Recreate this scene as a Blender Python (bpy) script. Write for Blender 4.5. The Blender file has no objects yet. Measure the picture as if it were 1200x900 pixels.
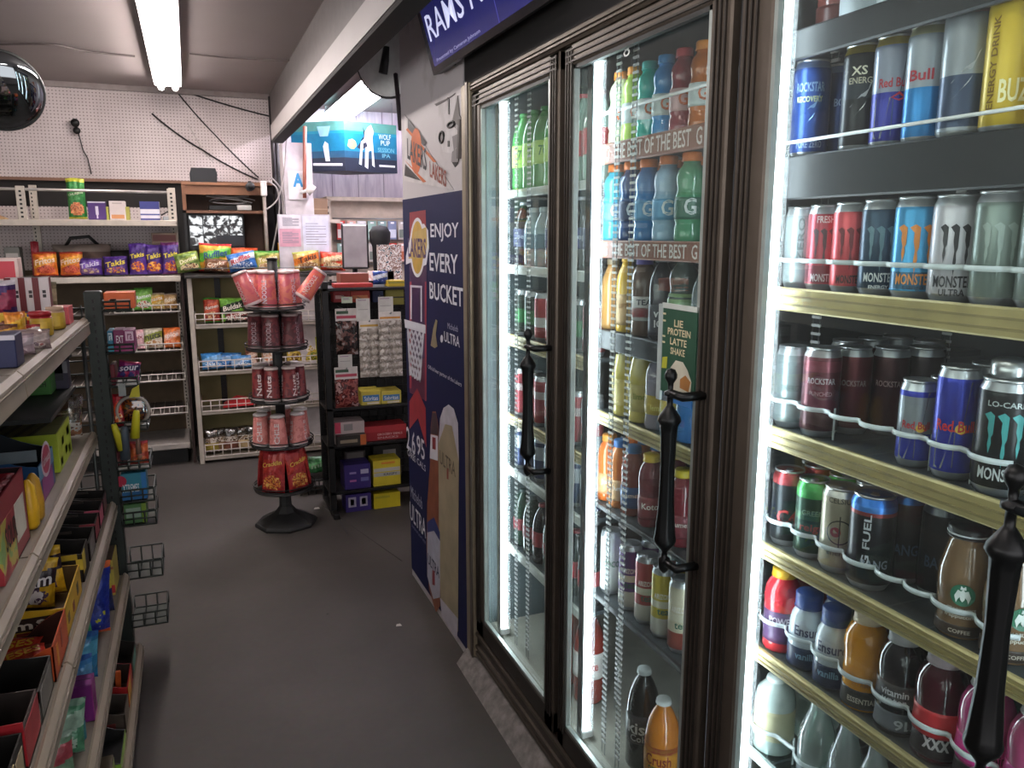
import bpy, math, random
from mathutils import Vector, Matrix
R_ = random.Random(7)
PI = math.pi
SC = bpy.context.scene
COL = SC.collection

# ------------------------------------------------------------------ camera geometry
F, CX, CY, VX, VY, H = 930.0, 600.0, 450.0, 220.0, 275.0, 1.6
_p = math.atan((CY - VY) / F)
_Y = Vector(((VX - CX) / F, -(VY - CY) / F, -1)).normalized()
_U = Vector((0, math.cos(_p), math.sin(_p)))
_X = _Y.cross(_U).normalized()
ROT = Matrix((_X, _Y, _U))
def ray(u, v): return ROT @ Vector(((u - CX) / F, -(v - CY) / F, -1))
def PX(u, v, x): d = ray(u, v); return Vector((0, 0, H)) + d * (x / d.x)
def PY(u, v, y): d = ray(u, v); return Vector((0, 0, H)) + d * (y / d.y)
def PZ(u, v, z): d = ray(u, v); return Vector((0, 0, H)) + d * ((z - H) / d.z)

# ------------------------------------------------------------------ materials
def lin(h):
    if isinstance(h, str):
        h = h.lstrip('#'); h = ''.join(q * 2 for q in h) if len(h) == 3 else h; c = [int(h[i:i + 2], 16) / 255 for i in (0, 2, 4)]
    else: c = [x / 255 for x in h]
    return tuple(x / 12.92 if x < .04045 else ((x + .055) / 1.055) ** 2.4 for x in c)
_mats = {}
def mat(col, rough=.5, metal=0., emit=0., var=.12, scale=18., bump=0., spec=.5, coat=0.):
    key = ('m', str(col), rough, metal, emit, var, scale, bump, spec, coat)
    if key in _mats: return _mats[key]
    m = bpy.data.materials.new('paint'); m.use_nodes = True
    nt = m.node_tree; b = nt.nodes['Principled BSDF']; c = lin(col)
    b.inputs['Roughness'].default_value = rough; b.inputs['Metallic'].default_value = metal
    b.inputs['Specular IOR Level'].default_value = spec; b.inputs['Coat Weight'].default_value = coat
    tc = nt.nodes.new('ShaderNodeTexCoord'); nz = nt.nodes.new('ShaderNodeTexNoise')
    nz.inputs['Scale'].default_value = scale; nz.inputs['Detail'].default_value = 3
    nt.links.new(tc.outputs['Object'], nz.inputs['Vector'])
    r = nt.nodes.new('ShaderNodeValToRGB')
    r.color_ramp.elements[0].position = .3; r.color_ramp.elements[1].position = .7
    r.color_ramp.elements[0].color = (*[x * (1 - var) for x in c], 1)
    r.color_ramp.elements[1].color = (*[min(1, x * (1 + var)) for x in c], 1)
    nt.links.new(nz.outputs['Fac'], r.inputs['Fac']); nt.links.new(r.outputs['Color'], b.inputs['Base Color'])
    if bump:
        bp = nt.nodes.new('ShaderNodeBump'); bp.inputs['Strength'].default_value = bump; bp.inputs['Distance'].default_value = .01
        nt.links.new(nz.outputs['Fac'], bp.inputs['Height']); nt.links.new(bp.outputs['Normal'], b.inputs['Normal'])
    if emit:
        b.inputs['Emission Color'].default_value = (*c, 1); b.inputs['Emission Strength'].default_value = emit
    _mats[key] = m; return m
def speckle(cols, scale=60., rough=.35, metal=0., seed=0.):
    """busy printed pattern: noise through a stepped ramp of colours"""
    key = ('s', tuple(cols), scale, rough, metal, seed)
    if key in _mats: return _mats[key]
    m = bpy.data.materials.new('print'); m.use_nodes = True
    nt = m.node_tree; b = nt.nodes['Principled BSDF']
    b.inputs['Roughness'].default_value = rough; b.inputs['Metallic'].default_value = metal
    tc = nt.nodes.new('ShaderNodeTexCoord'); mp = nt.nodes.new('ShaderNodeMapping')
    mp.inputs['Location'].default_value = (seed, seed * 1.7, seed * .3)
    nz = nt.nodes.new('ShaderNodeTexNoise'); nz.inputs['Scale'].default_value = scale; nz.inputs['Detail'].default_value = 2
    r = nt.nodes.new('ShaderNodeValToRGB'); r.color_ramp.interpolation = 'CONSTANT'
    n = len(cols)
    while len(r.color_ramp.elements) < n: r.color_ramp.elements.new(.5)
    for i, c in enumerate(cols):
        e = r.color_ramp.elements[i]; e.position = 0 if i == 0 else .36 + .28 * (i - .5) / max(1, n - 1) ; e.color = (*lin(c), 1)
    nt.links.new(tc.outputs['Object'], mp.inputs['Vector']); nt.links.new(mp.outputs['Vector'], nz.inputs['Vector'])
    nt.links.new(nz.outputs['Fac'], r.inputs['Fac']); nt.links.new(r.outputs['Color'], b.inputs['Base Color'])
    _mats[key] = m; return m
def glass(tint='#e8f2f0', strength=.06, rough=.02, haze=0.0, fres=.9):
    key = ('g', tint, strength, rough, haze, fres)
    if key in _mats: return _mats[key]
    m = bpy.data.materials.new('clear'); m.use_nodes = True; nt = m.node_tree
    nt.nodes.remove(nt.nodes['Principled BSDF']); out = nt.nodes['Material Output']
    t = nt.nodes.new('ShaderNodeBsdfTransparent'); t.inputs['Color'].default_value = (*lin(tint), 1)
    g = nt.nodes.new('ShaderNodeBsdfGlossy'); g.inputs['Roughness'].default_value = rough
    lw = nt.nodes.new('ShaderNodeFresnel'); lw.inputs['IOR'].default_value = 1.35
    ad = nt.nodes.new('ShaderNodeMath'); ad.operation = 'MULTIPLY_ADD'; ad.inputs[1].default_value = fres; ad.inputs[2].default_value = strength
    nt.links.new(lw.outputs['Fac'], ad.inputs[0]); ad.use_clamp = True
    mx = nt.nodes.new('ShaderNodeMixShader'); nt.links.new(ad.outputs[0], mx.inputs['Fac'])
    nt.links.new(t.outputs[0], mx.inputs[1]); nt.links.new(g.outputs[0], mx.inputs[2])
    last = mx
    if haze:
        d = nt.nodes.new('ShaderNodeBsdfDiffuse'); d.inputs['Color'].default_value = (.8, .85, .85, 1)
        tc = nt.nodes.new('ShaderNodeTexCoord'); nz = nt.nodes.new('ShaderNodeTexNoise'); nz.inputs['Scale'].default_value = 3
        nt.links.new(tc.outputs['Object'], nz.inputs['Vector'])
        mu = nt.nodes.new('ShaderNodeMath'); mu.operation = 'MULTIPLY'; mu.inputs[1].default_value = haze
        nt.links.new(nz.outputs['Fac'], mu.inputs[0])
        m2 = nt.nodes.new('ShaderNodeMixShader'); nt.links.new(mu.outputs[0], m2.inputs['Fac'])
        nt.links.new(mx.outputs[0], m2.inputs[1]); nt.links.new(d.outputs[0], m2.inputs[2]); last = m2
    nt.links.new(last.outputs[0], out.inputs['Surface'])
    _mats[key] = m; return m
def nodes_mat(name, rough=.6):
    m = bpy.data.materials.new(name); m.use_nodes = True; nt = m.node_tree
    b = nt.nodes['Principled BSDF']; b.inputs['Roughness'].default_value = rough
    return m, nt, b
def lamp(col, s):
    key = ('e', col, s)
    if key in _mats: return _mats[key]
    m = bpy.data.materials.new('lamp'); m.use_nodes = True; nt = m.node_tree
    b = nt.nodes['Principled BSDF']; b.inputs['Base Color'].default_value = (.9, .9, .9, 1)
    b.inputs['Emission Color'].default_value = (*lin(col), 1); b.inputs['Emission Strength'].default_value = s
    _mats[key] = m; return m

# ------------------------------------------------------------------ text
_txt = {}
def text_geo(s, bold=0., lh=1.0):
    k = (s, bold)
    if k in _txt: return _txt[k]
    cu = bpy.data.curves.new('lettering', 'FONT'); cu.body = s; cu.resolution_u = 2; cu.offset = bold
    o = bpy.data.objects.new('lettering', cu); COL.objects.link(o)
    bpy.context.view_layer.update()
    me = o.evaluated_get(bpy.context.evaluated_depsgraph_get()).to_mesh()
    vs = [(v.co.x, v.co.y) for v in me.vertices]; fs = [tuple(p.vertices) for p in me.polygons]
    o.evaluated_get(bpy.context.evaluated_depsgraph_get()).to_mesh_clear()
    bpy.data.objects.remove(o); bpy.data.curves.remove(cu)
    if not vs: vs = [(0, 0)]; fs = []
    x0 = min(v[0] for v in vs); x1 = max(v[0] for v in vs); y0 = min(v[1] for v in vs); y1 = max(v[1] for v in vs)
    w = max(1e-6, x1 - x0); h = max(1e-6, y1 - y0)
    _txt[k] = ([((v[0] - x0) / w, (v[1] - y0) / h) for v in vs], fs, w / h)
    return _txt[k]

# ------------------------------------------------------------------ mesh builder
class MB:
    def __init__(s): s.v = []; s.f = []; s.m = []; s.sm = []; s.mats = []; s.M = Matrix()
    def mi(s, m):
        if m not in s.mats: s.mats.append(m)
        return s.mats.index(m)
    def add(s, vs, fs, m, smooth=False):
        o = len(s.v); i = s.mi(m)
        s.v += [tuple(s.M @ Vector(v)) for v in vs]
        s.f += [tuple(o + j for j in f) for f in fs]; s.m += [i] * len(fs); s.sm += [smooth] * len(fs); return s
    def box(s, a, b, m, bev=0.):
        (x0, y0, z0), (x1, y1, z1) = a, b
        if x0 > x1: x0, x1 = x1, x0
        if y0 > y1: y0, y1 = y1, y0
        if z0 > z1: z0, z1 = z1, z0
        c = min(bev, (x1 - x0) * .45, (y1 - y0) * .45, (z1 - z0) * .45)
        if c <= 0:
            vs = [(x, y, z) for z in (z0, z1) for y in (y0, y1) for x in (x0, x1)]
            return s.add(vs, [(0, 2, 3, 1), (4, 5, 7, 6), (0, 1, 5, 4), (2, 6, 7, 3), (0, 4, 6, 2), (1, 3, 7, 5)], m)
        X, Y, Z = (x0, x1), (y0, y1), (z0, z1); vs = []; ix = {}
        for i in (0, 1):
            for j in (0, 1):
                for k in (0, 1):
                    sx, sy, sz = (c if i == 0 else -c), (c if j == 0 else -c), (c if k == 0 else -c)
                    for n, p in enumerate(((X[i], Y[j] + sy, Z[k] + sz), (X[i] + sx, Y[j], Z[k] + sz), (X[i] + sx, Y[j] + sy, Z[k]))):
                        ix[i, j, k, n] = len(vs); vs.append(p)
        fs = []
        for i in (0, 1):
            q = [ix[i, 0, 0, 0], ix[i, 1, 0, 0], ix[i, 1, 1, 0], ix[i, 0, 1, 0]]; fs.append(q[::-1] if i == 0 else q)
            q = [ix[0, i, 0, 1], ix[1, i, 0, 1], ix[1, i, 1, 1], ix[0, i, 1, 1]]; fs.append(q if i == 0 else q[::-1])
            q = [ix[0, 0, i, 2], ix[1, 0, i, 2], ix[1, 1, i, 2], ix[0, 1, i, 2]]; fs.append(q[::-1] if i == 0 else q)
        for j in (0, 1):
            for k in (0, 1):
                q = [ix[0, j, k, 1], ix[1, j, k, 1], ix[1, j, k, 2], ix[0, j, k, 2]]; fs.append(q if (j + k) % 2 else q[::-1])
                q = [ix[j, 0, k, 0], ix[j, 1, k, 0], ix[j, 1, k, 2], ix[j, 0, k, 2]]; fs.append(q[::-1] if (j + k) % 2 else q)
                q = [ix[j, k, 0, 0], ix[j, k, 1, 0], ix[j, k, 1, 1], ix[j, k, 0, 1]]; fs.append(q if (j + k) % 2 else q[::-1])
        for i in (0, 1):
            for j in (0, 1):
                for k in (0, 1):
                    t = [ix[i, j, k, 0], ix[i, j, k, 1], ix[i, j, k, 2]]; fs.append(t if (i + j + k) % 2 else t[::-1])
        return s.add(vs, fs, m)
    def tube(s, pts, r, m, n=8, closed=False, smooth=True):
        pts = [Vector(p) for p in pts]; N = len(pts); rr = r if isinstance(r, (list, tuple)) else [r] * N
        vs = []; up = None
        for i, p in enumerate(pts):
            a = pts[i - 1] if (i > 0 or closed) else p; b = pts[(i + 1) % N] if (i < N - 1 or closed) else p
            t = (b - a).normalized()
            if up is None: up = Vector((0, 0, 1)) if abs(t.z) < .9 else Vector((1, 0, 0))
            x = t.cross(up)
            if x.length < 1e-5: x = t.cross(Vector((0, 1, 0)))
            x.normalize(); y = x.cross(t).normalized(); up = y
            for k in range(n):
                g = 2 * PI * k / n; vs.append(p + rr[i] * (math.cos(g) * x + math.sin(g) * y))
        fs = []
        for i in range(N if closed else N - 1):
            i2 = (i + 1) % N
            for k in range(n): k2 = (k + 1) % n; fs.append((i * n + k, i * n + k2, i2 * n + k2, i2 * n + k))
        if not closed: fs += [tuple(range(n))[::-1], tuple((N - 1) * n + k for k in range(n))]
        return s.add(vs, fs, m, smooth)
    def bar(s, a, b, w, m):   # square bar
        return s.tube([a, b], w * .7071, m, 4, smooth=False)
    def lathe(s, prof, segs, m, n=24, c=(0, 0, 0), smooth=True):
        """prof [(r,z)]; segs: list of (i0,i1,material) or None for a single material"""
        vs = []
        for r, z in prof:
            for k in range(n): g = 2 * PI * k / n; vs.append((c[0] + r * math.cos(g), c[1] + r * math.sin(g), c[2] + z))
        def ring(i):
            return [(i * n + k, i * n + (k + 1) % n, (i + 1) * n + (k + 1) % n, (i + 1) * n + k) for k in range(n)]
        L = len(prof)
        o = len(s.v); s.v += [tuple(s.M @ Vector(v)) for v in vs]
        def put(fs, mm):
            i = s.mi(mm); s.f += [tuple(o + j for j in f) for f in fs]; s.m += [i] * len(fs); s.sm += [smooth] * len(fs)
        for i in range(L - 1):
            mm = m
            if segs:
                for a, b, q in segs:
                    if a <= i < b: mm = q
            put(ring(i), mm)
        mm0 = mm1 = m
        if segs:
            for a, b, q in segs:
                if a <= 0 < b: mm0 = q
                if a <= L - 2 < b: mm1 = q
        if prof[0][0] > 1e-5: put([tuple(range(n))[::-1]], mm0)
        if prof[-1][0] > 1e-5: put([tuple((L - 1) * n + k for k in range(n))], mm1)
        return s
    def prism(s, poly, o, ax, ay, d, m):   # polygon in plane (o, ax, ay) extruded by vector d
        o = Vector(o); ax = Vector(ax); ay = Vector(ay); d = Vector(d)
        a = [o + ax * p[0] + ay * p[1] for p in poly]; n = len(a)
        vs = a + [p + d for p in a]
        fs = [tuple(range(n))[::-1], tuple(range(n, 2 * n))] + [(i, (i + 1) % n, n + (i + 1) % n, n + i) for i in range(n)]
        if ax.cross(ay).dot(d) < 0: fs = [f[::-1] for f in fs]
        return s.add(vs, fs, m)
    def poly(s, pts, m): return s.add(pts, [tuple(range(len(pts)))], m)
    def text(s, t, o, ax, ay, h, m, w=None, bold=0., lift=None):
        """flat lettering: o = lower left, ax/ay unit axes, h = cap height, w = fitted width"""
        g, fs, asp = text_geo(t, bold); o = Vector(o); ax = Vector(ax); ay = Vector(ay)
        W = w or h * asp
        return s.add([o + ax * (p[0] * W) + ay * (p[1] * h) for p in g], fs, m)
    def wraptext(s, t, r, z, h, m, a0=0., w=None, bold=0., c=(0, 0, 0), vert=False):
        g, fs, asp = text_geo(t, bold); W = w or h * asp; vs = []
        for x, y in g:
            if vert: X, Z = (.5 - y) * h, (x - .5) * W
            else: X, Z = (x - .5) * W, (y - .5) * h
            a = a0 + X / r; vs.append((c[0] + r * math.cos(a), c[1] + r * math.sin(a), c[2] + z + Z))
        return s.add(vs, fs, m)
    def wrappoly(s, pts, r, m, a0=0., n=1):
        return s.add([(r * math.cos(a0 + x / r), r * math.sin(a0 + x / r), z) for x, z in pts], [tuple(range(len(pts)))], m)
    def wrapband(s, r, z0, z1, a0, a1, m, n=10):
        vs = []
        for i in range(n + 1):
            a = a0 + (a1 - a0) * i / n
            vs += [(r * math.cos(a), r * math.sin(a), z0), (r * math.cos(a), r * math.sin(a), z1)]
        return s.add(vs, [(2 * i, 2 * i + 2, 2 * i + 3, 2 * i + 1) for i in range(n)], m, True)
    def mesh(s, name):
        me = bpy.data.meshes.new(name); me.from_pydata(s.v, [], s.f)
        for m in s.mats: me.materials.append(m)
        me.polygons.foreach_set('material_index', s.m); me.polygons.foreach_set('use_smooth', s.sm)
        me.update(); return me
    def build(s, name, parent=None, loc=None, rz=0.):
        o = bpy.data.objects.new(name, s.mesh(name)); COL.objects.link(o)
        if parent: o.parent = parent
        if loc is not None: o.location = loc
        if rz: o.rotation_euler = (0, 0, rz)
        return o
def tag(o, label=None, cat=None, group=None, kind=None):
    if label: o['label'] = label
    if cat: o['category'] = cat
    if group: o['group'] = group
    if kind: o['kind'] = kind
    return o
def empty(name, loc=(0, 0, 0), rz=0., label=None, cat=None, group=None):
    o = bpy.data.objects.new(name, None); COL.objects.link(o); o.location = loc; o.rotation_euler = (0, 0, rz)
    o.empty_display_size = .05
    return tag(o, label, cat, group)
def kids(o): return [c for c in bpy.data.objects if c.parent == o]
_kid = {}
def copy_tree(o, loc=None, rz=None, label=None, group=None, ry=None):
    """a copy of a thing with copies of its parts and sub-parts"""
    if o.name not in _kid: _kid[o.name] = [(c, kids(c)) for c in kids(o)]
    r = o.copy(); COL.objects.link(r)
    if loc is not None: r.location = loc
    if rz is not None: r.rotation_euler = (0, ry or 0, rz)
    tag(r, label, None, group)
    for c, gs in _kid[o.name]:
        d = c.copy(); COL.objects.link(d); d.parent = r
        for g in gs:
            e = g.copy(); COL.objects.link(e); e.parent = d
    return r
def structure(mb, name, parent=None): return tag(mb.build(name, parent), kind='structure') if not parent else mb.build(name, parent)
def ring_pts(r, z, n=24, c=(0, 0)): return [(c[0] + r * math.cos(2 * PI * k / n), c[1] + r * math.sin(2 * PI * k / n), z) for k in range(n)]
BLACK = mat('#0c0c0d', .4); DARK = mat('#1a1b1c', .5); WHITE = mat('#e6e6e6', .45); SILVER = mat('#c4c6c8', .28, .9); STEEL = mat('#8f9294', .35, .8)
CHROME = mat('#d8dadc', .15, 1.)
# ================================================================== SETTING
CEIL = 2.62
def pegboard():
    m, nt, b = nodes_mat('pegboard', .6); L = nt.links; N = nt.nodes
    tc = N.new('ShaderNodeTexCoord'); sc = N.new('ShaderNodeVectorMath'); sc.operation = 'SCALE'; sc.inputs['Scale'].default_value = 1 / .0222
    L.new(tc.outputs['Object'], sc.inputs[0]); fr = N.new('ShaderNodeVectorMath'); fr.operation = 'FRACTION'; L.new(sc.outputs[0], fr.inputs[0])
    sp = N.new('ShaderNodeSeparateXYZ'); L.new(fr.outputs[0], sp.inputs[0])
    cb = N.new('ShaderNodeCombineXYZ'); L.new(sp.outputs['X'], cb.inputs[0]); L.new(sp.outputs['Z'], cb.inputs[2]); cb.inputs[1].default_value = .5
    ds = N.new('ShaderNodeVectorMath'); ds.operation = 'DISTANCE'; L.new(cb.outputs[0], ds.inputs[0]); ds.inputs[1].default_value = (.5, .5, .5)
    lt = N.new('ShaderNodeMath'); lt.operation = 'LESS_THAN'; lt.inputs[1].default_value = .17; L.new(ds.outputs['Value'], lt.inputs[0])
    nz = N.new('ShaderNodeTexNoise'); nz.inputs['Scale'].default_value = 1.6; nz.inputs['Detail'].default_value = 5; L.new(tc.outputs['Object'], nz.inputs['Vector'])
    r = N.new('ShaderNodeValToRGB'); r.color_ramp.elements[0].color = (*lin('#a89c9b'), 1); r.color_ramp.elements[1].color = (*lin('#cfc4c3'), 1)
    r.color_ramp.elements[0].position = .3; r.color_ramp.elements[1].position = .65
    L.new(nz.outputs['Fac'], r.inputs['Fac'])
    mx = N.new('ShaderNodeMix'); mx.data_type = 'RGBA'; L.new(lt.outputs[0], mx.inputs[0]); L.new(r.outputs['Color'], mx.inputs[6]); mx.inputs[7].default_value = (*lin('#655a5b'), 1)
    L.new(mx.outputs[2], b.inputs['Base Color']); return m
def floor_mat():
    m, nt, b = nodes_mat('worn concrete', .38); L = nt.links; N = nt.nodes
    tc = N.new('ShaderNodeTexCoord'); n1 = N.new('ShaderNodeTexNoise'); n1.inputs['Scale'].default_value = 1.1; n1.inputs['Detail'].default_value = 6
    n2 = N.new('ShaderNodeTexNoise'); n2.inputs['Scale'].default_value = 40; n2.inputs['Detail'].default_value = 4
    L.new(tc.outputs['Object'], n1.inputs['Vector']); L.new(tc.outputs['Object'], n2.inputs['Vector'])
    r = N.new('ShaderNodeValToRGB'); r.color_ramp.elements[0].position = .32; r.color_ramp.elements[1].position = .7
    r.color_ramp.elements[0].color = (*lin('#3f3b37'), 1); r.color_ramp.elements[1].color = (*lin('#585350'), 1); L.new(n1.outputs['Fac'], r.inputs['Fac'])
    mx = N.new('ShaderNodeMix'); mx.data_type = 'RGBA'; mx.blend_type = 'MULTIPLY'; mx.inputs[0].default_value = .25
    L.new(r.outputs['Color'], mx.inputs[6]); L.new(n2.outputs['Color'], mx.inputs[7]); L.new(mx.outputs[2], b.inputs['Base Color'])
    rr = N.new('ShaderNodeMapRange'); rr.inputs['To Min'].default_value = .5; rr.inputs['To Max'].default_value = .72; L.new(n1.outputs['Fac'], rr.inputs['Value']); L.new(rr.outputs[0], b.inputs['Roughness'])
    b.inputs['Specular IOR Level'].default_value = .25
    return m
def panel_mat():
    m, nt, b = nodes_mat('pale panel', .5); L = nt.links; N = nt.nodes
    tc = N.new('ShaderNodeTexCoord'); mp = N.new('ShaderNodeMapping'); mp.inputs['Scale'].default_value = (7, 1, .9); L.new(tc.outputs['Object'], mp.inputs['Vector'])
    w = N.new('ShaderNodeTexNoise'); w.inputs['Scale'].default_value = 3; w.inputs['Detail'].default_value = 6; w.inputs['Distortion'].default_value = 1.2; L.new(mp.outputs[0], w.inputs['Vector'])
    r = N.new('ShaderNodeValToRGB'); r.color_ramp.elements[0].position = .35; r.color_ramp.elements[1].position = .6
    r.color_ramp.elements[0].color = (*lin('#cfc5d6'), 1); r.color_ramp.elements[1].color = (*lin('#ece5ef'), 1); L.new(w.outputs['Fac'], r.inputs['Fac']); L.new(r.outputs['Color'], b.inputs['Base Color'])
    return m
structure(MB().box((-3.2, -1.2, -.1), (3.6, 8, 0), floor_mat()), 'floor')
structure(MB().box((-3.2, -1.2, CEIL), (3.6, 8, CEIL + .1), mat('#8d8483', .7, var=.1, scale=.9)), 'ceiling')
w = MB(); w.box((-3.2, 6.42, 1.985), (.72, 6.5, CEIL), pegboard())
structure(w, 'wall_far')
w = MB(); w.box((-3.2, 6.42, 0), (.72, 6.5, 1.985), mat('#1b1716', .7)); structure(w, 'wall_far_lower')
w = MB(); w.box((-3.2, 6.38, 2.585), (.70, 6.42, CEIL), mat('#8d8381', .6)); structure(w, 'trim_1')
w = MB(); w.box((-3.2, 6.38, 1.965), (.66, 6.42, 1.985), mat('#7b5a48', .6)); structure(w, 'trim_2')
structure(MB().box((-3.3, -1.2, 0), (-3.2, 6.5, .95), mat('#8d8382', .6)).box((-3.3, -1.2, 2.2), (-3.2, 6.5, CEIL), mat('#8d8382', .6)).box((-3.3, -1.2, .95), (-3.2, -.9, 2.2), mat('#8d8382', .6)).box((-3.3, 3.1, .95), (-3.2, 6.5, 2.2), mat('#8d8382', .6)), 'wall_left')
w = MB(); w.box((-3.27, -.9, .95), (-3.26, 3.1, 2.2), lamp('#f4f1ee', 1.5))  # glowing pane of an added, unseen window that brightens pier and poster
for y in (-.9, .42, 1.74, 3.06): w.box((-3.26, y, .95), (-3.22, y + .04, 2.2), STEEL)
structure(w, 'added_window')
structure(MB().box((-3.3, -1.3, 0), (3.6, -1.2, .75), mat('#8d8382', .6)).box((-3.3, -1.3, 2.35), (3.6, -1.2, CEIL), mat('#8d8382', .6)), 'wall_back')  # added gap in the unseen back wall lets world light fill the room
# cashier area: pale boarded wall, right wall
w = MB(); pm = panel_mat(); gm = mat('#7d7388', .7)
x = .5
while x < 2.4:
    w.box((x + .003, 6.95, 0), (x + .217, 7.0, CEIL), pm); x += .22
w.box((.5, 6.958, 0), (2.4, 7.05, CEIL), gm)
structure(w, 'wall_cashier')
structure(MB().box((2.3, 3.49, 0), (2.4, 7.05, CEIL), mat('#b9b2b8', .6)), 'wall_right')
structure(MB().box((-.1, 6.5, 0), (.5, 7.05, CEIL), mat('#8d8382', .6)), 'wall_return')
# beam over the opening
white_p = mat('#8b8583', .55, var=.05, scale=4)
w = MB(); w.box((.63, 1.85, 2.345), (.66, 6.42, CEIL), mat('#544e4c', .6)); structure(w, 'beam')
w = MB(); w.box((.585, 1.85, 2.245), (.66, 5.95, 2.345), white_p); structure(w, 'trim_3')
w = MB(); w.box((.588, 1.85, 2.228), (.662, 5.95, 2.244), mat('#120f0f', .8)); structure(w, 'trim_underside_shade')  # dark strip stands in for the shade under the trim board
# pier beside the cooler
wm, nt, b = nodes_mat('old white paint', .55)
tc = nt.nodes.new('ShaderNodeTexCoord'); nz = nt.nodes.new('ShaderNodeTexNoise'); nz.inputs['Scale'].default_value = 5; nz.inputs['Detail'].default_value = 8
nt.links.new(tc.outputs['Object'], nz.inputs['Vector']); r = nt.nodes.new('ShaderNodeValToRGB')
r.color_ramp.elements[0].position = .28; r.color_ramp.elements[1].position = .42; r.color_ramp.elements[0].color = (*lin('#96908f'), 1); r.color_ramp.elements[1].color = (*lin('#bdb8ba'), 1)
nt.links.new(nz.outputs['Fac'], r.inputs['Fac']); nt.links.new(r.outputs['Color'], b.inputs['Base Color'])
w = MB(); w.box((.887, 2.645, 0), (1.85, 3.49, CEIL), wm); structure(w, 'wall_pier')
# peeling paint, a hole ring and an old conduit stub on the pier
pg = mat('#8d8888', .8); 
w = MB(); W0 = .886
def wp(u, v): p = PX(u, v, W0 - .002); return (p.y, p.z)
def flake(pts, m, t=.002):
    q = [wp(*p) for p in pts]; w.prism([(a, c) for a, c in q], (W0, 0, 0), (0, 1, 0), (0, 0, 1), (-t, 0, 0), m)
flake([(530, 142), (536, 112), (538, 134), (541, 140), (537, 147)], mat('#8b8684', .8))
flake([(523, 152), (533, 149), (541, 158), (538, 172), (531, 180), (519, 178), (517, 170), (521, 160)], mat('#c9c5c6', .7))
flake([(530, 160), (539, 156), (538, 170), (532, 176)], pg, .003)
flake([(530, 178), (537, 172), (537, 190), (529, 190)], pg, .003)
flake([(509, 122), (526, 114), (533, 109), (532, 111), (522, 118), (511, 124)], mat('#7d7877', .8))
flake([(524, 114), (526, 114), (526, 134), (525, 134)], DARK)
flake([(540, 140), (542, 140), (540, 186), (538, 186)], mat('#6a6563', .7), .012)
flake([(529, 188), (538, 185), (536, 192), (533, 196), (530, 191)], mat('#3a3636', .8))
for (uc, vc, ru, rv) in ((518, 161, 2.6, 6.5), (529, 146, 4, 3)):
    y, z = wp(uc, vc); y2, z2 = wp(uc + ru, vc); y3, z3 = wp(uc, vc + rv)
    a, c = abs(y2 - y), abs(z3 - z)
    w.tube([(W0 - .004, y + a * math.cos(t * PI / 8), z + c * math.sin(t * PI / 8)) for t in range(16)], .004, DARK, 6, True)
flake([(525, 165), (527, 165), (527, 172), (525, 172)], BLACK, .004)
structure(w, 'trim_5')
# concrete kerb below the cooler
w = MB(); cm = mat('#807b78', .9, var=.3, scale=30, bump=.8)
w.prism([(.835, 0), (.93, 0), (.93, .07), (.882, .06), (.868, .045), (.85, .02)], (0, .3, 0), (1, 0, 0), (0, 0, 1), (0, 2.345, 0), cm); structure(w, 'trim_6')
# floor joint
w = MB(); a = PZ(437, 588, .001); b_ = PZ(472, 664, .001)
w.box((.69, 4.1, 0), (.695, 4.4, .0008), DARK); w.tube([(.64, 4.65, 0), (.88, 3.66, 0)], .002, mat('#3a3535', .9), 5); structure(w, 'trim_7')

for (l, u, v, r_) in (('small white paper scrap on the floor near the blue poster', 467, 733, .012), ('tiny dark crumb on the floor in the middle of the aisle', 384, 720, .006), ('small pale scrap on the floor beside the display stand base', 371, 596, .018)):
    p = PZ(u, v, 0); o = MB().add([(-r_, -.6 * r_, .001), (r_, -r_, .002), (.8 * r_, r_, .001), (-.5 * r_, .8 * r_, .002), (0, 0, .35 * r_)], [(0, 1, 4), (1, 2, 4), (2, 3, 4), (3, 0, 4)], mat('#b9b2ac' if 'dark' not in l else '#1c1a19', .7)).build('paper_scrap' if 'dark' not in l else 'crumb'); o.location = (p.x, p.y, .0005); tag(o, l, 'litter')
# ================================================================== LAMPS
def tube_lamp(name, label, x0, x1, y0, y1, z, tubes, s, col='#eef2ff', fixture=True, alongx=False):
    t = empty(name, ((x0 + x1) / 2, (y0 + y1) / 2, z), 0, label, 'ceiling light')
    hx, hy = (x1 - x0) / 2, (y1 - y0) / 2
    h = MB(); h.box((-hx * .5, -hy, -.05), (hx * .5, hy, 0), WHITE, .004)
    for e in (-1, 1): h.box((-hx, e * hy - e * .012, -.06), (hx, e * hy, 0), WHITE, .003)
    h.build('housing', t)
    r = MB()
    for sgn in (-1, 1): r.prism([(sgn * hx * .5, -.012), (sgn * hx, -.045), (sgn * hx, -.05), (sgn * hx * .5, -.018)], (0, -hy, 0), (1, 0, 0), (0, 0, 1), (0, 2 * hy, 0), WHITE)
    r.build('reflector', t)
    for i in range(tubes):
        q = (-1 + 2 * i / max(1, tubes - 1)) * hx * .52 if tubes > 1 else 0
        MB().tube([(q, -hy + .015, -.07), (q, hy - .015, -.07)], .019, lamp(col, s if i == 0 else s * .35), 10).build('lamp_tube', t)
    return t
LX = PZ(395, 135, 2.55).x
tube_lamp('fluorescent_light', 'long white twin-tube fluorescent light on the grey ceiling', -.135, .03, 3.52, 5.95, CEIL, 2, 24, '#fff3ee')
tube_lamp('fluorescent_light', 'unseen twin-tube fill light added over the near end of the aisle', -.135, .03, .3, 1.9, CEIL, 2, 9, '#fff3ee')  # extra lamp added out of view to lift the pier and poster
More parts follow.
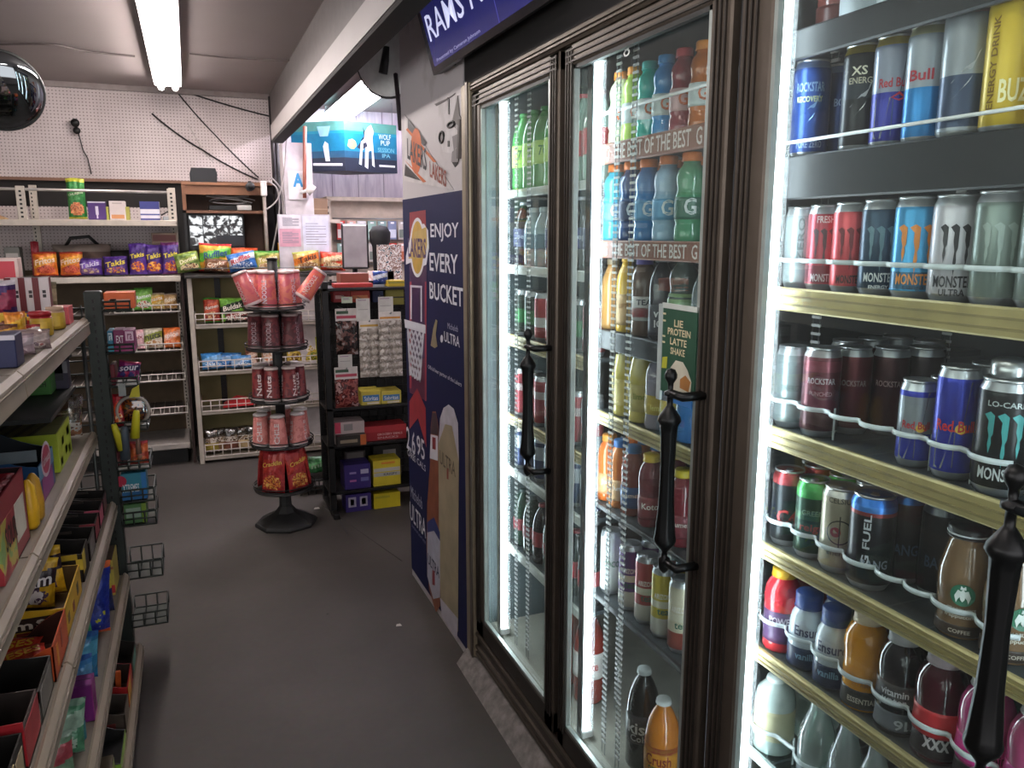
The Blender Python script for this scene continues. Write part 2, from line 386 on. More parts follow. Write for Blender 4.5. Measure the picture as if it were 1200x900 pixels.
tube_lamp('fluorescent_light', 'bright fluorescent light on the ceiling above the blue beer box', LX - .09, LX + .17, 5.1, 6.8, CEIL, 2, 32, '#fbf0ff')
t = tube_lamp('fluorescent_light', 'small fluorescent light glimpsed behind the round wall mirror', -.08, .08, -.4, .4, CEIL, 1, 12, '#fbf0ff')
t.location = (1.42, 4.45, CEIL); t.rotation_euler = (0, 0, PI / 2)

world = bpy.data.worlds.new('World'); SC.world = world; world.use_nodes = True
bg = world.node_tree.nodes['Background']; bg.inputs['Color'].default_value = (.66, .64, .65, 1); bg.inputs['Strength'].default_value = 1.1

cam = bpy.data.cameras.new('camera'); co = bpy.data.objects.new('camera', cam); COL.objects.link(co); SC.camera = co
cam.sensor_width = 36; cam.lens = F / 1200 * 36; cam.clip_start = .02
co.matrix_world = Matrix.Translation((0, 0, H)) @ ROT.to_4x4()
SC.view_settings.view_transform = 'Standard'; SC.view_settings.look = 'None'; SC.view_settings.gamma = 1; SC.view_settings.use_curve_mapping = False
SC.view_settings.exposure = 1.5

# ================================================================== COOLER
bronze = mat('#5f564d', .42, .5, var=.1); bronze_d = mat('#3d3833', .45, .5); tan = mat('#958b76', .45, .35)
inner = mat('#7d8385', .5, var=.08); rub = mat('#232525', .5); edge = mat('#b7c2be', .3, .5)
CO = empty('glass_door_cooler', (.885, 1.5, 0), 0, 'walk-in drinks cooler with three bronze framed glass doors along the aisle', 'cooler')
def part(mb, name, parent=CO):
    o = mb.build(name, parent); 
    if parent is CO: o.location = (-.885, -1.5, 0)
    return o
YD = [(1.89, 2.555), (1.2, 1.857), (.47, 1.172)]
Y0, Y1 = .42, 2.64
c = MB()
c.box((.935, Y0, .0), (1.85, Y1, .165), mat('#98958a', .5))
c.box((.935, Y0, 2.1), (1.85, Y1, CEIL), mat('#3c4144', .6))
c.box((1.75, Y0, .165), (1.85, Y1, 2.1), mat('#3b4145', .7))
c.box((.935, 2.6, .165), (1.75, Y1, 2.1), mat('#4a5557', .5))
c.box((.935, Y0, .165), (1.75, Y0 + .03, 2.1), mat('#8a9090', .5))
part(c, 'cabinet')
c = MB(); c.box((.89, Y0, 2.085), (.935, Y1, CEIL), mat('#121212', .6)); part(c, 'header_panel')
c = MB()
c.box((.89, Y0, .06), (.935, Y1, .165), bronze_d, .004)
for z in (.075, .1, .15): c.box((.882, Y0, z), (.891, Y1, z + .012), bronze)
c.box((.884, Y0, 2.053), (.935, Y1, 2.086), bronze, .004)
for z in (2.06, 2.07): c.box((.878, Y0, z), (.886, Y1, z + .005), bronze)
c.box((.876, 2.558, .06), (.935, 2.64, 2.086), tan, .004); c.box((.871, 2.562, .06), (.878, 2.585, 2.086), bronze)
part(c, 'door_casing')
for (a, b) in ((1.857, 1.89), (1.172, 1.2)):
    part(MB().box((.909, a - .003, .165), (.919, b + .003, 2.055), rub).box((.9, a + .008, .165), (.906, b - .008, 2.055), mat('#3a3532', .4)), 'mullion')
HX = .838
def handle(parent, y, ys):
    h = MB(); P = [(.0, .395), (.008, .392), (.012, .383), (.012, .376), (.006, .366), (.005, .352), (.012, .349), (.012, .343), (.006, .34), (.006, .322), (.009, .318), (.021, .3), (.023, .292), (.017, .283), (.016, .27), (.0135, .2), (.0155, .12), (.02, .06), (.022, .05), (.02, .042), (.01, .03), (.006, .024), (.006, .014), (.011, .010), (.012, .0), (.010, -.012), (.004, -.02), (0, -.022)]
    n = 24; vs = []
    for r, z in P[::-1]:
        fl = .05 < z < .28
        for k in range(n):
            g = 2 * PI * k / n; q = r * (1 - (.16 if (k % 3 == 0 and fl) else 0)); vs.append((HX + q * math.cos(g), y + q * math.sin(g), z))
    h.M = Matrix.Translation((0, 0, .955))
    h.add(vs, [(i * n + k, i * n + (k + 1) % n, (i + 1) * n + (k + 1) % n, (i + 1) * n + k) for i in range(len(P) - 1) for k in range(n)], mat('#17191a', .35, .4), True)
    for z in (.346, .004):
        h.tube([(HX, y, z), (HX, ys, z), (.886, ys, z)], .009, mat('#17191a', .35, .4), 8)
    h.M = Matrix(); return h.build('handle', parent)
GL = glass('#f4faf8', .01, .015, .035, .3)
doors = []
for i, (a, b) in enumerate(YD):
    f = MB(); zb, zt = .17, 2.05; sw = .06; lw = (.075, .042, .078)[i]
    f.box((.885, a, zb), (.908, a + sw, zt), bronze, .004); f.box((.885, b - lw, zb), (.908, b, zt), bronze, .004)
    f.box((.885, a, zb), (.908, b, zb + .068), bronze_d, .004); f.box((.885, a, zt - .05), (.908, b, zt), bronze, .004)
    for q in (.012, .026, .04):
        f.box((.881, a + .01, zt - q - .004), (.886, b - .01, zt - q), bronze_d)
        f.box((.881, b - q - .004, zb + .05), (.886, b - q, zt - .01), bronze_d)
        f.box((.881, a + q, zb + .05), (.886, a + q + .004, zt - .01), bronze_d)
    d = part(f, 'door')
    g = MB(); e = .009
    ya, yb, za, zb2 = a + sw, b - lw, zb + .068, zt - .05
    g.box((.888, ya, za), (.899, ya + e, zb2), edge); g.box((.888, yb - e, za), (.9, yb, zb2), edge); g.box((.888, ya, za), (.9, yb, za + e), edge); g.box((.888, ya, zb2 - e), (.9, yb, zb2), rub)
    g.build('glass_border', d)
    MB().box((.9, ya, za), (.905, yb, zb2), GL).build('glass_pane', d)
    g = MB()
    for (p, q) in (((.908, a + .01, zb + .01), (.914, a + .03, zt - .01)), ((.908, b - .018, zb + .01), (.914, b - .006, zt - .01)), ((.908, a + .01, zb + .01), (.914, b - .01, zb + .03)), ((.908, a + .01, zt - .03), (.914, b - .01, zt - .01))): g.box(p, q, rub)
    g.build('gasket', d)
    hy = (1.97, 1.272, .58)[i]
    handle(d, hy, a + .03)
    doors.append(d)
    if i == 1:
        p0, p1 = PX(731, 68, .9005), PX(739, 49, .9005); g = MB().text('8', (.8993, p0.y, p0.z), (0, -1, 0), (0, 0, 1), p1.z - p0.z, mat('#c9d0cc', .5), p0.y - p1.y); g.build('lettering', d)
led = lamp('#e9f4ff', 7)
for y in (2.503, 1.852, 1.171, .47):
    o = part(MB().box((.952, y - .012, .18), (.957, y + .012, 2.03), STEEL).tube([(.972, y, .19), (.972, y, 2.02)], .0145, led, 10), 'led_strip')
    MB().box((.954, y - .019, 2.02), (.99, y + .019, 2.045), WHITE, .003).box((.954, y - .019, .17), (.99, y + .019, .192), WHITE, .003).build('end_cap', o)
# slotted shelf posts behind, front strips standing in for LED reflections
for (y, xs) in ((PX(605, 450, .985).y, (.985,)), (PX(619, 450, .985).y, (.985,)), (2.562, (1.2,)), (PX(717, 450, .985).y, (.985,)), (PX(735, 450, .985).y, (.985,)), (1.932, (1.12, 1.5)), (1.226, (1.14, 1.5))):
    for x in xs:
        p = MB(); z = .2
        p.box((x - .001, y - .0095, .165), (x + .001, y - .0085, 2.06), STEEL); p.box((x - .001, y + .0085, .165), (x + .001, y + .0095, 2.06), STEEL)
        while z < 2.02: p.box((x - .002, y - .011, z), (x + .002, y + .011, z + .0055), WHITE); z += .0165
        part(p, 'post_led_ghost')
# shelves: (bay y range, z, front colour, x front)
gold = mat('#b5a470', .4, .25, var=.15); pale = mat('#b9bab0', .4); dk = mat('#0d1116', .45); pinkish = mat('#93604f', .5)
SHELF = {}
def shelf(bay, z, kind, th=.03):
    a, b = ((1.94, 2.57), (1.235, 1.9), (.5, 1.2))[bay]
    s = MB(); s.box((1.005, a, z - .012), (1.62, b, z), mat('#3a4044', .5) if kind != 'glass' else glass('#dfeeea', .1, .05))
    for k in range(1, 9): s.box((1.01, a + (b - a) * k / 9 - .002, z - .001), (1.6, a + (b - a) * k / 9 + .002, z), mat('#5b6266', .5))
    o = part(s, 'shelf'); SHELF[bay, round(z, 3)] = o
    m = dict(gold=gold, pale=pale, dark=dk, best=pinkish, glass=edge)[kind]
    e = MB(); top = z + (.006 if kind != 'dark' else .006)
    e.box((.995, a, top - th), (1.008, b, top), m, .003)
    if kind == 'gold':
        for q in (.35, .7): e.box((.9925, a, top - th * q - .002), (.996, b, top - th * q + .0015), mat('#8d7d4f', .5))
    e.build('price_strip', o)
    if kind == 'best':
        t = MB(); t.text('G  THE BEST OF THE BEST  G  THE BEST I', (.993, b - .06, top - th + .007), (0, -1, 0), (0, 0, 1), th - .014, mat('#f2e6df', .5), b - a - .08, .01)
        t.build('lettering', o)
    return o
for z, k, th in ((1.738, 'pale', .025), (1.496, 'pale', .03), (1.26, 'gold', .04), (.98, 'gold', .035), (.79, 'pale', .03), (.5, 'pale', .03)): shelf(0, z, k, th)
for z, k, th in ((1.82, 'best', .05), (1.58, 'best', .045), (1.348, 'dark', .05), (1.127, 'gold', .035), (.867, 'dark', .012), (.6, 'dark', .015)): shelf(1, z, k, th)
for z, k, th in ((1.94, 'dark', .05), (1.73, 'dark', .075), (1.5, 'gold', .042), (1.238, 'gold', .04), (1.005, 'gold', .032), (.785, 'gold', .03), (.56, 'glass', .02)): shelf(2, z, k, th)
part(MB().tube([(1.0, .5, 1.76), (1.0, 1.21, 1.76)], .003, WHITE, 6), 'shelf_rail'); part(MB().tube([(1.0, 1.24, 1.9), (1.0, 1.9, 1.9)], .004, WHITE, 6), 'shelf_rail')
# ================================================================== GENERIC GOODS
def bag_mesh(w, h, t, art, nx=16, nz=22, seed=0, name='chip_bag'):
    """pillow bag: front is -Y; art(u,v) -> material, u,v in 0..1"""
    rr = random.Random(seed); ph = [rr.uniform(0, 6) for _ in range(6)]
    mb = MB(); vs = []; fs = []; ms = []
    def P(i, j, sgn):
        u, v = i / nx, j / nz
        a = max(0, 1 - abs(2 * u - 1) ** 3.2); b = max(0, 1 - abs(2 * v - 1) ** 4)
        th = t * .5 * (a * b) ** .6
        wr = .05 * t * (math.sin(9 * u + ph[0] + 5 * v) + math.sin(13 * v + ph[1] - 7 * u) + math.sin(21 * u + ph[2])) * (1 - b * .4) * (1 if 0 < i < nx and 0 < j < nz else 0)
        y = sgn * th + wr
        x = (u - .5) * w * (1 - .06 * (1 - abs(2 * v - 1)) ** .5 * (1 if True else 0))
        z = v * h + .012 * h * math.sin(ph[3] + 6 * u) * (v > .9)
        if j in (0, nz): y = .02 * t * (1 if i % 2 else -1)
        return (x, y, z)
    for sgn in (-1, 1):
        o = len(vs)
        for j in range(nz + 1):
            for i in range(nx + 1): vs.append(P(i, j, sgn))
        for j in range(nz):
            for i in range(nx):
                q = (o + j * (nx + 1) + i, o + j * (nx + 1) + i + 1, o + (j + 1) * (nx + 1) + i + 1, o + (j + 1) * (nx + 1) + i)
                fs.append(q if sgn < 0 else q[::-1]); ms.append(art((i + .5) / nx, (j + .5) / nz))
    mb.v = vs; mb.f = fs; mb.m = [mb.mi(m) for m in ms]; mb.sm = [True] * len(fs)
    return mb
def foil(c, rough=.3): return mat(c, rough, .1, var=.3, scale=45, bump=.6)
def bag(label, loc, w, h, t, cols, text=None, tcol='#ffffff', rz=0., rx=0., pic=None, ty=.6, cat='chip bag', name='chip_bag', group=None, seed=None, tw=.8, ry=0., rot=0.):
    seed = seed if seed is not None else R_.randint(0, 999)
    m0 = foil(cols[0]); m1 = foil(cols[1 % len(cols)]); m2 = foil(cols[2 % len(cols)])
    pm = speckle(tuple(pic), 55, .4, 0, seed) if pic else m1
    def art(u, v):
        if v > .93 or v < .04: return m2
        if pic and ((u - .5) / .4) ** 2 + ((v - .24) / .17) ** 2 < 1: return pm
        if abs(v - ty - (u - .5) * .25) < .16: return m1
        return m0
    o = bag_mesh(w, h, t, art, seed=seed).build(name); o.location = loc
    o.rotation_euler = (rx, ry, rz); tag(o, label, cat, group)
    Rm = o.rotation_euler.to_matrix(); o.location.z -= min((Rm @ v.co).z for v in o.data.vertices) - .0008
    if text:
        mb = MB(); g, fs, asp = text_geo(text, .02); W = w * tw; Hh = min(W / asp, h * .28)
        vs = []
        for x, y in g:
            X = (x - .5) * W; Z = ty * h + (y - .5) * Hh + X * .22
            u = X / w + .5; v = Z / h
            a = max(0, 1 - abs(2 * u - 1) ** 3.2); b = max(0, 1 - abs(2 * v - 1) ** 4)
            vs.append((X, -t * .5 * (a * b) ** .6 - .09 * t - .001, Z))
        mb.add(vs, fs, mat(tcol, .4)); mb.build('lettering', o)
    return o
def carton(label, loc, size, col, rz=0., bands=(), text=(), cat='box', name='carton', group=None, side=None, top=None, rx=0., rough=.45):
    """closed box; origin = centre of base; front -Y. bands=(x0,x1,z0,z1,colour) and text=(string,x,z,h,w,colour) in fractions of the front; side=(bands) for +X side"""
    w, d, h = size; mb = MB(); mb.box((-w / 2, -d / 2, 0), (w / 2, d / 2, h), mat(col, rough, var=.06), .002)
    mb.box((-w / 2 + .004, d * .02 - .0008, h), (w / 2 - .004, d * .02 + .0008, h + .0006), mat('#2a2522', .8))
    e = .0008
    for (x0, x1, z0, z1, c) in bands: mb.box((-w / 2 + x0 * w, -d / 2 - e, z0 * h), (-w / 2 + x1 * w, -d / 2 + .001, z1 * h), c if not isinstance(c, str) else mat(c, rough, var=.05))
    for (y0, y1, z0, z1, c) in (side or ()): mb.box((w / 2 - .001, -d / 2 + y0 * d, z0 * h), (w / 2 + e, -d / 2 + y1 * d, z1 * h), c if not isinstance(c, str) else mat(c, rough, var=.05))
    if top: mb.box((-w / 2 + .003, -d / 2 + .003, h - .001), (w / 2 - .003, d / 2 - .003, h + .0005), mat(top, rough))
    o = mb.build(name); o.location = loc; o.rotation_euler = (rx, 0, rz); tag(o, label, cat, group)
    if text:
        t = MB()
        for (s, x, z, hh, ww, c) in text: t.text(s, (-w / 2 + x * w, -d / 2 - e * 2, z * h), (1, 0, 0), (0, 0, 1), hh * h, mat(c, .5), ww * w, .01)
        t.build('lettering', o)
    return o

# ================================================================== POSTER, PENNANT, TV
XP = .8835
def Q(u, v): p = PX(u, v, XP); return p
navy = mat('#111a46', .6, var=.08, scale=3, spec=.25)
p1, p2_ = Q(473, 236), Q(547, 220)
po = MB(); po.box((XP, 2.645, .035), (.8868, 3.487, 1.75), navy); po = tag(po.build('poster'), 'tall navy blue beer poster with basketball hoop on the pier', 'poster')
def flat(mb, pts, m, lift=.0006): mb.add([Q(*p) - Vector((lift, 0, 0)) for p in pts], [tuple(range(len(pts)))[::-1]], m); return mb
def ptext(mb, s, lt, lb, ru, m, bold=.0, lift=.0014):
    a, b = Q(*lt), Q(*lb); c = Q(ru, lb[1])
    q_ = MB() if mb is None else mb
    q_.text(s, (XP - lift, b.y, b.z), (0, -1, 0), (0, 0, 1), a.z - b.z, m, b.y - c.y, bold)
    if mb is None: q_.build('lettering', po)
g = MB(); red = mat('#8d2a35', .4); pur = mat('#4a2a55', .4); 
flat(g, [(480, 249), (499, 246), (500, 290), (480, 291)], red); flat(g, [(480, 291), (500, 290), (500, 420), (480, 420)], mat('#3a2450', .4)); 
flat(g, [(480, 420), (500, 420), (500, 470), (480, 460)], mat('#5d2846', .4))
flat(g, [(480, 470), (489, 455), (499, 478), (500, 525), (490, 490), (480, 503)], mat('#a0303a', .4), .0008)
flat(g, [(480, 330), (482.5, 330), (482.5, 455), (480, 455)], mat('#a33a4c', .4), .0008); flat(g, [(498, 330), (500, 330), (500, 470), (498, 470)], mat('#a33a4c', .4), .0008)
g.build('printed_banner', po)
g = MB(); wh = mat('#dcdde6', .45, var=.04)
def ell(uc, vc, ru, rv, n=28): return [(uc + ru * math.cos(2 * PI * k / n), vc - rv * math.sin(2 * PI * k / n)) for k in range(n)]
flat(g, ell(489.5, 290, 9, 35), wh, .001); flat(g, [(476, 300), (483, 268), (497, 262), (502, 270), (503, 290), (500, 310), (496, 312), (492, 303), (476, 310)], wh, .0011)
flat(g, ell(489.5, 290, 7.2, 31), mat('#c9a447', .4), .0013)
flat(g, [(479, 303), (486, 272), (500, 266), (501, 286), (498, 303)], mat('#c7ab63', .4), .0015); ptext(g, 'LAKERS', (478, 279), (479, 301), 500, mat('#4a2d6b', .4), .02, .0019); g.build('logo', po)
g = MB(); lw = 1.2
for (a, b) in (((482, 335), (482, 374)), ((494, 335), (494, 377)), ((481, 335), (495, 336))):
    if a[0] == b[0]: flat(g, [(a[0] - .8, a[1]), (a[0] + .8, a[1]), (b[0] + .8, b[1]), (b[0] - .8, b[1])], wh, .0012)
    else: flat(g, [(a[0], a[1] - 1), (b[0], b[1] - 1), (b[0], b[1] + 1.5), (a[0], a[1] + 1.5)], wh, .0012)
flat(g, [(474, 374), (499, 381), (499, 391), (475, 384)], wh, .0012)
top = [(478 + i * 4.6, 385 + i * 1.3) for i in range(5)]; bot = [(481 + i * 2.8, 440 + i * 2) for i in range(5)]
def seg(a, b, w=.9): flat(g, [(a[0] - w, a[1]), (a[0] + w, a[1]), (b[0] + w, b[1]), (b[0] - w, b[1])], wh, .0011)
lv = [[(t_[0] + (b_[0] - t_[0]) * k / 4, t_[1] + (b_[1] - t_[1]) * k / 4) for t_, b_ in zip(top, bot)] for k in range(5)]
for k in range(4):
    for i in range(5):
        if i < 4: seg(lv[k][i], lv[k + 1][i + 1])
        if i > 0: seg(lv[k][i], lv[k + 1][i - 1])
    seg(lv[k][0], lv[k + 1][0]); seg(lv[k][4], lv[k + 1][4])
g.build('printed_hoop', po)
g = MB()
ptext(None, 'ENJOY', (504.5, 262), (505, 283), 538, wh, .015); ptext(None, 'EVERY', (504, 296), (504, 317), 537, wh, .015); ptext(None, 'BUCKET', (504, 330), (504, 350), 543, wh, .015)
ptext(None, 'ULTRA', (521, 388), (521, 400), 539, wh, .01); ptext(None, 'Michelob', (525, 378), (525, 385), 537, mat('#a9abc0', .5)); flat(g, ell(518, 397, 1.6, 4.5), wh, .0014)
flat(g, [(505, 405), (508, 385), (511, 374), (513, 376), (511, 392), (513, 406), (510, 408)], mat('#8f8466', .4), .0014)
ptext(None, 'Official beer partner of the Lakers', (502, 427), (502, 433), 541, wh)
ptext(None, '2.6', (477, 499), (477, 525), 487, wh, .01); ptext(None, '95', (489, 509), (489, 532), 498, wh, .01); ptext(None, 'CARBS', (478, 526), (478, 533), 487, wh); ptext(None, 'CALS', (489, 536), (489, 543), 499, wh)
ptext(None, 'Michelob', (482, 569), (482, 582), 495, mat('#a9abc0', .5)); ptext(None, 'ULTRA', (481, 588), (481, 608), 499, wh, .01); ptext(None, 'SUPERIOR LIGHT BEER', (483, 614), (483, 617), 499, mat('#8a8db0', .5))
g.build('printed_emblem', po)
g = MB(); beige = mat('#a79c80', .45, var=.15, scale=9); foam = mat('#c3c1cc', .45)
flat(g, [(514, 520), (516, 490), (520, 478), (526, 474), (532, 479), (537, 496), (538, 540)], foam, .001); flat(g, [(514, 520), (522, 497), (530, 499), (538, 540), (537, 740), (533, 745), (517, 712), (515, 640)], beige, .0012); flat(g, [(516, 700), (537, 725), (536, 750), (518, 722)], foam, .0014)
ptext(g, 'ULTRA', (516, 527), (516, 543), 534, mat('#5d5646', .5), .01, .0018); flat(g, [(524, 548), (526, 549), (526, 562), (524, 561)], mat('#8f3a30', .5), .0016)
g.build('printed_beer_glass', po)
g = MB(); amber = mat('#8a4f35', .4, var=.2); 
flat(g, [(505, 500), (507, 482), (511, 482), (514, 500), (514, 540), (517, 590), (517, 640), (516, 710), (511, 718), (503, 690), (500, 640), (501, 590), (504, 545)], amber, .001)
flat(g, [(505.5, 500), (507, 484), (511, 484), (513.5, 500), (513.5, 510), (505, 508)], mat('#3a2f35', .4), .0013); flat(g, [(505, 509), (513.5, 511), (513.5, 540), (504, 537)], wh, .0013); flat(g, [(507, 512), (511, 513), (511, 527), (507, 526)], red, .0016)
flat(g, [(501, 615), (509, 608), (516, 625), (516, 700), (508, 702), (501, 675)], mat('#b9bccc', .4), .0013); flat(g, [(501, 612), (509, 606), (516, 624), (516, 634), (509, 622), (501, 624)], mat('#2c3a78', .4), .0016); ptext(g, 'ULTRA', (502, 648), (502, 660), 515, navy, .01, .0018); flat(g, [(507, 668), (510, 669), (510, 686), (507, 685)], red, .0016)
g.build('printed_beer_bottle', po)

# pennant
pe = MB(); pe.prism([(q.y, q.z) for q in (Q(474, 134), Q(474, 212), Q(531, 222))], (.8862, 0, 0), (0, 1, 0), (0, 0, 1), (-.003, 0, 0), mat('#c9c4c4', .8))
pe = tag(pe.build('pennant'), 'white triangular pennant with black and orange print pinned above the poster', 'pennant')
g = MB(); XP_ = XP
flat(g, [(478, 138), (500, 167), (497, 171), (478, 152)], BLACK, .001); flat(g, [(475, 192), (494, 212), (474, 206)], BLACK, .001); org = mat('#c5622c', .6)
flat(g, [(476, 152), (478, 150), (512, 190), (508, 190)], org, .0012); flat(g, ell(488, 177, 6.5, 27), org, .0014); flat(g, [(474, 187), (500, 213), (496, 214)], org, .0012)
g.build('printed_stripes', pe)
g = MB(); a = Q(478, 186)
g.text('LAKERS', (XP - .002, a.y, a.z), Vector((0, -.97, -.24)).normalized(), (0, .0, 1), .085, mat('#1c1a22', .5), .30, .02); a = Q(500, 205)
g.text('LAKERS', (XP - .002, a.y - .05, a.z - .01), Vector((0, -.97, -.24)).normalized(), (0, 0, 1), .06, mat('#8b4030', .5), .22, .02); g.build('lettering', pe)

# TV above the doors, tilted down
TVL = empty('television', (.85, 2.84, 2.153), 0, 'tilted wall television with blue sports screen above the cooler doors', 'television')
TW, TH, TA = 1.02, .43, math.radians(15.4)
TVL.rotation_euler = (0, 0, 0)
up = Vector((-math.sin(TA), 0, math.cos(TA))); nrm = Vector((-math.cos(TA), 0, -math.sin(TA))); rt = Vector((0, -1, 0))
def slab(mb, a, b, c, d, n0, n1, m):   # a..b along rt, c..d along up, n0..n1 along nrm
    vs = [rt * x + up * y + nrm * z for z in (n0, n1) for y in (c, d) for x in (a, b)]
    return mb.add(vs, [(0, 2, 3, 1), (4, 5, 7, 6), (0, 1, 5, 4), (2, 6, 7, 3), (0, 4, 6, 2), (1, 3, 7, 5)], m)
slab(MB(), 0, TW, 0, TH, -.012, .008, mat('#0d0d10', .35)).build('frame', TVL)
sm = mat('#2c2d6e', .25, emit=.16, var=.15, scale=4)
slab(MB(), .04, TW - .02, .022, TH - .02, .006, .0095, sm).build('screen', TVL)
def tvq(u, v):
    d = ray(u, v); p0 = Vector((.85, 2.84, 2.153)); o = Vector((0, 0, H)); t = (p0 - o).dot(nrm) / d.dot(nrm); q = o + d * t - p0
    return q.dot(rt), q.dot(up)
g = MB(); tw = mat('#c6c8e8', .3, emit=.35)
def tvtext(s, lb, lt, rb, m, bold=.02):
    a, b, c = tvq(*lb), tvq(*lt), tvq(*rb)
    g.text(s, rt * a[0] + up * a[1] + nrm * .0105, rt, up, b[1] - a[1], m, c[0] - a[0], bold)
tvtext('RAMS N', (508, 49), (500, 19), (572, 8), tw, .005); tvtext('Presented by Cameron Johnson', (516, 73), (515, 68), (566, 34), mat('#9b9dcf', .3, emit=.2), .01)
a = tvq(502, 15); g.text('TRADE', rt * (a[0] - .01) + up * (a[1] + .03) + nrm * .0105, rt, up, .1, tw, .34, .03)
slab(g, tvq(592, 40)[0], tvq(592, 40)[0] + .004, .022, TH - .02, .009, .0098, mat('#3f40a0', .3, emit=.3))
g.build('lettering', TVL)
m = MB(); slab(m, .3, .7, .06, .36, -.028, -.012, BLACK); m.box((.0, -.6, .2), (.036, -.42, .34), BLACK); m.build('wall_bracket', TVL); slab(MB(), .0, .16, .0, .012, -.026, -.0125, mat('#3a3835', .5)).build('speaker_grille', TVL)

# ================================================================== MIRRORS, CABLES
def dome_mirror(loc, r, nrm, label, rim, face, name='security_mirror'):
    t = empty(name, loc, 0, label, 'mirror'); n = Vector(nrm).normalized(); rot = n.to_track_quat('Z', 'Y'); t.rotation_mode = 'QUATERNION'; t.rotation_quaternion = rot
    pr = [(r * math.sin(a), .28 * r * (math.cos(a) - .0)) for a in [k * PI / 2 / 12 for k in range(12, -1, -1)]]
    MB().lathe(pr, None, face, 40).build('mirror_dome', t)
    MB().tube(ring_pts(r, 0, 40), r * .045, rim, 8, True).lathe([(r, 0), (r * .5, -.03), (0, -.035)], None, rim, 32).build('rim', t)
    return t
c0 = PY(0, 106, 4.5)
mt = dome_mirror(c0, .178, Vector((.12, -1, -.35)), 'round convex security mirror hanging under the ceiling at the far aisle', mat('#2a2c2c', .4), mat('#8f969a', .04, 1., var=.02))
b = MB(); b.tube([(0, .0, -.03), (0, .1, -.12)], .012, STEEL); b.tube([(0, .05, -.05), (.0, .24, -.14), (.03, .5, -.2)], .011, STEEL); b.build('bracket', mt)
mt2 = dome_mirror(Vector((.90, 3.72, 2.40)), .185, Vector((-.75, -.65, -.05)), 'round dull grey mirror with dark rim beside the pier top', mat('#2f3133', .4), mat('#d3d8d6', .6))
b = MB(); b.tube([(.02, .02, .04), (.0, -.09, .06)], .02, mat('#1d1e1f', .4), 10); b.build('bracket', mt2)
tag(MB().tube([(.905, 3.64, 2.30), (.90, 3.59, 2.2), (.893, 3.53, 2.05)], .01, mat('#2b2226', .6), 8).build('mirror_arm'), 'dark brown arm slanting down below the dull grey mirror', 'pole')
def cable(pts, r, label, m=None, name='cable', sag=0.):
    out = []
    V = [Vector(p) for p in pts]; V = [V[0]] + V + [V[-1]]
    for i in range(1, len(V) - 2):
        p0, p1, p2, p3 = V[i - 1:i + 3]
        for k in range(8): s = k / 8; p = .5 * (2 * p1 + (p2 - p0) * s + (2 * p0 - 5 * p1 + 4 * p2 - p3) * s * s + (3 * p1 - p0 - 3 * p2 + p3) * s ** 3); p.z -= sag * 4 * s * (1 - s); out.append(p)
    out.append(Vector(pts[-1]))
    return tag(MB().tube(out, r, m or mat('#191717', .6), 6).build(name), label, 'cable')
YW = 6.405
cable([PY(206, 103, YW), PY(326, 138, YW)], .006, 'upper black cable sagging right from the light across the pegboard', sag=.015)
cable([PY(206, 106, YW), PY(252, 158, YW), PY(303, 208, YW)], .005, 'black cable dropping steeply from the light end down the pegboard', sag=.006)
cable([PY(178, 133, YW), PY(238, 176, YW), PY(302, 210, YW)], .006, 'black cable slanting across the middle of the pegboard', sag=.01)
cable([PY(221, 146, YW), PY(238, 176, YW), PY(250, 190, YW)], .003, 'thin pale wire on the pegboard right of centre', mat('#a7a09b', .6))
cable([PZ(0, 52, 2.612), PZ(60, 52, 2.612), PZ(100, 60, 2.612), PZ(158, 66, 2.612)], .006, 'dark wire along the ceiling left of the fluorescent light', mat('#5a5150', .7))
cable([PZ(222, 63, 2.612), PZ(270, 68, 2.612), PZ(340, 71, 2.612)], .004, 'faint wire along the ceiling right of the fluorescent light', mat('#6f6664', .7))
def Kq(u, v): p = PX(u, v, .652); return p
cable([Kq(357, 65) , Kq(345, 66), Kq(340, 72), Kq(345, 77), Kq(353, 75), Kq(352, 67)], .004, 'small coil of grey wire on the beam face', mat('#6a6462', .7))
o = MB(); o.tube([PY(88, 144, YW + .01), PY(88, 144, YW - .04)], .028, BLACK, 14); o.tube([PY(90, 153, YW + .01), PY(90, 153, YW - .03)], .024, BLACK, 14)
o = tag(o.build('wall_plug'), 'small black double plug on the pegboard at left', 'plug'); MB().tube([PY(92, 156, YW - .005), PY(97, 175, YW - .005), PY(103, 186, YW - .005), PY(107, 204, YW - .005)], .004, BLACK, 6).build('cord', o)

# dark pipe with cables, column with papers
w = MB(); dk2 = mat('#2d292b', .5)
for x in (.635, .66): w.tube([(x, 6.36, 1.0), (x, 6.36, 2.6)], .018, dk2, 10)
w.tube([(.62, 6.33, 1.9), (.645, 6.33, 2.5)], .01, dk2); tag(w.build('pipe'), 'dark pair of pipes rising in the corner right of the pegboard', 'pipe')
for i, (a, b, c, d_, l) in enumerate((((318, 208), (331, 226), (332, 262), (322, 322), 'grey cable looping down beside the monitor cabinet'), ((314, 212), (325, 222), (327, 250), (318, 300), 'pale cable hanging in a curve right of the monitor cabinet'), ((336, 160), (333, 200), (326, 232), (312, 246), 'grey cable crossing the dark pipes'))):
    cable([PY(*q_, 5.97 - .014 * i) for q_ in (a, b, c, d_)], .006, l, mat('#9a9492', .6))
structure(MB().box((.66, 5.98, 0), (.86, 6.2, 2.24), mat('#cdc6c8', .6)), 'column')
def sheet(name, label, cat, q, y, m, t=.003):
    a, b = PY(q[0], q[1], y), PY(q[2], q[3], y)
    return tag(MB().box((a.x, y, b.z), (b.x, y + t, a.z), m).build(name), label, cat), a, b
s, a, b = sheet('grade_sign', 'white card with a large blue letter A on the column', 'sign', (337, 200, 362, 234), 5.97, mat('#e2dde0', .5))
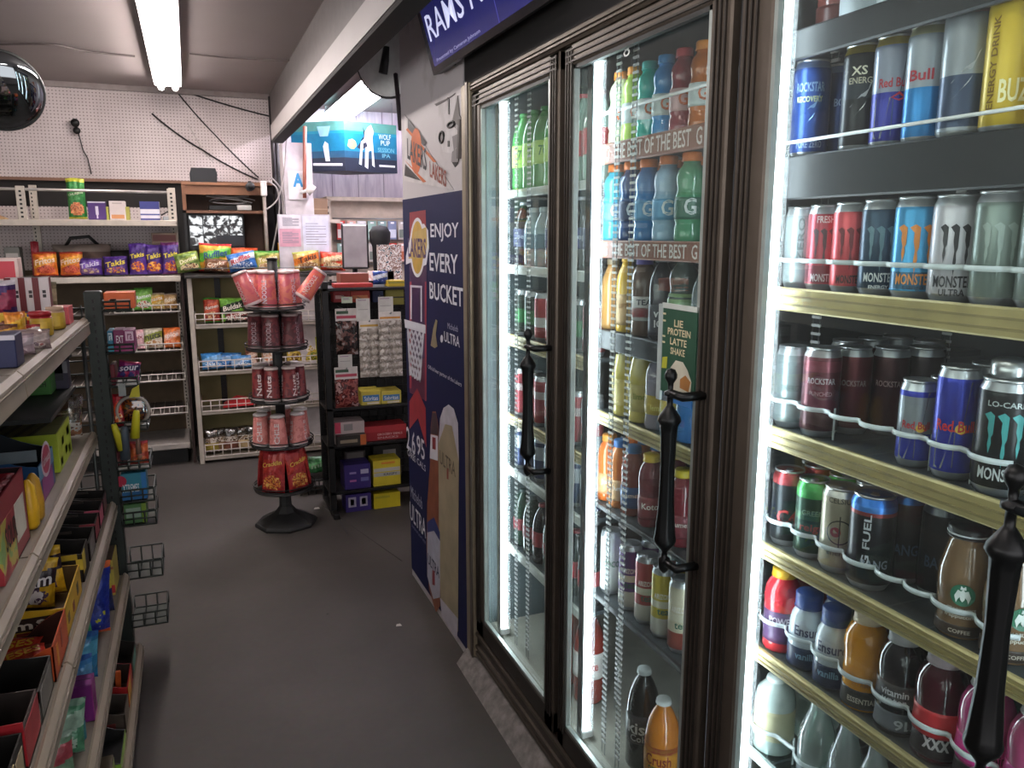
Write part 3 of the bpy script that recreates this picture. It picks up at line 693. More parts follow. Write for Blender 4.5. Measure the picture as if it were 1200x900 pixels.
g = MB(); q0, q1 = PY(343.5, 219, 5.968), PY(355, 203, 5.968); g.text('A', q0, (1, 0, 0), (0, 0, 1), q1.z - q0.z, mat('#3f93c8', .5), q1.x - q0.x, .04); g.build('lettering', s)
w = MB(); w.tube([PY(357, 148, 5.95), PY(357, 232, 5.95)], .013, mat('#a0604f', .5), 8); tag(w.build('pipe'), 'thin reddish brown pipe on the column edge', 'pipe')
w = MB(); c = PY(364, 222, 5.9); w.M = Matrix.Translation(c) @ Matrix.Rotation(-.9, 4, 'Y'); w.lathe([(0, .03), (.02, .028), (.035, .01), (.038, -.02), (0, -.025)], None, mat('#e3dcd8', .4), 16); w.M = Matrix(); w.tube([c, c + Vector((-.06, .06, -.02))], .012, WHITE); tag(w.build('spotlight'), 'small round cream fitting beside the letter A card', 'fitting')
# papers on a board
pb = MB(); a, b = PY(325, 251, 5.9), PY(389, 318, 5.9); pb.box((a.x, 5.9, b.z), (b.x, 5.908, a.z), mat('#c9c4cc', .5)); pb = tag(pb.build('notice_board'), 'pale board with taped notices right of the camera monitor', 'notice board')
for q, c, l in (((327, 252, 353, 268), '#e4dde3', 0), ((327, 268, 353, 289), '#d9a2b4', 0), ((354, 253, 386, 296), '#d8d9ea', 1)):
    a, b = PY(q[0], q[1], 5.9), PY(q[2], q[3], 5.9); w = MB().box((a.x, 5.8975, b.z), (b.x, 5.9, a.z), mat(c, .6))
    for k in range(3, 12): 
        z = a.z + (b.z - a.z) * k / 14; w.box((a.x + .02, 5.8972, z), (a.x + (b.x - a.x) * (.9 if k % 3 else .6), 5.8976, z + .004), mat('#8a8796', .6))
    w.build('notice', pb)

# ================================================================== CASHIER AREA
bx = empty('display_box', (1.06, 6.32, 2.05), 0, 'big hanging blue cardboard beer box printed with a wolf', 'display box')
cr = PY(404, 171, 6.32); BXx = cr.x; bx.location = (BXx, 6.32, 0)
zt, zb = PY(404, 141, 6.32).z, PY(404, 200, 6.32).z
aL = Vector((-.36, .30, 0)); aR = Vector((.44, .14, 0))
tq, tq2 = mat('#2a6a86', .45, var=.2, scale=3), mat('#20283a', .5)
w = MB(); pts = [Vector((0, 0, 0)), aR, aR + aL, aL]
bands = [(zb, zb + .1, tq2), (zb + .1, zb + .15, mat('#1c4f6c', .45)), (zb + .15, zb + .28, mat('#14799c', .45)), (zb + .28, zt - .07, mat('#1c8aa6', .45)), (zt - .07, zt, mat('#55958a', .5))]
for (z0, z1, m_) in bands:
    w.add([p + Vector((0, 0, z)) for z in (z0, z1) for p in pts], [(0, 1, 5, 4), (1, 2, 6, 5), (2, 3, 7, 6), (3, 0, 4, 7)] + ([(3, 2, 1, 0)] if z0 == zb else []) + ([(4, 5, 6, 7)] if z1 == zt else []), m_)
w.build('carton', bx)
g = MB(); dR = aR.normalized(); nR = Vector((dR.y, -dR.x, 0)); W_ = aR.length; hB = zt - zb; wm2 = mat('#e9eef0', .5)
def bf(pts, m, d=dR, n=nR, L=W_, lift=.003): g.add([d * (p[0] * L) + n * lift + Vector((0, 0, zb + p[1] * hB)) for p in pts], [tuple(range(len(pts)))], m)
bf([(.05, .5), (.1, .45), (.17, .45), (.22, .52), (.2, .6), (.14, .65), (.07, .62)], mat('#e8d27a', .5))
bf([(.25, .15), (.3, .13), (.32, .42), (.38, .5), (.36, .1), (.42, .06), (.44, .42), (.5, .44), (.5, .14), (.55, .1), (.53, .5), (.52, .7), (.55, .82), (.5, .96), (.43, .9), (.38, .8), (.36, .66), (.3, .6)], wm2, lift=.004)
bf([(.22, .48), (.3, .62), (.36, .66), (.38, .8), (.34, .92), (.36, .72), (.3, .64), (.28, .45)], tq2, lift=.005); bf([(.33, .45), (.42, .52), (.4, .6), (.34, .58)], tq2, lift=.005)
bf([(.64, .12), (.95, .12), (.95, .16), (.64, .16)], wm2); g.build('printed_wolf', bx)
g = MB()
for s_, x_, z_, h_, w_ in (('WOLF', .64, .68, .11, .24), ('PUP', .68, .56, .1, .18), ('SESSION', .62, .42, .09, .32), ('IPA', .7, .31, .08, .16)):
    g.text(s_, dR * (x_ * W_) + nR * .004 + Vector((0, 0, zb + z_ * hB)), dR, (0, 0, 1), h_ * hB, mat('#d9eef2' if z_ > .5 else '#77bcd0', .5), w_ * W_, .01)
g.build('lettering', bx)
g = MB(); dL = aL.normalized(); nL = Vector((-dL.y, dL.x, 0)); LL = aL.length
if nL.y > 0: nL = -nL
bf([(.28, .2), (.36, .2), (.4, .5), (.36, .6), (.3, .55)], wm2, dL, nL, LL); bf([(.05, .1), (.6, .12), (.6, .17), (.05, .15)], wm2, dL, nL, LL); bf([(.25, .9), (.5, .9), (.45, .7), (.3, .7)], mat('#8fc3d8', .5), dL, nL, LL); g.build('printed_crest', bx)
for p in (aL * .9, aR * .92): MB().tube([p + Vector((0, 0, zt)), p + Vector((0, 0, CEIL))], .0025, STEEL, 5).build('hanging_wire', bx)

# tobacco shelf behind the counter
tb = empty('back_counter_shelf', (1.35, 6.7, 0), 0, 'beige perforated shelf unit of hanging packets behind the cashier counter', 'shelf unit')
w = MB(); bei = mat('#cbbfae', .5); w.box((-.27, -.02, .9), (.9, .22, 1.88), mat('#b5a898', .6)); w.box((-.3, -.1, 1.87), (.9, .22, 1.9), bei); w.build('back_panel', tb)
w = MB(); w.box((-.32, -.1, .9), (-.27, .22, 1.88), bei)
for k in range(20): w.box((-.305, -.102, .95 + k * .045), (-.285, -.099, .97 + k * .045), DARK)
w.build('upright', tb); w = MB()
for z in (1.73, 1.55, 1.36): w.tube([(-.25, -.05, z), (.9, -.05, z)], .006, STEEL, 6)
w.build('hook_rail', tb)
pk = [('#c9413a', '#e8e2da'), ('#e6b9ac', '#c26a4a'), ('#e6e6ea', '#c7c9d2'), ('#8fb0a6', '#d8e0dd'), ('#8aa7a5', '#e0e6e4'), ('#7c88a8', '#d0d6e4'), ('#b9b4ae', '#6f7a72'), ('#c7c2b9', '#8a8680')]
for r_, (z, n) in enumerate(((1.56, 7), (1.38, 7))):
    for k in range(n):
        c1, c2 = pk[(k + r_ * 3) % 8]; nm_ = ('red', 'salmon', 'white', 'sage', 'grey green', 'slate blue', 'stone', 'taupe')[(k + r_ * 3) % 8]
        carton('%s blister packet hanging number %s of the %s hook rail behind the cashier counter' % (nm_, ('one', 'two', 'three', 'four', 'five', 'six', 'seven')[k], ('upper', 'lower')[r_]), (1.35 - .19 + k * .085, 6.628, z), (.07, .02, .15), c1, bands=((.1, .9, .1, .55, c2), (.3, .7, .86, .95, '#f2f2f2')), cat='packet', name='blister_packet', group='packets behind the cashier counter')
ob = carton('brown cardboard box on the shelf corner right of the letter A card', (.955, 6.62, 1.7215), (.18, .2, .16), '#8a6f57', bands=((.02, .98, .45, .5, '#a58a6f'),), cat='box')
structure(MB().box((.86, 6.52, 1.69), (1.14, 6.75, 1.72), bei), 'trim_8')
# counter
cnt = empty('checkout_counter', (1.35, 5.6, 0), 0, 'checkout counter behind the black wire rack', 'counter')
MB().box((-.4, -.3, 0), (.85, .3, 1.2), mat('#7a5a46', .6), .005).build('body', cnt); MB().box((-.42, -.33, 1.2), (.87, .33, 1.235), mat('#c9c2c0', .5), .006).build('counter_top', cnt)
# register monitor seen from behind
a, b = PY(400, 262, 5.55), PY(433, 315, 5.55)
mo = empty('register_monitor', ((a.x + b.x) / 2, 5.55, 1.235), 0, 'silver backed register monitor standing on the checkout counter', 'monitor')
mw, mh = (b.x - a.x), a.z - b.z; z0_ = b.z - 1.235
w = MB(); w.box((-mw / 2, 0, z0_), (mw / 2, .035, z0_ + mh), mat('#2a2a2c', .4), .008); w.build('housing', mo)
w = MB(); w.box((-mw / 2 + .008, -.004, z0_ + .012), (mw / 2 - .012, .001, z0_ + mh - .01), mat('#b9b3b5', .25, .6, var=.2, scale=6), .006); w.build('screen', mo)
w = MB(); w.lathe([(.09, 0), (.09, .012), (.02, .02), (.018, z0_ + .05)], None, BLACK, 20, (0, .05, 0)); w.build('stand', mo)
# printer and clutter right of the monitor
w = MB(); q = PY(452, 275, 5.5); w.M = Matrix.Translation((q.x - .03, 5.55, 1.575)); w.lathe([(0, .09), (.05, .08), (.075, .04), (.07, -.02), (.055, -.06), (.05, -.3)], None, mat('#17171a', .7), 18); w.M = Matrix(); w.box((q.x - .07, 5.5, 1.235), (q.x + .05, 5.6, 1.3), BLACK, .01)
tag(w.build('card_reader'), 'black rounded card reader on a post right of the register monitor', 'card reader')
def yq(u, v, y): p = PY(u, v, y); return p
for i, (q, cols, lab) in enumerate((((443, 287, 471, 318), ('#cfc4c0', '#8a6a60', '#e8e2de', '#3f5560'), 'grey rack card of small packets beside the black card reader'), ((432, 318, 462, 333), ('#e8b9b0', '#f0e6e2'), 'pink and white leaflet pile on the counter above the black wire rack'))):
    a, b = PY(q[0], q[1], 5.42), PY(q[2], q[3], 5.42); b.z = 1.236
    o = MB().box((a.x, 5.42, b.z), (b.x, 5.47, max(a.z, 1.29)), speckle(cols, 45, .5, 0, i)); 
    tag(o.build('packet_display'), lab, 'display')
# ================================================================== DRINKS
def lq(c, rough=.12): return mat(c, rough, 0, var=.12, scale=25, coat=.4)
def face(x, y, off=0.): return math.atan2(-y, -x) + off
LIDP = [(0, 0), (.62, 0), (.66, -.03), (.8, -.03), (.86, .06), (.9, .06), (.93, 0)]
DR = []
def can(label, pos, r, h, col, rim='#c9ccd0', bands=(), art=None, text=(), off=0., metal=.45, tab='#b9bcc0', group=None, cat='can', name='drink_can', lid=True):
    n = 22; m = mat(col, .3, metal, var=.06); k = r * .16
    prof = [(r * .8, 0), (r * .86, .004), (r, .013)]
    zs = sorted({.013, h - .022} | {z for b in bands for z in (b[0] * h, b[1] * h) if .013 < z < h - .022})
    prof += [(r, z) for z in zs[1:]] + [(r * .985, h - .016), (r * .86, h - .005), (r * .85, h - .003)]
    segs = [(0, 2, SILVER)]
    for b in bands:
        i0 = 2 + sum(1 for z in zs if z < b[0] * h - 1e-6); i1 = 2 + sum(1 for z in zs if z < b[1] * h - 1e-6)
        segs.append((i0, i1, mat(b[2], .3, b[3] if len(b) > 3 else metal, var=.06)))
    if rim: segs.append((len(prof) - 3, len(prof) - 1, mat(rim, .3, .8)))
    o = MB().lathe(prof, segs, m, n).build(name); o.location = pos; o.rotation_euler = (0, 0, face(pos[0], pos[1], off)); tag(o, label, cat, group)
    l = MB(); R = r * .87
    l.lathe([(R * 1.03, h - .004), (R * 1.04, h), (R * .97, h + .0005), (R * .93, h - .005), (0, h - .005)], None, SILVER, n).build('lid', o)
    t = MB(); t.lathe([(.008, h - .004), (.008, h - .0025), (0, h - .0025)], None, mat(tab, .3, .7), 8, (.004, 0, 0)); t.box((-.012, -.006, h - .0045), (.002, .006, h - .003), mat(tab, .3, .7), .001); t.build('pull_tab', o)
    a = MB(); Rr = r + .0006
    if art: art(a, r, h)
    for (s, z, hh, w, c, a0) in text: a.wraptext(s, Rr + .0003, z * h, hh, mat(c, .35, .2), a0, w, .02) if w > 0 else a.wraptext(s, Rr + .0003, z * h, hh, mat(c, .35, .2), a0, -w, .02, vert=True)
    if a.v: a.build('lettering', o)
    DR.append((o, r))
    return o
def claw(c, s=1., z=.6):
    def f(a, r, h):
        m = mat(c, .4, .1); R = r + .0006; S = r * s
        for k, (x, L) in enumerate(((-.5, .2), (-.02, .3), (.46, .22))):
            x *= S; w = S * .1; b = z * h
            pl = [(x - 2.6 * w, b + .1 * h), (x - .4 * w, b + .13 * h), (x + 1.3 * w, b + .1 * h), (x + 1.2 * w, b - .3 * L * h), (x + .6 * w, b - .45 * L * h), (x + .9 * w, b - .7 * L * h), (x + .1 * w, b - 1.15 * L * h), (x - .5 * w, b - .75 * L * h), (x - .2 * w, b - .4 * L * h), (x - .9 * w, b - .1 * L * h), (x - .8 * w, b + .05 * h)]
            a.wrappoly(pl, R, m)
    return f
def bull(silver='#b9bdc4', blue='#2733a0', sun=True):
    def f(a, r, h):
        R = r + .0005
        a.wrappoly([(.0, h * .12), (r * 1.0, h * .12), (r * 1.0, h * .45), (.0, h * .45)], R, mat(silver, .25, .7)); a.wrappoly([(r * .3, h * .45), (r * 1.2, h * .45), (r * 1.2, h * .88), (r * .55, h * .88)], R, mat(silver, .25, .7))
        a.wrappoly([(-r * .9, h * .1), (-r * .45, h * .1), (-r * .1, h * .45), (-r * .9, h * .45)], R, mat(silver, .25, .7))
        if sun: a.wrappoly([(r * .25 + r * .25 * math.cos(t * PI / 7), h * .47 + r * .25 * math.sin(t * PI / 7)) for t in range(14)], R + .0003, mat('#e2b53a', .4))
        a.wrappoly([(-r * .1, h * .45), (r * .3, h * .5), (r * .65, h * .45), (r * .3, h * .42)], R + .0005, mat('#cf2b35', .4))
    return f
def target(a, r, h):
    R = r + .0006; m = mat('#3a3634', .5)
    for rr, w in ((.62, .07),):
        for k in range(20):
            g0, g1 = 2 * PI * k / 20, 2 * PI * (k + 1) / 20
            a.wrappoly([(r * rr * math.cos(g0), h * .5 + r * rr * math.sin(g0)), (r * (rr + w) * math.cos(g0), h * .5 + r * (rr + w) * math.sin(g0)), (r * (rr + w) * math.cos(g1), h * .5 + r * (rr + w) * math.sin(g1)), (r * rr * math.cos(g1), h * .5 + r * rr * math.sin(g1))], R, m)
    a.wrappoly([(-r * .2 + r * .28 * math.cos(t * PI / 8), h * .5 + r * .28 * math.sin(t * PI / 8)) for t in range(16)], R, mat('#a33430', .4))
    for x0, z0, x1, z1 in ((-.9, -.03, .9, .03), (-.03, -.9, .03, .9)): a.wrappoly([(r * x0, h * .5 + r * z0), (r * x1, h * .5 + r * z0), (r * x1, h * .5 + r * z1), (r * x0, h * .5 + r * z1)], R, m)
def slash(c):
    def f(a, r, h):
        a.wrappoly([(-r * .5, h * .3), (-r * .1, h * .38), (r * .6, h * .6), (r * .1, h * .42)], r + .0006, mat(c, .3, .5)); a.wrappoly([(-r * .6, h * .42), (r * .2, h * .52), (r * .5, h * .66), (-r * .1, h * .52)], r + .0006, mat(c, .3, .5))
    return f
PROF = {  # (radius, height) as fractions of r and h
 'gator': [(.82, 0), (.95, .015), (1, .05), (1, .17), (.93, .2), (.93, .22), (1, .25), (1, .5), (.9, .56), (.86, .6), (.93, .66), (.95, .72), (.85, .79), (.62, .845), (.56, .86), (.56, .9)],
 'soda': [(.7, 0), (.9, .012), (1, .05), (.97, .2), (1, .3), (1, .58), (.97, .66), (.82, .78), (.55, .88), (.38, .92), (.36, .955)],
 'slim': [(.8, 0), (.96, .012), (1, .04), (1, .62), (.92, .72), (.68, .82), (.52, .87), (.5, .92)],
 'glass': [(.85, 0), (.98, .012), (1, .04), (1, .45), (.94, .54), (.7, .66), (.5, .76), (.42, .86), (.4, .96)],
 'frap': [(.8, 0), (.9, .01), (.93, .04), (.9, .2), (.96, .36), (1, .5), (.97, .6), (.84, .72), (.72, .82), (.68, .9), (.72, .905)],
 'ensure': [(.85, 0), (.98, .015), (1, .06), (1, .45), (.97, .58), (.86, .7), (.66, .78), (.6, .8)],
 'bai': [(.8, 0), (.95, .01), (.98, .05), (.93, .2), (1, .3), (.95, .42), (.98, .55), (1, .66), (.93, .76), (.75, .84), (.56, .88), (.54, .9)],
 'jug': [(.9, 0), (1, .02), (1, .7), (.9, .8), (.55, .9), (.42, .92), (.42, .95)]}
CAPH = {'gator': .1, 'soda': .045, 'slim': .08, 'glass': .04, 'frap': .095, 'ensure': .2, 'bai': .1, 'jug': .05}
CAPR = {'gator': .62, 'soda': .42, 'slim': .56, 'glass': .46, 'frap': .78, 'ensure': .74, 'bai': .64, 'jug': .48}
def bottle(label, pos, kind, r, h, liq, cap, band=None, text=(), off=0., art=None, group=None, fill=None, name='drink_bottle', lab2=None, mcap=None, clear=False):
    n = 22; P = [(a * r, b * h) for a, b in PROF[kind]]
    m = glass(liq, .14, .05, .5) if clear else lq(liq); segs = []
    if fill: 
        P2 = []; done = False
        for q0, q1 in zip(P, P[1:]):
            P2.append(q0)
            if q0[1] < fill * h < q1[1]: t = (fill * h - q0[1]) / (q1[1] - q0[1]); P2.append((q0[0] + t * (q1[0] - q0[0]), fill * h))
        P = P2 + [P[-1]]; i = min(k for k in range(len(P)) if P[k][1] >= fill * h - 1e-6); segs = [(i, len(P), glass('#dfe9e6', .12, .04))]
    o = MB().lathe(P, segs, m, n).build(name); o.location = pos; o.rotation_euler = (0, 0, face(pos[0], pos[1], off)); tag(o, label, 'bottle', group)
    c = MB(); cr = CAPR[kind] * r; ch = CAPH[kind] * h; z0 = P[-1][1] - .002; cm = mcap or mat(cap, .4)
    c.lathe([(cr * .97, z0), (cr, z0 + .002), (cr, z0 + ch - .003), (cr * .9, z0 + ch), (0, z0 + ch)], None, cm, n)
    c.tube(ring_pts(cr * 1.01, z0 + .001, 20), .0012, cm, 5, True); c.build('cap', o)
    def rad(z):
        for q0, q1 in zip(P, P[1:]):
            if q0[1] <= z <= q1[1] and q1[1] > q0[1]: return q0[0] + (q1[0] - q0[0]) * (z - q0[1]) / (q1[1] - q0[1])
        return r
    for bb in ((band,) if band else ()) + ((lab2,) if lab2 else ()):
        z0, z1, cc = bb[:3]; zz = [z0 + (z1 - z0) * k / 6 for k in range(7)]
        MB().lathe([(rad(z * h) + .0007, z * h) for z in zz], None, mat(cc, .38, var=.08), n).build('label', o)
    a = MB()
    if art: art(a, r, h)
    for (s, z, hh, w, cc, a0) in text:
        if w > 0: a.wraptext(s, rad(z * h) + .0016, z * h, hh, mat(cc, .4), a0, w, .02)
        else: a.wraptext(s, rad(z * h) + .0016, z * h, hh, mat(cc, .4), a0, -w, .02, vert=True)
    if a.v: a.build('lettering', o)
    DR.append((o, r))
    return o
X0 = 1.05
def at(u, v, z, x=X0): p = PX(u, v, x); return Vector((x, p.y, z + .0015))
def behind(o, n, label, dx=.072, dy=0., x0=None):
    rr = [q for p_, q in DR if p_ == o][0]
    for k in range(1, n + 1):
        c_ = copy_tree(o, Vector((o.location.x + dx * k, o.location.y + dy * k, o.location.z)), o.rotation_euler.z + .5 * k, label if n == 1 else label + (', second row', ', third row', ', fourth row')[k - 1]); DR.append((c_, rr))
N3 = 'behind the nearest door'
# ---- shelf C (upper gold)
C = 1.5; hC = .15
def C_(u, v): return at(u, v, C)
pinkc = can('pale frosted grey energy can at the lit left end of the upper gold shelf', C_(934, 290), .029, .148, '#a9b4b6', metal=.3, text=(('ZERO', .6, .012, -.08, '#6f7c7e', 0),))
can('slim pink-red energy can with grey claw print on the upper gold shelf', C_(959, 290), .030, .15, '#b8505c', art=claw('#5b4c52', 1.), text=(('FRESH', .83, .012, .03, '#e6d6d8', 0), ('MONSTER', .16, .014, .042, '#cfc7c9', 0)), bands=((.1, .3, '#7d3a44'),), tab='#c33')
can('bright coral red energy can with dark claw print on the upper gold shelf', C_(994, 290), .031, .152, '#d0525a', art=claw('#7d2f38'), text=(('MONSTER', .16, .014, .042, '#3a2a2e', 0),), tab='#b33')
can('dark navy energy can with silver claw print left of the light blue can', C_(1031, 290), .033, .154, '#2a4156', art=claw('#5f7f8c'), text=(('MONSTER', .2, .015, .05, '#c9d0d4', 0), ('ENERGY', .1, .006, .03, '#c9d0d4', 0)), bands=((.88, .93, '#5d7486'),))
can('light blue energy can with bold orange claw print on the upper gold shelf', C_(1074, 290), .034, .156, '#3f93c4', art=claw('#e08a3c', 1.15), text=(('MONSTER', .2, .017, .055, '#d98a45', 0), ('mango', .11, .008, .03, '#20384a', 0)), bands=((.1, .27, '#2c5a78'),))
can('white energy can with black claw print on the upper gold shelf', C_(1118, 290), .034, .156, '#c3bfc6', art=claw('#25242a', .9), text=(('MONSTER', .2, .017, .055, '#2a2a30', 0), ('ULTRA', .1, .010, .035, '#2a2a30', 0)), metal=.3)
gc = can('grey-green energy can right of the white claw can on the upper gold shelf', C_(1156, 290), .034, .158, '#7d8a84', art=claw('#98a69f', 1.), metal=.4)
can('dull silver-grey energy can at the right end of the upper gold shelf', C_(1194, 290), .034, .158, '#85908e', art=claw('#6a7472', 1.), metal=.4)
can('dull grey tall can half out of the frame on the upper gold shelf', C_(1226, 290), .034, .158, '#77817f', metal=.4)
# ---- shelf B (second black)
B = 1.73
def B_(u, v, x=X0): return at(u, v, B, x)
can('royal blue tall energy can with vertical lettering at the left of the second black shelf', B_(930, 150), .032, .17, '#2c4f9a', rim='#7f93c0', text=(('ROCKSTAR', .72, .016, .05, '#8fb0d8', -.1), ('RECOVERY', .6, .010, .045, '#cfd9a0', -.1), ('PURE ZERO', .15, .012, .045, '#9fb6e0', 0)), art=slash('#8fb6e6'))
can('darker blue tall can just behind the royal blue energy can on the second black shelf', B_(962, 148, 1.118), .03, .168, '#263f78', rim='#7f93c0', text=(('BOOM', .6, .014, .04, '#9fb6e0', .3),))
can('dark bronze can between the blue cans and the black gold topped can', B_(987, 146, 1.115), .026, .166, '#5a4a44')
can('black can with gold rim and thin white lines on the second black shelf', B_(1008, 140), .032, .172, '#26282c', rim='#c0a84a', text=(('XS', .75, .014, .025, '#d9d3c0', -.2), ('ENERGY', .66, .010, .045, '#b9b3a0', 0)), art=slash('#c9ccd0'), bands=((.5, .68, '#3a3e46'),))
can('silver and dark blue slim can with gold rim on the second black shelf', B_(1045, 138), .031, .172, '#8f95a6', rim='#c0a84a', art=bull('#9aa0ae', '#222a80', False), bands=((.05, .5, '#2a2f8c'),), text=(('Red Bull', .58, .014, .045, '#b03040', 0),))
can('silver and sky blue slim can on the second black shelf', B_(1088, 135), .031, .174, '#9fa6b0', rim='#c9c7a0', bands=((.05, .48, '#2a7fc0'),), text=(('Bull', .58, .016, .035, '#b03040', -.3),))
can('tall silver can with pink lid and navy lower half on the second black shelf', B_(1135, 125), .034, .186, '#9a9fa6', rim='#c09aa2', bands=((.1, .48, '#3f4c66'),), art=slash('#c9ccd4'), tab='#c77f8f')
can('tall yellow can with pale lettering at the right of the second black shelf', B_(1186, 118), .035, .188, '#d0b02e', rim='#d9c56a', metal=.2, text=(('BUZZ', .3, .03, .05, '#efe6b0', .3), ('ENERGY DRINK', .5, .01, -.12, '#8a6a20', -.7)))
can('second yellow can behind and right of the tall yellow one', B_(1225, 118), .035, .186, '#c9a82c', rim='#d9c56a', metal=.2)
# ---- shelf A (top black): white jugs
A = 1.94
for u, c, l in ((952, '#7d4038', 'brown-red bottle behind the light strip on the top shelf of the nearest door'), (968, '#e2e6e6', 'white milk bottle leftmost on the top shelf of the nearest door'), (998, '#d9dfe0', 'white milk bottle second from left on the top shelf of the nearest door'), (1036, '#e6e9e8', 'wide white milk bottle third from left on the top shelf of the nearest door'), (1085, '#dde2e2', 'white milk bottle at the right of the top shelf of the nearest door')):
    p = PX(u, 20, 1.09); bottle(l, Vector((1.09, p.y, A + .0015)), 'jug', .04 if u > 960 else .03, .15, c, '#8a3030' if u == 998 else '#e8ecec', band=(.1, .35, '#d2dade' if u > 960 else '#5a2a25'))
# ---- shelf D (second gold)
D = 1.238
def D_(u, v, x=X0): return at(u, v, D, x)
can('pale grey energy can at the lit left end of the second gold shelf', D_(927, 450), .031, .155, '#8f9a9c', metal=.5, text=(('ENERGY', .5, .012, .04, '#6b7678', 0),))
rs = can('dark red energy can with white star-brand lettering on the second gold shelf', D_(962, 455), .033, .162, '#6e3a42', rim='#b9b4b6', text=(('ROCKSTAR', .64, .011, .05, '#d9ccd0', .0), ('PUNCHED', .5, .008, .04, '#c09aa2', 0)), bands=((.08, .3, '#4d2a32'), (.74, .86, '#8c4a54')))
for k, (u, v, x, c, l) in enumerate(((1000, 440, 1.12, '#6a2b30', 'wine red can in the second row behind the star-brand can'), (1035, 440, 1.16, '#4a2528', 'dark maroon can in the second row right of the wine red can'), (968, 430, 1.18, '#563036', 'maroon can in the third row on the second gold shelf'), (998, 425, 1.24, '#45282c', 'dark can in the fourth row on the second gold shelf'), (1075, 425, 1.22, '#33262a', 'blackish can deep in the middle of the second gold shelf'), (1020, 420, 1.28, '#3a2a2e', 'dim can at the back left of the second gold shelf'), (1060, 418, 1.32, '#332a2c', 'dim can at the back middle of the second gold shelf'))):
    can(l, D_(u, v, x), .032, .16, c, text=(('ROCKSTAR', .6, .011, .05, '#a88', 0),) if k < 2 else ())
b1 = can('small blue and silver slim can beside the larger blue can on the second gold shelf', D_(1076, 470), .027, .138, '#2f3ca8', art=bull(), bands=((.4, .82, '#8f959c'),), text=(('Red Bull', .5, .012, .042, '#c2303a', 0),))
b2 = can('large blue slim can with red lettering and yellow sun on the second gold shelf', D_(1122, 475), .030, .17, '#2b37a6', art=bull(), text=(('Red Bull', .49, .017, .055, '#cf2b35', 0),))
behind(b1, 1, 'small blue slim can in the row behind the front small blue can', .06); behind(b2, 2, 'blue slim can in line behind the large blue slim can', .065)
mb_ = can('big black can with teal claw print and silver screw top on the second gold shelf', D_(1180, 485), .037, .165, '#17191b', art=claw('#3f9a98', 1.), text=(('MONSTER', .2, .018, .06, '#c9cfcf', 0), ('LO-CARB', .8, .008, .05, '#a9b0b0', 0)))
MB().lathe([(.024, .166), (.026, .17), (.026, .188), (.02, .192), (0, .192)], None, SILVER, 20).build('screw_top', mb_)
behind(mb_, 1, 'black teal-print can behind the big black screw-top can', .085)
# ---- shelf E (third gold)
E_z = 1.005
def E_(u, v, x=X0): return at(u, v, E_z, x)
def cblk(l, u, v, c, rim, **k): return can(l, E_(u, v), k.pop('r', .031), k.pop('h', .15), c, rim=rim, **k)
x1 = cblk('black can with red rim at the lit left end of the third gold shelf', 924, 580, '#2a2f33', '#b04448', text=(('C4', .4, .03, .04, '#a33', 0),), bands=((.82, .88, '#a8444a'),)); behind(x1, 1, 'red rimmed can behind the front red rimmed can on the third gold shelf')
x2 = cblk('green topped dark can second from left on the third gold shelf', 953, 592, '#2f4a3c', '#4fae5c', bands=((.78, .88, '#58b868'), (.5, .6, '#476a50')), text=(('reign', .4, .018, .045, '#a5483c', 0), ('GREEN', .6, .010, .04, '#8fae98', 0))); behind(x2, 1, 'red lidded black can behind the green topped can')
x3 = cblk('pale champagne can with black crosshair and red dot on the third gold shelf', 985, 606, '#b9b09a', '#c9c6c0', art=target, text=(('CELSIUS', .87, .010, .045, '#5a554c', 0), ('energy', .24, .012, .04, '#6a645a', 0)), r=.033, h=.156, metal=.35); behind(x3, 1, 'champagne can in the second row behind the crosshair can')
x4 = cblk('black can with shiny blue rim and red ring on the third gold shelf', 1022, 622, '#1d1f24', '#2f6fc0', bands=((.84, .885, '#3a7fd0'), (.8, .84, '#8f3a3a')), text=(('G FUEL', .55, .012, -.09, '#d0d4da', -.2), ('BANG', .3, .016, .045, '#8f9aa8', .2)), r=.037, h=.165)
for k, (u, v, x, l) in enumerate(((1062, 610, 1.12, 'black can with blue rim in the second row right of the shiny blue rim can'), (1090, 600, 1.18, 'dim black can in the third row of the third gold shelf'), (1040, 592, 1.2, 'dim black can at the back of the third gold shelf'), (1105, 610, 1.13, 'black can with cracked-ice print left of the coffee bottles'))):
    can(l, E_(u, v, x), .034, .16, '#1c1d21', rim='#2a5a90' if k == 0 else '#55585c', text=(('BANG', .4, .02, .05, '#3a4a60', 0),))
def siren(a, r, h):
    m = mat('#2f6f52', .4); w_ = mat('#d9e0da', .4); R = r + .001; cz = h * .42
    a.wrappoly([(.017 * math.cos(t * PI / 12), cz + .017 * math.sin(t * PI / 12)) for t in range(24)], R, m); 
    for s_ in (-1, 1):
        a.wrappoly([(s_ * .002, cz + .006), (s_ * .007, cz + .008), (s_ * .011, cz - .002), (s_ * .008, cz - .012), (s_ * .006, cz - .006), (s_ * .003, cz - .002)], R + .0004, w_)
    a.wrappoly([(-.004, cz + .004), (0, cz + .01), (.004, cz + .004), (.003, cz - .006), (0, cz - .01), (-.003, cz - .006)], R + .0006, w_); a.wrappoly([(-.004, cz + .009), (-.003, cz + .015), (0, cz + .012), (.003, cz + .015), (.004, cz + .009)], R + .0006, w_)
f1 = bottle('glass bottle of milky coffee with green round emblem and black cap on third gold shelf', E_(1137, 660), 'frap', .037, .172, '#7d6248', '#15171a', text=(('STARBUCKS', .28, .006, .04, '#ded6c8', 0), ('frappuccino', .215, .008, .045, '#d9cfc0', 0), ('COFFEE', .08, .006, .03, '#c9bfb0', 0)), art=siren, band=(.03, .13, '#3a2c24'))
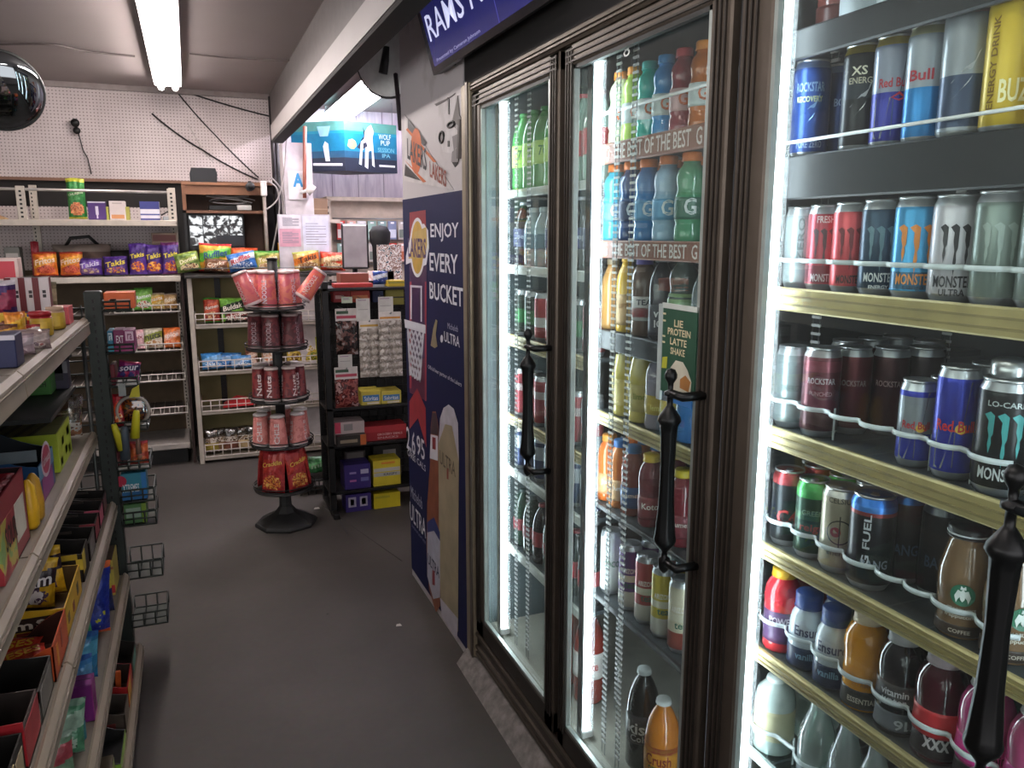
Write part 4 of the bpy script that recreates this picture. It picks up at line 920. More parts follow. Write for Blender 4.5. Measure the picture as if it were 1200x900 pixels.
MB().tube(ring_pts(.0288, .159, 24), .0014, mat('#c9ccce', .3), 6, True).build('cap_ring', f1)
f2 = copy_tree(f1, E_(1184, 680), f1.rotation_euler.z + .4, 'second milky coffee bottle half hidden by the nearest door handle')
DR.append((f2, .037)); behind(f1, 1, 'coffee bottle in the row behind the emblem coffee bottle', .08)
# ---- shelf F (lowest gold)
Fz = .785
def F_(u, v, x=X0): return at(u, v, Fz, x)
bottle('red juice bottle with yellow cap and purple label on the lowest gold shelf', F_(922, 715), 'bai', .036, .17, '#c8323c', '#d9a92a', band=(.12, .5, '#5a3f66'), text=(('POWER', .4, .014, .05, '#d9ccd6', 0),))
bottle('dark red juice bottle behind the yellow capped red bottle', F_(962, 700, 1.13), 'bai', .036, .168, '#7d1c26', '#7a1c24', band=(.12, .5, '#4a1c28'))
e1 = bottle('short white nutrition bottle with navy cap left of its twin', F_(947, 738), 'ensure', .034, .15, '#c9d3da', '#2c4a8c', band=(.02, .3, '#2f3a58'), text=(('Ensure', .53, .02, .055, '#1c2c5a', .1), ('original', .42, .008, .03, '#5a6f9a', 0), ('vanilla', .2, .014, .04, '#8fb6d0', 0)))
e2 = copy_tree(e1, F_(981, 760), e1.rotation_euler.z - .25, 'short white nutrition bottle with navy cap left of the orange juice bottle')
e3 = copy_tree(e1, F_(984, 720, 1.13), e1.rotation_euler.z, 'navy capped nutrition bottle in the row behind the two white ones')
DR += [(e2, .034), (e3, .034)]
bottle('orange yellow drink bottle with cream cap on the lowest gold shelf', F_(1019, 765), 'bai', .037, .175, '#d98f14', '#dcc7a8', band=(.03, .22, '#33302c'), text=(('VITAMIN', .3, .008, .04, '#a86a10', 0), ('ESSENTIAL', .12, .010, .05, '#cfc7b8', 0)))
bottle('brown tea bottle in the second row behind the orange drink bottle', F_(1012, 740, 1.14), 'bai', .036, .172, '#6b5526', '#8a7a50')
bottle('black vitamin drink bottle with white label and grey cap on lowest gold shelf', F_(1060, 785), 'bai', .037, .176, '#1b161c', '#a9a6a8', band=(.3, .52, '#2a2a30'), lab2=(.06, .24, '#6d7076'), text=(('vitamin', .44, .012, .045, '#e2e2e6', -.2), ('water', .36, .012, .04, '#e2e2e6', -.2), ('9L', .13, .018, .03, '#d0d3d8', .3)))
bottle('dark ruby drink bottle with bright red label band on the lowest gold shelf', F_(1106, 805), 'bai', .038, .178, '#451420', '#b9a8ae', band=(.26, .5, '#c82b34'), lab2=(.06, .24, '#2a2226'), text=(('xxx', .2, .02, .04, '#d0c8ca', 0),))
bottle('bright pink drink bottle with white cap next to the nearest door handle', F_(1150, 825), 'bai', .038, .18, '#b8417c', '#d9d2d4', band=(.26, .48, '#e83a9a'), lab2=(.05, .24, '#2a2028'), text=(('vitamin', .36, .016, .05, '#5a1438', .2),))
bottle('second pink drink bottle partly behind the nearest door handle', F_(1196, 845), 'bai', .038, .18, '#a84a70', '#d9d2d4', band=(.26, .48, '#d0489a'), lab2=(.05, .24, '#b9b4b8'))
for k, (u, v, c, cp, l) in enumerate(((1068, 760, '#241a20', '#8f8c8e', 'dark drink bottle in the row behind the black vitamin bottle'), (1118, 775, '#3a1420', '#9a8f92', 'ruby drink bottle in the row behind the red banded one'))): bottle(l, F_(u, v, 1.14), 'bai', .037, .175, c, cp)
# ---- shelf G (glass bottom)
Gz = .56
def G_(u, v, x=X0): return at(u, v, Gz, x)
bottle('clear glass soda bottle with yellow crown cap at the bottom of the nearest door', G_(957, 870), 'glass', .034, .2, '#cfe3da', '#d0a832', clear=True)
bottle('clear glass bottle with blue and white crown cap right of the yellow capped one', G_(991, 895), 'glass', .03, .2, '#d5e2e0', '#3a4a9a', clear=True)
bottle('clear glass bottle with pale cap right of the blue capped bottle', G_(1026, 905), 'glass', .031, .19, '#cfdcd8', '#b9c4bc', clear=True)
bottle('clear glass bottle at the right end of the glass bottom shelf', G_(1062, 915), 'glass', .031, .19, '#c9d4c4', '#c2c6a8', clear=True)
bottle('frosted white bottle leaning by the light strip under the lowest gold shelf', G_(908, 830), 'jug', .04, .16, '#b9c6c2', '#d8e0de', band=(.2, .6, '#c9c2a0'))
bottle('pale frosted bottle behind the yellow capped soda bottle', G_(945, 830, 1.16), 'jug', .045, .17, '#a9bcb8', '#cfd8d6', band=(.2, .6, '#8f9f9a'))
def relax():
    BAY = ((1.0, 1.2125), (1.242, 1.918), (1.946, 2.552))
    for o, r in DR:
        if 'bay' not in o: o['bay'] = next((k for k, zs in enumerate(((1.94, 1.73, 1.5, 1.238, 1.005, .785, .56), (1.82, 1.58, 1.348, 1.127, .867, .6))) if any(abs(o.location.z - .0015 - q) < .002 for q in zs)), 2 if o.location.y > 1.95 else 1)
    for it in range(200):
        mv = 0
        for i in range(len(DR)):
            a, ra = DR[i]
            for b, rb in DR[i + 1:]:
                if abs(a.location.z - b.location.z) > .02: continue
                dx, dy = b.location.x - a.location.x, b.location.y - a.location.y; d = math.hypot(dx, dy); g = ra + rb + .0012 - d
                if g > 0:
                    mv += 1
                    if abs(dx) < .03: q = .5 * g * (1 if dy > 0 else -1); a.location.y -= q; b.location.y += q
                    elif dx > 0: b.location.x += g * 1.05
                    else: a.location.x += g * 1.05
        for o, r in DR:
            lo, hi = BAY[o['bay']]
            o.location.y = min(o.location.y, hi - r) if o['bay'] == 0 else min(max(o.location.y, lo + r), hi - r)
        if not mv: break
# can organisers: white front loops along a shelf
def organiser(zs, bay, ys, zoff, r=.0385, x=X0, nm='can_divider'):
    o = MB(); m = mat('#d3dbdd', .35); P_ = []; ys = sorted(ys, reverse=True)
    for i, (y, q) in enumerate(ys):
        g = min([abs(y - ys[j][0]) for j in (i - 1, i + 1) if 0 <= j < len(ys)] + [.1]); am = .31 * PI
        P_ += [(x - q * math.cos(t), y + q * math.sin(t)) for t in [(1 - k / 5) * am for k in range(11)]]
    vs = []; h = .008
    for (a, b) in P_: vs += [(a, b, zs + zoff), (a, b, zs + zoff + h), (a - .003, b, zs + zoff), (a - .003, b, zs + zoff + h)]
    fs = []
    for i in range(len(P_) - 1):
        p, q = 4 * i, 4 * i + 4; fs += [(p, q, q + 1, p + 1), (p + 2, p + 3, q + 3, q + 2), (p + 1, q + 1, q + 3, p + 3), (p, p + 2, q + 2, q)]
    o.add(vs, fs, m, True)
    for (y0_, q0), (y1_, q1) in zip(ys, ys[1:]):
        if y0_ - y1_ - q0 - q1 > -.0035: ym = y1_ + q1 + (y0_ - y1_ - q0 - q1) / 2; o.box((x - .004, ym - .0006, zs + .0), (x, ym + .0006, zs + zoff + h), m)
    o.build(nm, SHELF[bay, round(zs, 3)])
def yy(z, extra=(), v=0): return [(o.location.y, r + .0042) for o, r in DR if abs(o.location.z - z) < .01 and o.location.x < X0 + .02 and o.location.y < 1.23] + [(PX(u, v, X0).y, .037) for u in extra]
relax()
organiser(1.5, 2, yy(1.5), .05)
organiser(1.238, 2, yy(1.238, (1000, 1038), 480), .05, .0385)
organiser(1.005, 2, yy(1.005, (1060, 1097), 620), .045, .0395)
organiser(.785, 2, yy(.785), .06, .0405)
organiser(.56, 2, yy(.56), .05, .042)

# ================================================================== BAY 2
def g2(u, v, z, x=X0): return at(u, v, z, x)
M2 = 'behind the middle door'
caps = '#e0772c'
for u, c, cp, nm in ((728, '#d9e6c0', '#e08a3a', 'pale lemon'), (744, '#b9d860', '#e8963a', 'lime yellow'), (761, '#2fb9a8', '#3fb8b0', 'teal'), (780, '#2f86c4', '#3a92d0', 'blue'), (801, '#8c2f3a', '#c23a44', 'red'), (824, '#b8642a', '#e58a2e', 'orange')):
    o = bottle('%s sports drink bottle on the top shelf %s' % (nm, M2), g2(u, 110, 1.82), 'gator', .031, .185, c, cp, band=(.26, .52, '#c9d2d0' if nm != 'red' else '#d0a8a8'), text=(('G', .4, .03, .022, '#d0642c', 0),))
for u, c, nm in ((722, '#4fb4cc', 'aqua'), (741, '#2c4a78', 'navy'), (760, '#3f7fb8', 'mid blue'), (783, '#8fb0c8', 'icy pale blue'), (810, '#4f8f6a', 'green')):
    o = bottle('%s sports drink with orange cap on the second shelf %s' % (nm, M2), g2(u, 215, 1.58), 'gator', .035, .2, c, caps, band=(.26, .5, {'green': '#3f6a58', 'navy': '#23365a'}.get(nm, '#5f9ac0')), text=(('G', .4, .036, .028, '#e0e6e6' , 0),))
    behind(o, 1, '%s sports drink in back row of second shelf %s' % (nm, M2), .08)
bottle('slim golden yellow drink bottle on the third shelf ' + M2, g2(735, 335, 1.348), 'slim', .028, .2, '#d9b04a', '#e0b23a', band=(.1, .5, '#c9a878'), text=(('LIPTON', .35, .012, .045, '#8a5a20', 0),))
bottle('iced tea bottle with purple cap and red white label ' + M2, g2(755, 338, 1.348), 'bai', .033, .2, '#6f5a50', '#6a5aa8', band=(.2, .5, '#d8d4d0'), lab2=(.24, .36, '#b23a44'), text=(('TEA', .43, .014, .04, '#3a3a48', 0),))
bottle('dark bottle with white square lettering on the third shelf ' + M2, g2(776, 340, 1.348), 'slim', .031, .205, '#2f3038', '#8f9298', band=(.06, .42, '#3a3c48'), text=(('vita', .32, .018, .04, '#d9dade', 0), ('ICE', .2, .018, .035, '#d9dade', 0)))
bottle('dark bottle with green cap and black lettering on the third shelf', g2(801, 343, 1.348), 'gator', .036, .215, '#46504c', '#3f9a5a', band=(.1, .55, '#7d9a6a'), text=(('Peppers', .3, .018, .055, '#15181a', 0),))
for u, nm, c in ((717, 'amber', '#b88a50'), (827, 'grey', '#6a7478')): bottle('%s drink bottle at the end of the third shelf %s' % (nm, M2), g2(u, 335, 1.348), 'slim', .03, .19, c, '#9a8a70')
y1_ = bottle('tall glass bottle of pale yellow lemonade on the fourth shelf ' + M2, g2(752, 455, 1.127), 'frap', .036, .2, '#c9b968', '#7d8478', band=(.15, .5, '#d0c080'), text=(('limon', .35, .016, .045, '#7d8a3a', 0),), fill=.82)
y2_ = copy_tree(y1_, g2(733, 447, 1.127), 1, 'pale yellow lemonade bottle left of the tall one on the fourth shelf')
bottle('grey and violet drink bottle beside the lemonade on the fourth shelf', g2(773, 462, 1.127), 'bai', .034, .19, '#8a8490', '#5f5a68', band=(.2, .45, '#b9a040'), text=(('lemon', .3, .014, .04, '#e6dc80', 0),))
bottle('yellow labelled bottle behind the green hanging sign', g2(792, 470, 1.127), 'bai', .034, .19, '#6a7a8a', '#3a4048', band=(.2, .45, '#c9b850'))
bottle('bottle of blue drink under the green hanging sign', g2(806, 478, 1.127), 'slim', .034, .17, '#2f6aa8', '#2a4a70')
for u, c, cp, l, nm in ((703, '#c86a30', '#d08a3a', '#d8a070', 'orange'), (722, '#b9703a', '#2f6aa8', '#d0a878', 'amber and blue capped'), (741, '#8a4a40', '#4a7ab0', '#4a6a9a', 'brown and blue capped'), (762, '#6e2730', '#d9b42a', '#8a3a40', 'dark red yellow capped'), (800, '#7d2c34', '#d8c030', '#8a4048', 'wine red yellow capped')):
    o = bottle('%s small juice bottle on the fifth shelf %s' % (nm, M2), g2(u, 580, .867), 'bai', .032, .19, c, cp, band=(.12, .42, l), text=(('Jumex' if nm[0] != 'd' else 'Koto', .3, .016, .045, '#efe6da', 0),))
    behind(o, 1, '%s juice bottle in the row behind on the fifth shelf' % nm, .075)
cs = (('#6a4a86', 'purple'), ('#b04a4a', 'red'), ('#c9b440', 'yellow'), ('#d6ccb0', 'cream'))
for k, (u, v) in enumerate(((738, 690), (757, 715), (776, 740), (796, 765))):
    c, nm = cs[k]; o = can('tall %s fruit can in the front row near the bottom %s' % (nm, M2), g2(u, v, .6), .031, .185, c, bands=((.05, .3, '#d8d2c4' if k != 3 else '#a0483a'), (.45, .55, '#e0d8c0')), text=(('ARIZONA', .62, .014, .05, '#efeae0', 0), ('tea', .4, .016, .03, '#3a6a58', 0)), metal=.25)
    behind(o, 2, 'tall %s fruit can in line near the bottom %s' % (nm, M2), .066)
o = can('white can lit bright beside the light strip near the bottom ' + M2, g2(716, 668, .6), .031, .185, '#d5dad8', metal=.2, text=(('COCO', .5, .018, .05, '#5a8a6a', 0),))
bottle('big bottle of black cola with pale cap on the cooler floor', Vector((1.06, PX(753, 850, 1.06).y, .1665)), 'soda', .045, .29, '#17130f', '#cfd6d4', band=(.3, .58, '#1f1c1c'), text=(('kist', .46, .035, .07, '#d9dcdc', -.2), ('Cola', .36, .02, .05, '#b9bcbc', -.2)))
bottle('big bottle of orange soda with white cap on the cooler floor', Vector((1.04, PX(776, 870, 1.04).y, .1665)), 'soda', .045, .28, '#d07a1e', '#dfe3e0', band=(.28, .58, '#d9902a'), lab2=(.52, .58, '#c2402a'), text=(('Crush', .46, .03, .07, '#8a2a1a', -.2), ('orange', .36, .02, .055, '#3a5a2a', -.2)))
# ================================================================== BAY 1 (seven columns each shelf)
M1 = 'behind the farthest door'
Y1 = [1.99 + .0855 * k for k in range(7)]
def row1(z, kinds):
    for k, y in enumerate(Y1):
        kinds[k](Vector((X0, y, z + .0015)))
def mk(fn, *a, **kw):
    st = {}
    def f(p):
        if 'o' not in st: st['o'] = fn(a[0], p, *a[1:], **kw)
        else: DR.append((copy_tree(st['o'], p, face(p.x, p.y)), [q for p_, q in DR if p_ == st['o']][0]))
    return f
G1 = 'drinks behind the farthest door'
gb = mk(bottle, 'green lemon-lime soda bottle on the top shelf ' + M1, 'soda', .041, .25, '#3f9a48', '#2f8a44', band=(.3, .58, '#b8e070'), text=(('7UP', .46, .03, .05, '#2a7a3a', 0),), group=G1)
rb = mk(bottle, 'red capped clear soda bottle on the top shelf ' + M1, 'soda', .04, .245, '#9fb8a8', '#c23a44', band=(.3, .58, '#c8484a'), group=G1)
row1(1.738, [rb, rb, gb, gb, gb, gb, gb])
db = mk(bottle, 'dark cola bottle with silver blue label on the second shelf ' + M1, 'soda', .036, .21, '#1c1618', '#c9ccd2', band=(.3, .58, '#5a5f80'), text=(('pepsi', .45, .02, .05, '#d0d4e0', 0),), group=G1)
wb = mk(bottle, 'clear water bottle on the second shelf ' + M1, 'slim', .034, .19, '#a9c0c4', '#c8d4d6', band=(.3, .55, '#7d9aa8'), group=G1)
row1(1.496, [db, db, db, db, wb, wb, db])
c1 = mk(can, 'black and green can on the third shelf ' + M1, .033, .155, '#2f3a34', bands=((.3, .6, '#3f7a4c'),), group=G1); c2 = mk(can, 'red and white can on the third shelf ' + M1, .033, .155, '#a83a40', bands=((.3, .5, '#d9d2d0'),), group=G1)
row1(1.26, [c2, c1, c1, c2, c2, c1, c1])
c3 = mk(can, 'pinkish red can on the fourth shelf ' + M1, .033, .165, '#b05058', bands=((.55, .7, '#d8c8c8'),), group=G1); c4 = mk(can, 'silver can on the fourth shelf ' + M1, .033, .165, '#9a9fa4', bands=((.3, .5, '#b04a50'),), group=G1)
row1(.98, [c4, c3, c3, c4, c3, c3, c3])
c5 = mk(can, 'dark blue and silver can on the fifth shelf ' + M1, .033, .15, '#38456a', bands=((.5, .8, '#b9bec4'),), group=G1)
row1(.79, [c5] * 7)
d1 = mk(bottle, 'dark green bottle on the sixth shelf ' + M1, 'soda', .036, .21, '#1d3a2c', '#3a4a48', band=(.3, .5, '#8a2f38'), group=G1); d2 = mk(bottle, 'black cola bottle on the sixth shelf ' + M1, 'soda', .036, .21, '#17181c', '#9a2f35', band=(.3, .55, '#a83038'), group=G1)
row1(.5, [d2, d2, d1, d1, d2, d1, d1])
jr = bottle('large salmon red juice jug on the cooler floor ' + M1, Vector((1.07, 2.16, .1665)), 'bai', .062, .27, '#a8482f', '#d9d2c8', band=(.2, .5, '#b8563a'))
bottle('red and white soda bottle on the cooler floor seen left of the middle door light', Vector((1.07, 2.02, .1665)), 'soda', .05, .3, '#8a2a20', '#d0d4d2', band=(.3, .58, '#d8d2cc'), text=(('Coke', .45, .03, .06, '#b02a2a', 0),))
DR.append((y2_, .036)); relax()
# hanging green sign on the middle door glass
a, b = PX(777, 358, .8835), PX(813, 470, .8835)
hs = MB(); hs.box((.8835, b.y, b.z), (.8858, a.y, a.z), mat('#2c5240', .5)); hs = tag(hs.build('hanging_sign'), 'dark green promotional sign hanging inside the frame of the middle door', 'sign')
MB().box((.8815, a.y - .002, b.z - .02), (.8868, a.y + .012, a.z + .003), mat('#a9b6b4', .4)).build('clip_strip', hs)
MB().box((.882, b.y, a.z - .004), (.8866, a.y, a.z + .006), mat('#c9d0ca', .4)).build('top_clip', hs)
g = MB(); W_ = a.y - b.y; Hh = a.z - b.z; cr_ = mat('#d6c8a4', .5)
for s_, x_, z_, w_ in (('LIE', .36, .78, .26), ('PROTEIN', .18, .68, .66), ('LATTE', .26, .57, .48), ('SHAKE', .28, .46, .42)): g.text(s_, (.883, a.y - x_ * W_, b.z + z_ * Hh), (0, -1, 0), (0, 0, 1), .08 * Hh, cr_, w_ * W_, .02)
for z_ in (.9, .82, .64, .57): g.box((.8826, a.y - .1 * W_, b.z + z_ * Hh), (.8836, a.y - .02 * W_, b.z + (z_ + .02) * Hh), cr_)
g.build('lettering', hs)
g = MB(); 
def sp(pts, m, l=.0006): g.add([(.8835 - l, a.y - x * W_, b.z + z * Hh) for x, z in pts], [tuple(range(len(pts)))], m)
sp([(.3, .05), (.9, .05), (.92, .2), (.8, .32), (.66, .4), (.45, .4), (.3, .3)], mat('#c9c6b4', .5)); sp([(.6, .1), (.85, .08), (.9, .2), (.75, .26), (.6, .2)], mat('#a8743f', .5), .001); sp([(.03, .27), (.18, .28), (.2, .42), (.05, .4)], mat('#b4b83a', .5)); sp([(.3, -.1), (.95, -.1), (.95, 0), (.3, 0)], mat('#3f78b8', .5)); g.build('printed_picture', hs)
# ================================================================== FAR WALL UNITS
cream = mat('#b9b0a4', .5, .2); wwire = mat('#d6cdc6', .4); lip_m = cream
def holes(mb, x, y, z0, z1, w=.008):
    z = z0
    while z < z1: mb.box((x - w / 2, y - .001, z), (x + w / 2, y + .0005, z + .012), BLACK); z += .026
YF = 5.85
# left wall unit with high shelf
U1 = empty('high_shelf_unit', (-.85, 6.1, 0), 0, 'cream perforated wall shelving left of the camera monitor cabinet, snacks on its shelves', 'shelf unit')
def pu(mb, name, parent, off): o = mb.build(name, parent); o.location = (-off[0], -off[1], 0); return o
o1 = (-.85, 6.1)
XL0, XL1 = -1.75, -.065
w = MB(); w.box((XL0, 6.36, .05), (XL1, 6.40, 1.62), mat('#54432f', .7)); pu(w, 'back_panel', U1, o1)
for x in (-.955, XL1 - .02, XL0 + .02):
    w = MB(); w.box((x - .022, 6.33, 0), (x + .022, 6.36, 1.93), cream); holes(w, x - .008, 6.33, .1, 1.9); pu(w, 'upright', U1, o1)
    if x > -1.5: w = MB(); w.box((x - .025, YF + .02, 1.69), (x + .025, YF + .045, 1.90), cream, .003); holes(w, x, YF + .02, 1.705, 1.88, .014); pu(w, 'shelf_end', U1, o1)
w = MB(); w.tube([(XL0, YF + .03, 1.885), (XL1, YF + .03, 1.875)], .009, mat('#b7b3ae', .35, .6), 8); w.tube([(XL1 - .01, YF + .03, 1.875), (XL1 - .01, 6.33, 1.875)], .008, mat('#b7b3ae', .35, .6), 8); pu(w, 'shelf_rail', U1, o1)
def fshelf(z, x0, x1, d0, U, off, th=.03, lip=None):
    w = MB(); w.box((x0, d0, z - .012), (x1, 6.34, z), cream); w.box((x0, d0 - .012, z - th), (x1, d0, z + .004), lip_m, .003); pu(w, 'shelf', U, off)
fshelf(1.69, XL0, XL1, YF, U1, o1, .035); fshelf(1.325, XL0, XL1, YF, U1, o1, .035)
w = MB()
w.box((XL0, 6.342, 1.36), (XL1, 6.348, 1.79), pegboard()); pu(w, 'peg_backrest', U1, o1)
def basket_lip(x0, x1, y, z, h, U, off, rows=2, pitch=.028, yb=6.2):
    w = MB(); r = .0035
    for k in range(rows + 1): zz = z + h * k / rows; w.tube([(x0, yb, zz), (x0, y, zz), (x1, y, zz), (x1, yb, zz)], r * 1.3 if k in (0, rows) else r, wwire, 5)
    n = max(2, int((x1 - x0) / .055))
    for k in range(n + 1): x = x0 + (x1 - x0) * k / n; w.tube([(x, y, z), (x, y, z + h)], r, wwire, 5)
    return pu(w, 'wire_lip', U, off)
for z in (1.085, .82, .61, .375):
    w = MB(); w.box((-1.1, YF + .05, z - .012), (XL1 - .05, 6.34, z), mat('#6a625c', .6))
    for k in range(14): w.tube([(-1.08 + k * .07, YF + .045, z + .001), (-1.08 + k * .07, 6.33, z + .001)], .003, wwire, 4)
    pu(w, 'shelf', U1, o1); basket_lip(-.49, XL1 - .02, YF + .045, z, .045, U1, o1, 1)
w = MB(); w.box((-1.1, YF + .03, .12), (XL1 - .02, 6.34, .16), mat('#9a938d', .6), .004); pu(w, 'base_deck', U1, o1)
w = MB(); w.box((-1.1, YF + .12, .0), (XL1 - .04, YF + .14, .12), BLACK); pu(w, 'kick_plate', U1, o1)
w = MB(); w.box((XL1 - .006, YF + .06, .0), (XL1 + .012, 6.36, 1.32), mat('#2a1512', .6)); pu(w, 'side_panel', U1, o1)
# right low unit
U2 = empty('snack_shelf_unit', (.43, 6.1, 0), 0, 'low wheeled cream shelf unit with white wire lips behind the cup display stand', 'shelf unit')
o2 = (.43, 6.1); A0, A1 = -.025, .92
w = MB(); w.box((A0, 6.09, .06), (A1, 6.11, 1.3), mat('#7d734c', .7, var=.2, scale=4)); pu(w, 'back_panel', U2, o2)
for x in (A0 + .012, A1 - .012):
    w = MB(); w.box((x - .016, YF, .0), (x + .016, YF + .035, 1.31), cream, .003); w.box((x - .016, 6.075, 0), (x + .016, 6.105, 1.31), cream, .003); pu(w, 'post', U2, o2)
w = MB(); w.box((.15, 6.08, .3), (.19, 6.088, 1.3), BLACK); holes(w, .17, 6.08, .4, 1.25); pu(w, 'slotted_rail', U2, o2)
w = MB(); w.box((A0 - .018, YF - .05, 1.31), (A1 + .12, 6.11, 1.33), mat('#2b2926', .5), .003); w.tube([(A0 - .018, YF - .05, 1.375), (A1 + .12, YF - .05, 1.375)], .003, STEEL, 5); pu(w, 'top_shelf', U2, o2)
for z in (.985, .655, .375, .045):
    w = MB(); w.box((A0 + .03, YF + .01, z - .025), (A1 - .03, YF + .03, z), cream, .003); w.box((A0 + .03, YF + .03, z - .01), (A1 - .03, 6.088, z), mat('#6d6556', .6)); pu(w, 'shelf', U2, o2); basket_lip(A0 + .035, A1 - .035, YF + .006, z + .004, .075 if z > .05 else .085, U2, o2, 2, yb=6.08)
w = MB(); 
w.lathe([(.025, -.012), (.03, -.008), (.03, .008), (.025, .012)], None, BLACK, 14, (0, 0, 0))
for x in (A0 + .03, A1 - .03):
    c = MB(); c.M = Matrix.Translation((x - .02 if x < .4 else x, YF + .05, .031)) @ Matrix.Rotation(PI / 2, 4, 'X'); c.lathe([(.022, -.012), (.03, -.008), (.03, .008), (.022, .012)], None, BLACK, 14); pu(c, 'caster', U2, o2)
# monitor cabinet
a, b = PY(212, 213, 6.13), PY(311, 213, 6.13); zt = a.z
CB = empty('monitor_cabinet', ((a.x + b.x) / 2, 6.25, 0), 0, 'open brown wooden cabinet holding the camera monitor against the pegboard', 'cabinet'); oc = (CB.location.x, 6.25)
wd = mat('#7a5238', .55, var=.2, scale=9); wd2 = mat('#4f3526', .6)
x0, x1 = a.x, b.x; zs = PY(250, 246.5, 6.13).z
w = MB(); w.box((x0, 6.125, zt - .02), (x1, 6.37, zt), mat('#8a5f43', .5), .002); pu(w, 'top_panel', CB, oc)
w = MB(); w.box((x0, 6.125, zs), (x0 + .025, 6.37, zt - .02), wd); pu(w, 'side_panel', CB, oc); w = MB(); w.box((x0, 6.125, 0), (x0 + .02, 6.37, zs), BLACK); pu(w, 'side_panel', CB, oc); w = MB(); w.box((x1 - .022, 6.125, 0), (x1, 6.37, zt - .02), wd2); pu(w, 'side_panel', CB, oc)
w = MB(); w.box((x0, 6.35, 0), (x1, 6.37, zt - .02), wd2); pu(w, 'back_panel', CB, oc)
w = MB(); w.box((x0, 6.125, zs - .02), (x1 - .022, 6.35, zs), mat('#6d4a35', .5)); pu(w, 'shelf', CB, oc)
w = MB(); w.box((x0, 6.14, PY(250, 228, 6.13).z), (x1 - .022, 6.15, zt - .02), mat('#7d543a', .55)); pu(w, 'rail_panel', CB, oc)
w = MB(); w.box((x0 + .022, 6.13, 1.40), (x1 - .022, 6.35, 1.42), wd2); pu(w, 'monitor_shelf', CB, oc)
# speaker on the top
a, b = PY(222, 196, 6.2), PY(254, 213, 6.2)
w = MB(); w.prism([(0, 0), (.175, 0), (.18, .06), (.17, .1), (.01, .1), (-.003, .06)], (a.x, 6.17, zt + .001), (1, 0, 0), (0, 0, 1), (0, .14, 0), mat('#15171d', .5)); w.lathe([(.03, 0), (.045, .003)], None, DARK, 14, (a.x + .09, 6.24, zt + .101)); sk = tag(w.build('speaker_box'), 'black speaker box sitting on the brown monitor cabinet', 'speaker')
# CCTV monitor
a, b = PY(213, 249, 6.16), PY(279, 288, 6.16)
MN = empty('security_monitor', ((a.x + b.x) / 2 + .042, 6.20, 1.421), 0, 'black security monitor showing a grid of grey camera views', 'monitor'); om = (MN.location.x, 6.2)
mw = b.x - a.x; mh = a.z - b.z; zb = b.z - 1.421; mh = min(mh, zs - .034 - b.z)
w = MB(); w.box((-mw / 2 - .012, -.015, zb - .03), (mw / 2 + .012, .02, min(zb + mh + .012, zs - .022 - 1.421)), BLACK, .004); w.build('housing', MN)
w = MB(); w.box((-.08, -.05, 0), (.08, .08, .012), BLACK, .004); w.box((-.025, 0, .01), (.025, .02, zb), BLACK); w.build('stand', MN)
w = MB(); w.box((-mw / 2, -.018, zb), (mw / 2, -.014, zb + mh), mat('#20242a', .3)); rr = random.Random(4)
for r_ in range(3):
    for c_ in range(4):
        if r_ == 2 and c_ > 1: continue
        m_, nt, bb = nodes_mat('camera view', .4); nz = nt.nodes.new('ShaderNodeTexNoise'); nz.inputs['Scale'].default_value = 22 + 6 * c_; nz.inputs['Detail'].default_value = 4; tc = nt.nodes.new('ShaderNodeTexCoord'); mp = nt.nodes.new('ShaderNodeMapping'); mp.inputs['Location'].default_value = (c_ * 3, r_ * 5, 1); nt.links.new(tc.outputs['Object'], mp.inputs['Vector']); nt.links.new(mp.outputs[0], nz.inputs['Vector'])
        rp = nt.nodes.new('ShaderNodeValToRGB'); rp.color_ramp.elements[0].position = .46; rp.color_ramp.elements[1].position = .56; rp.color_ramp.elements[0].color = (.01, .01, .012, 1); rp.color_ramp.elements[1].color = (.9, .93, .95, 1); nt.links.new(nz.outputs['Fac'], rp.inputs['Fac']); nt.links.new(rp.outputs['Color'], bb.inputs['Emission Color']); bb.inputs['Emission Strength'].default_value = .42; bb.inputs['Base Color'].default_value = (.02, .02, .02, 1)
        gx = mw / 4; gz = mh / 3; x = -mw / 2 + c_ * gx; z = zb + mh - (r_ + 1) * gz
        w.box((x + .003, -.0195, z + .003), (x + gx - .002, -.0175, z + gz - .002), m_)
w.build('screen', MN)
# recorder, camera, cables on the cabinet shelf
q = PY(222, 246, 6.05)
w = MB(); w.box((-.1, -.1, 0), (.09, .1, .035), BLACK, .004); w.box((.09, -.09, .002), (.19, .08, .038), mat('#b9b9b6', .4), .004); o = w.build('recorder'); o.location = (PY(262, 246, 6.2).x, 6.245, zs + .001); tag(o, 'flat black and silver recorder box under coiled cables on the cabinet shelf', 'recorder')
c0 = o.location
pts = [(c0.x + .17 * math.cos(t * .55) * (1 - .01 * t) + .05, 6.24 + .05 * math.sin(t * .55), zs + .05 + .035 * (1 + math.sin(t * .35)) * .8) for t in range(50)]
tag(MB().tube(pts, .005, mat('#8f8a88', .6), 6).build('cable'), 'coil of grey cables on the monitor cabinet shelf', 'cable')
q = PY(293, 219, 6.08); w = MB(); w.tube([(q.x, 6.02, q.z), (q.x, 6.12, q.z)], .03, mat('#3a3c3e', .4), 14); w.tube([(q.x, 6.013, q.z), (q.x, 6.025, q.z)], .02, BLACK, 12); w.box((q.x - .01, 6.08, q.z + .02), (q.x + .01, 6.1245, q.z + .04), DARK); tag(w.build('security_camera'), 'small grey bullet camera under the cabinet top at its right corner', 'camera')
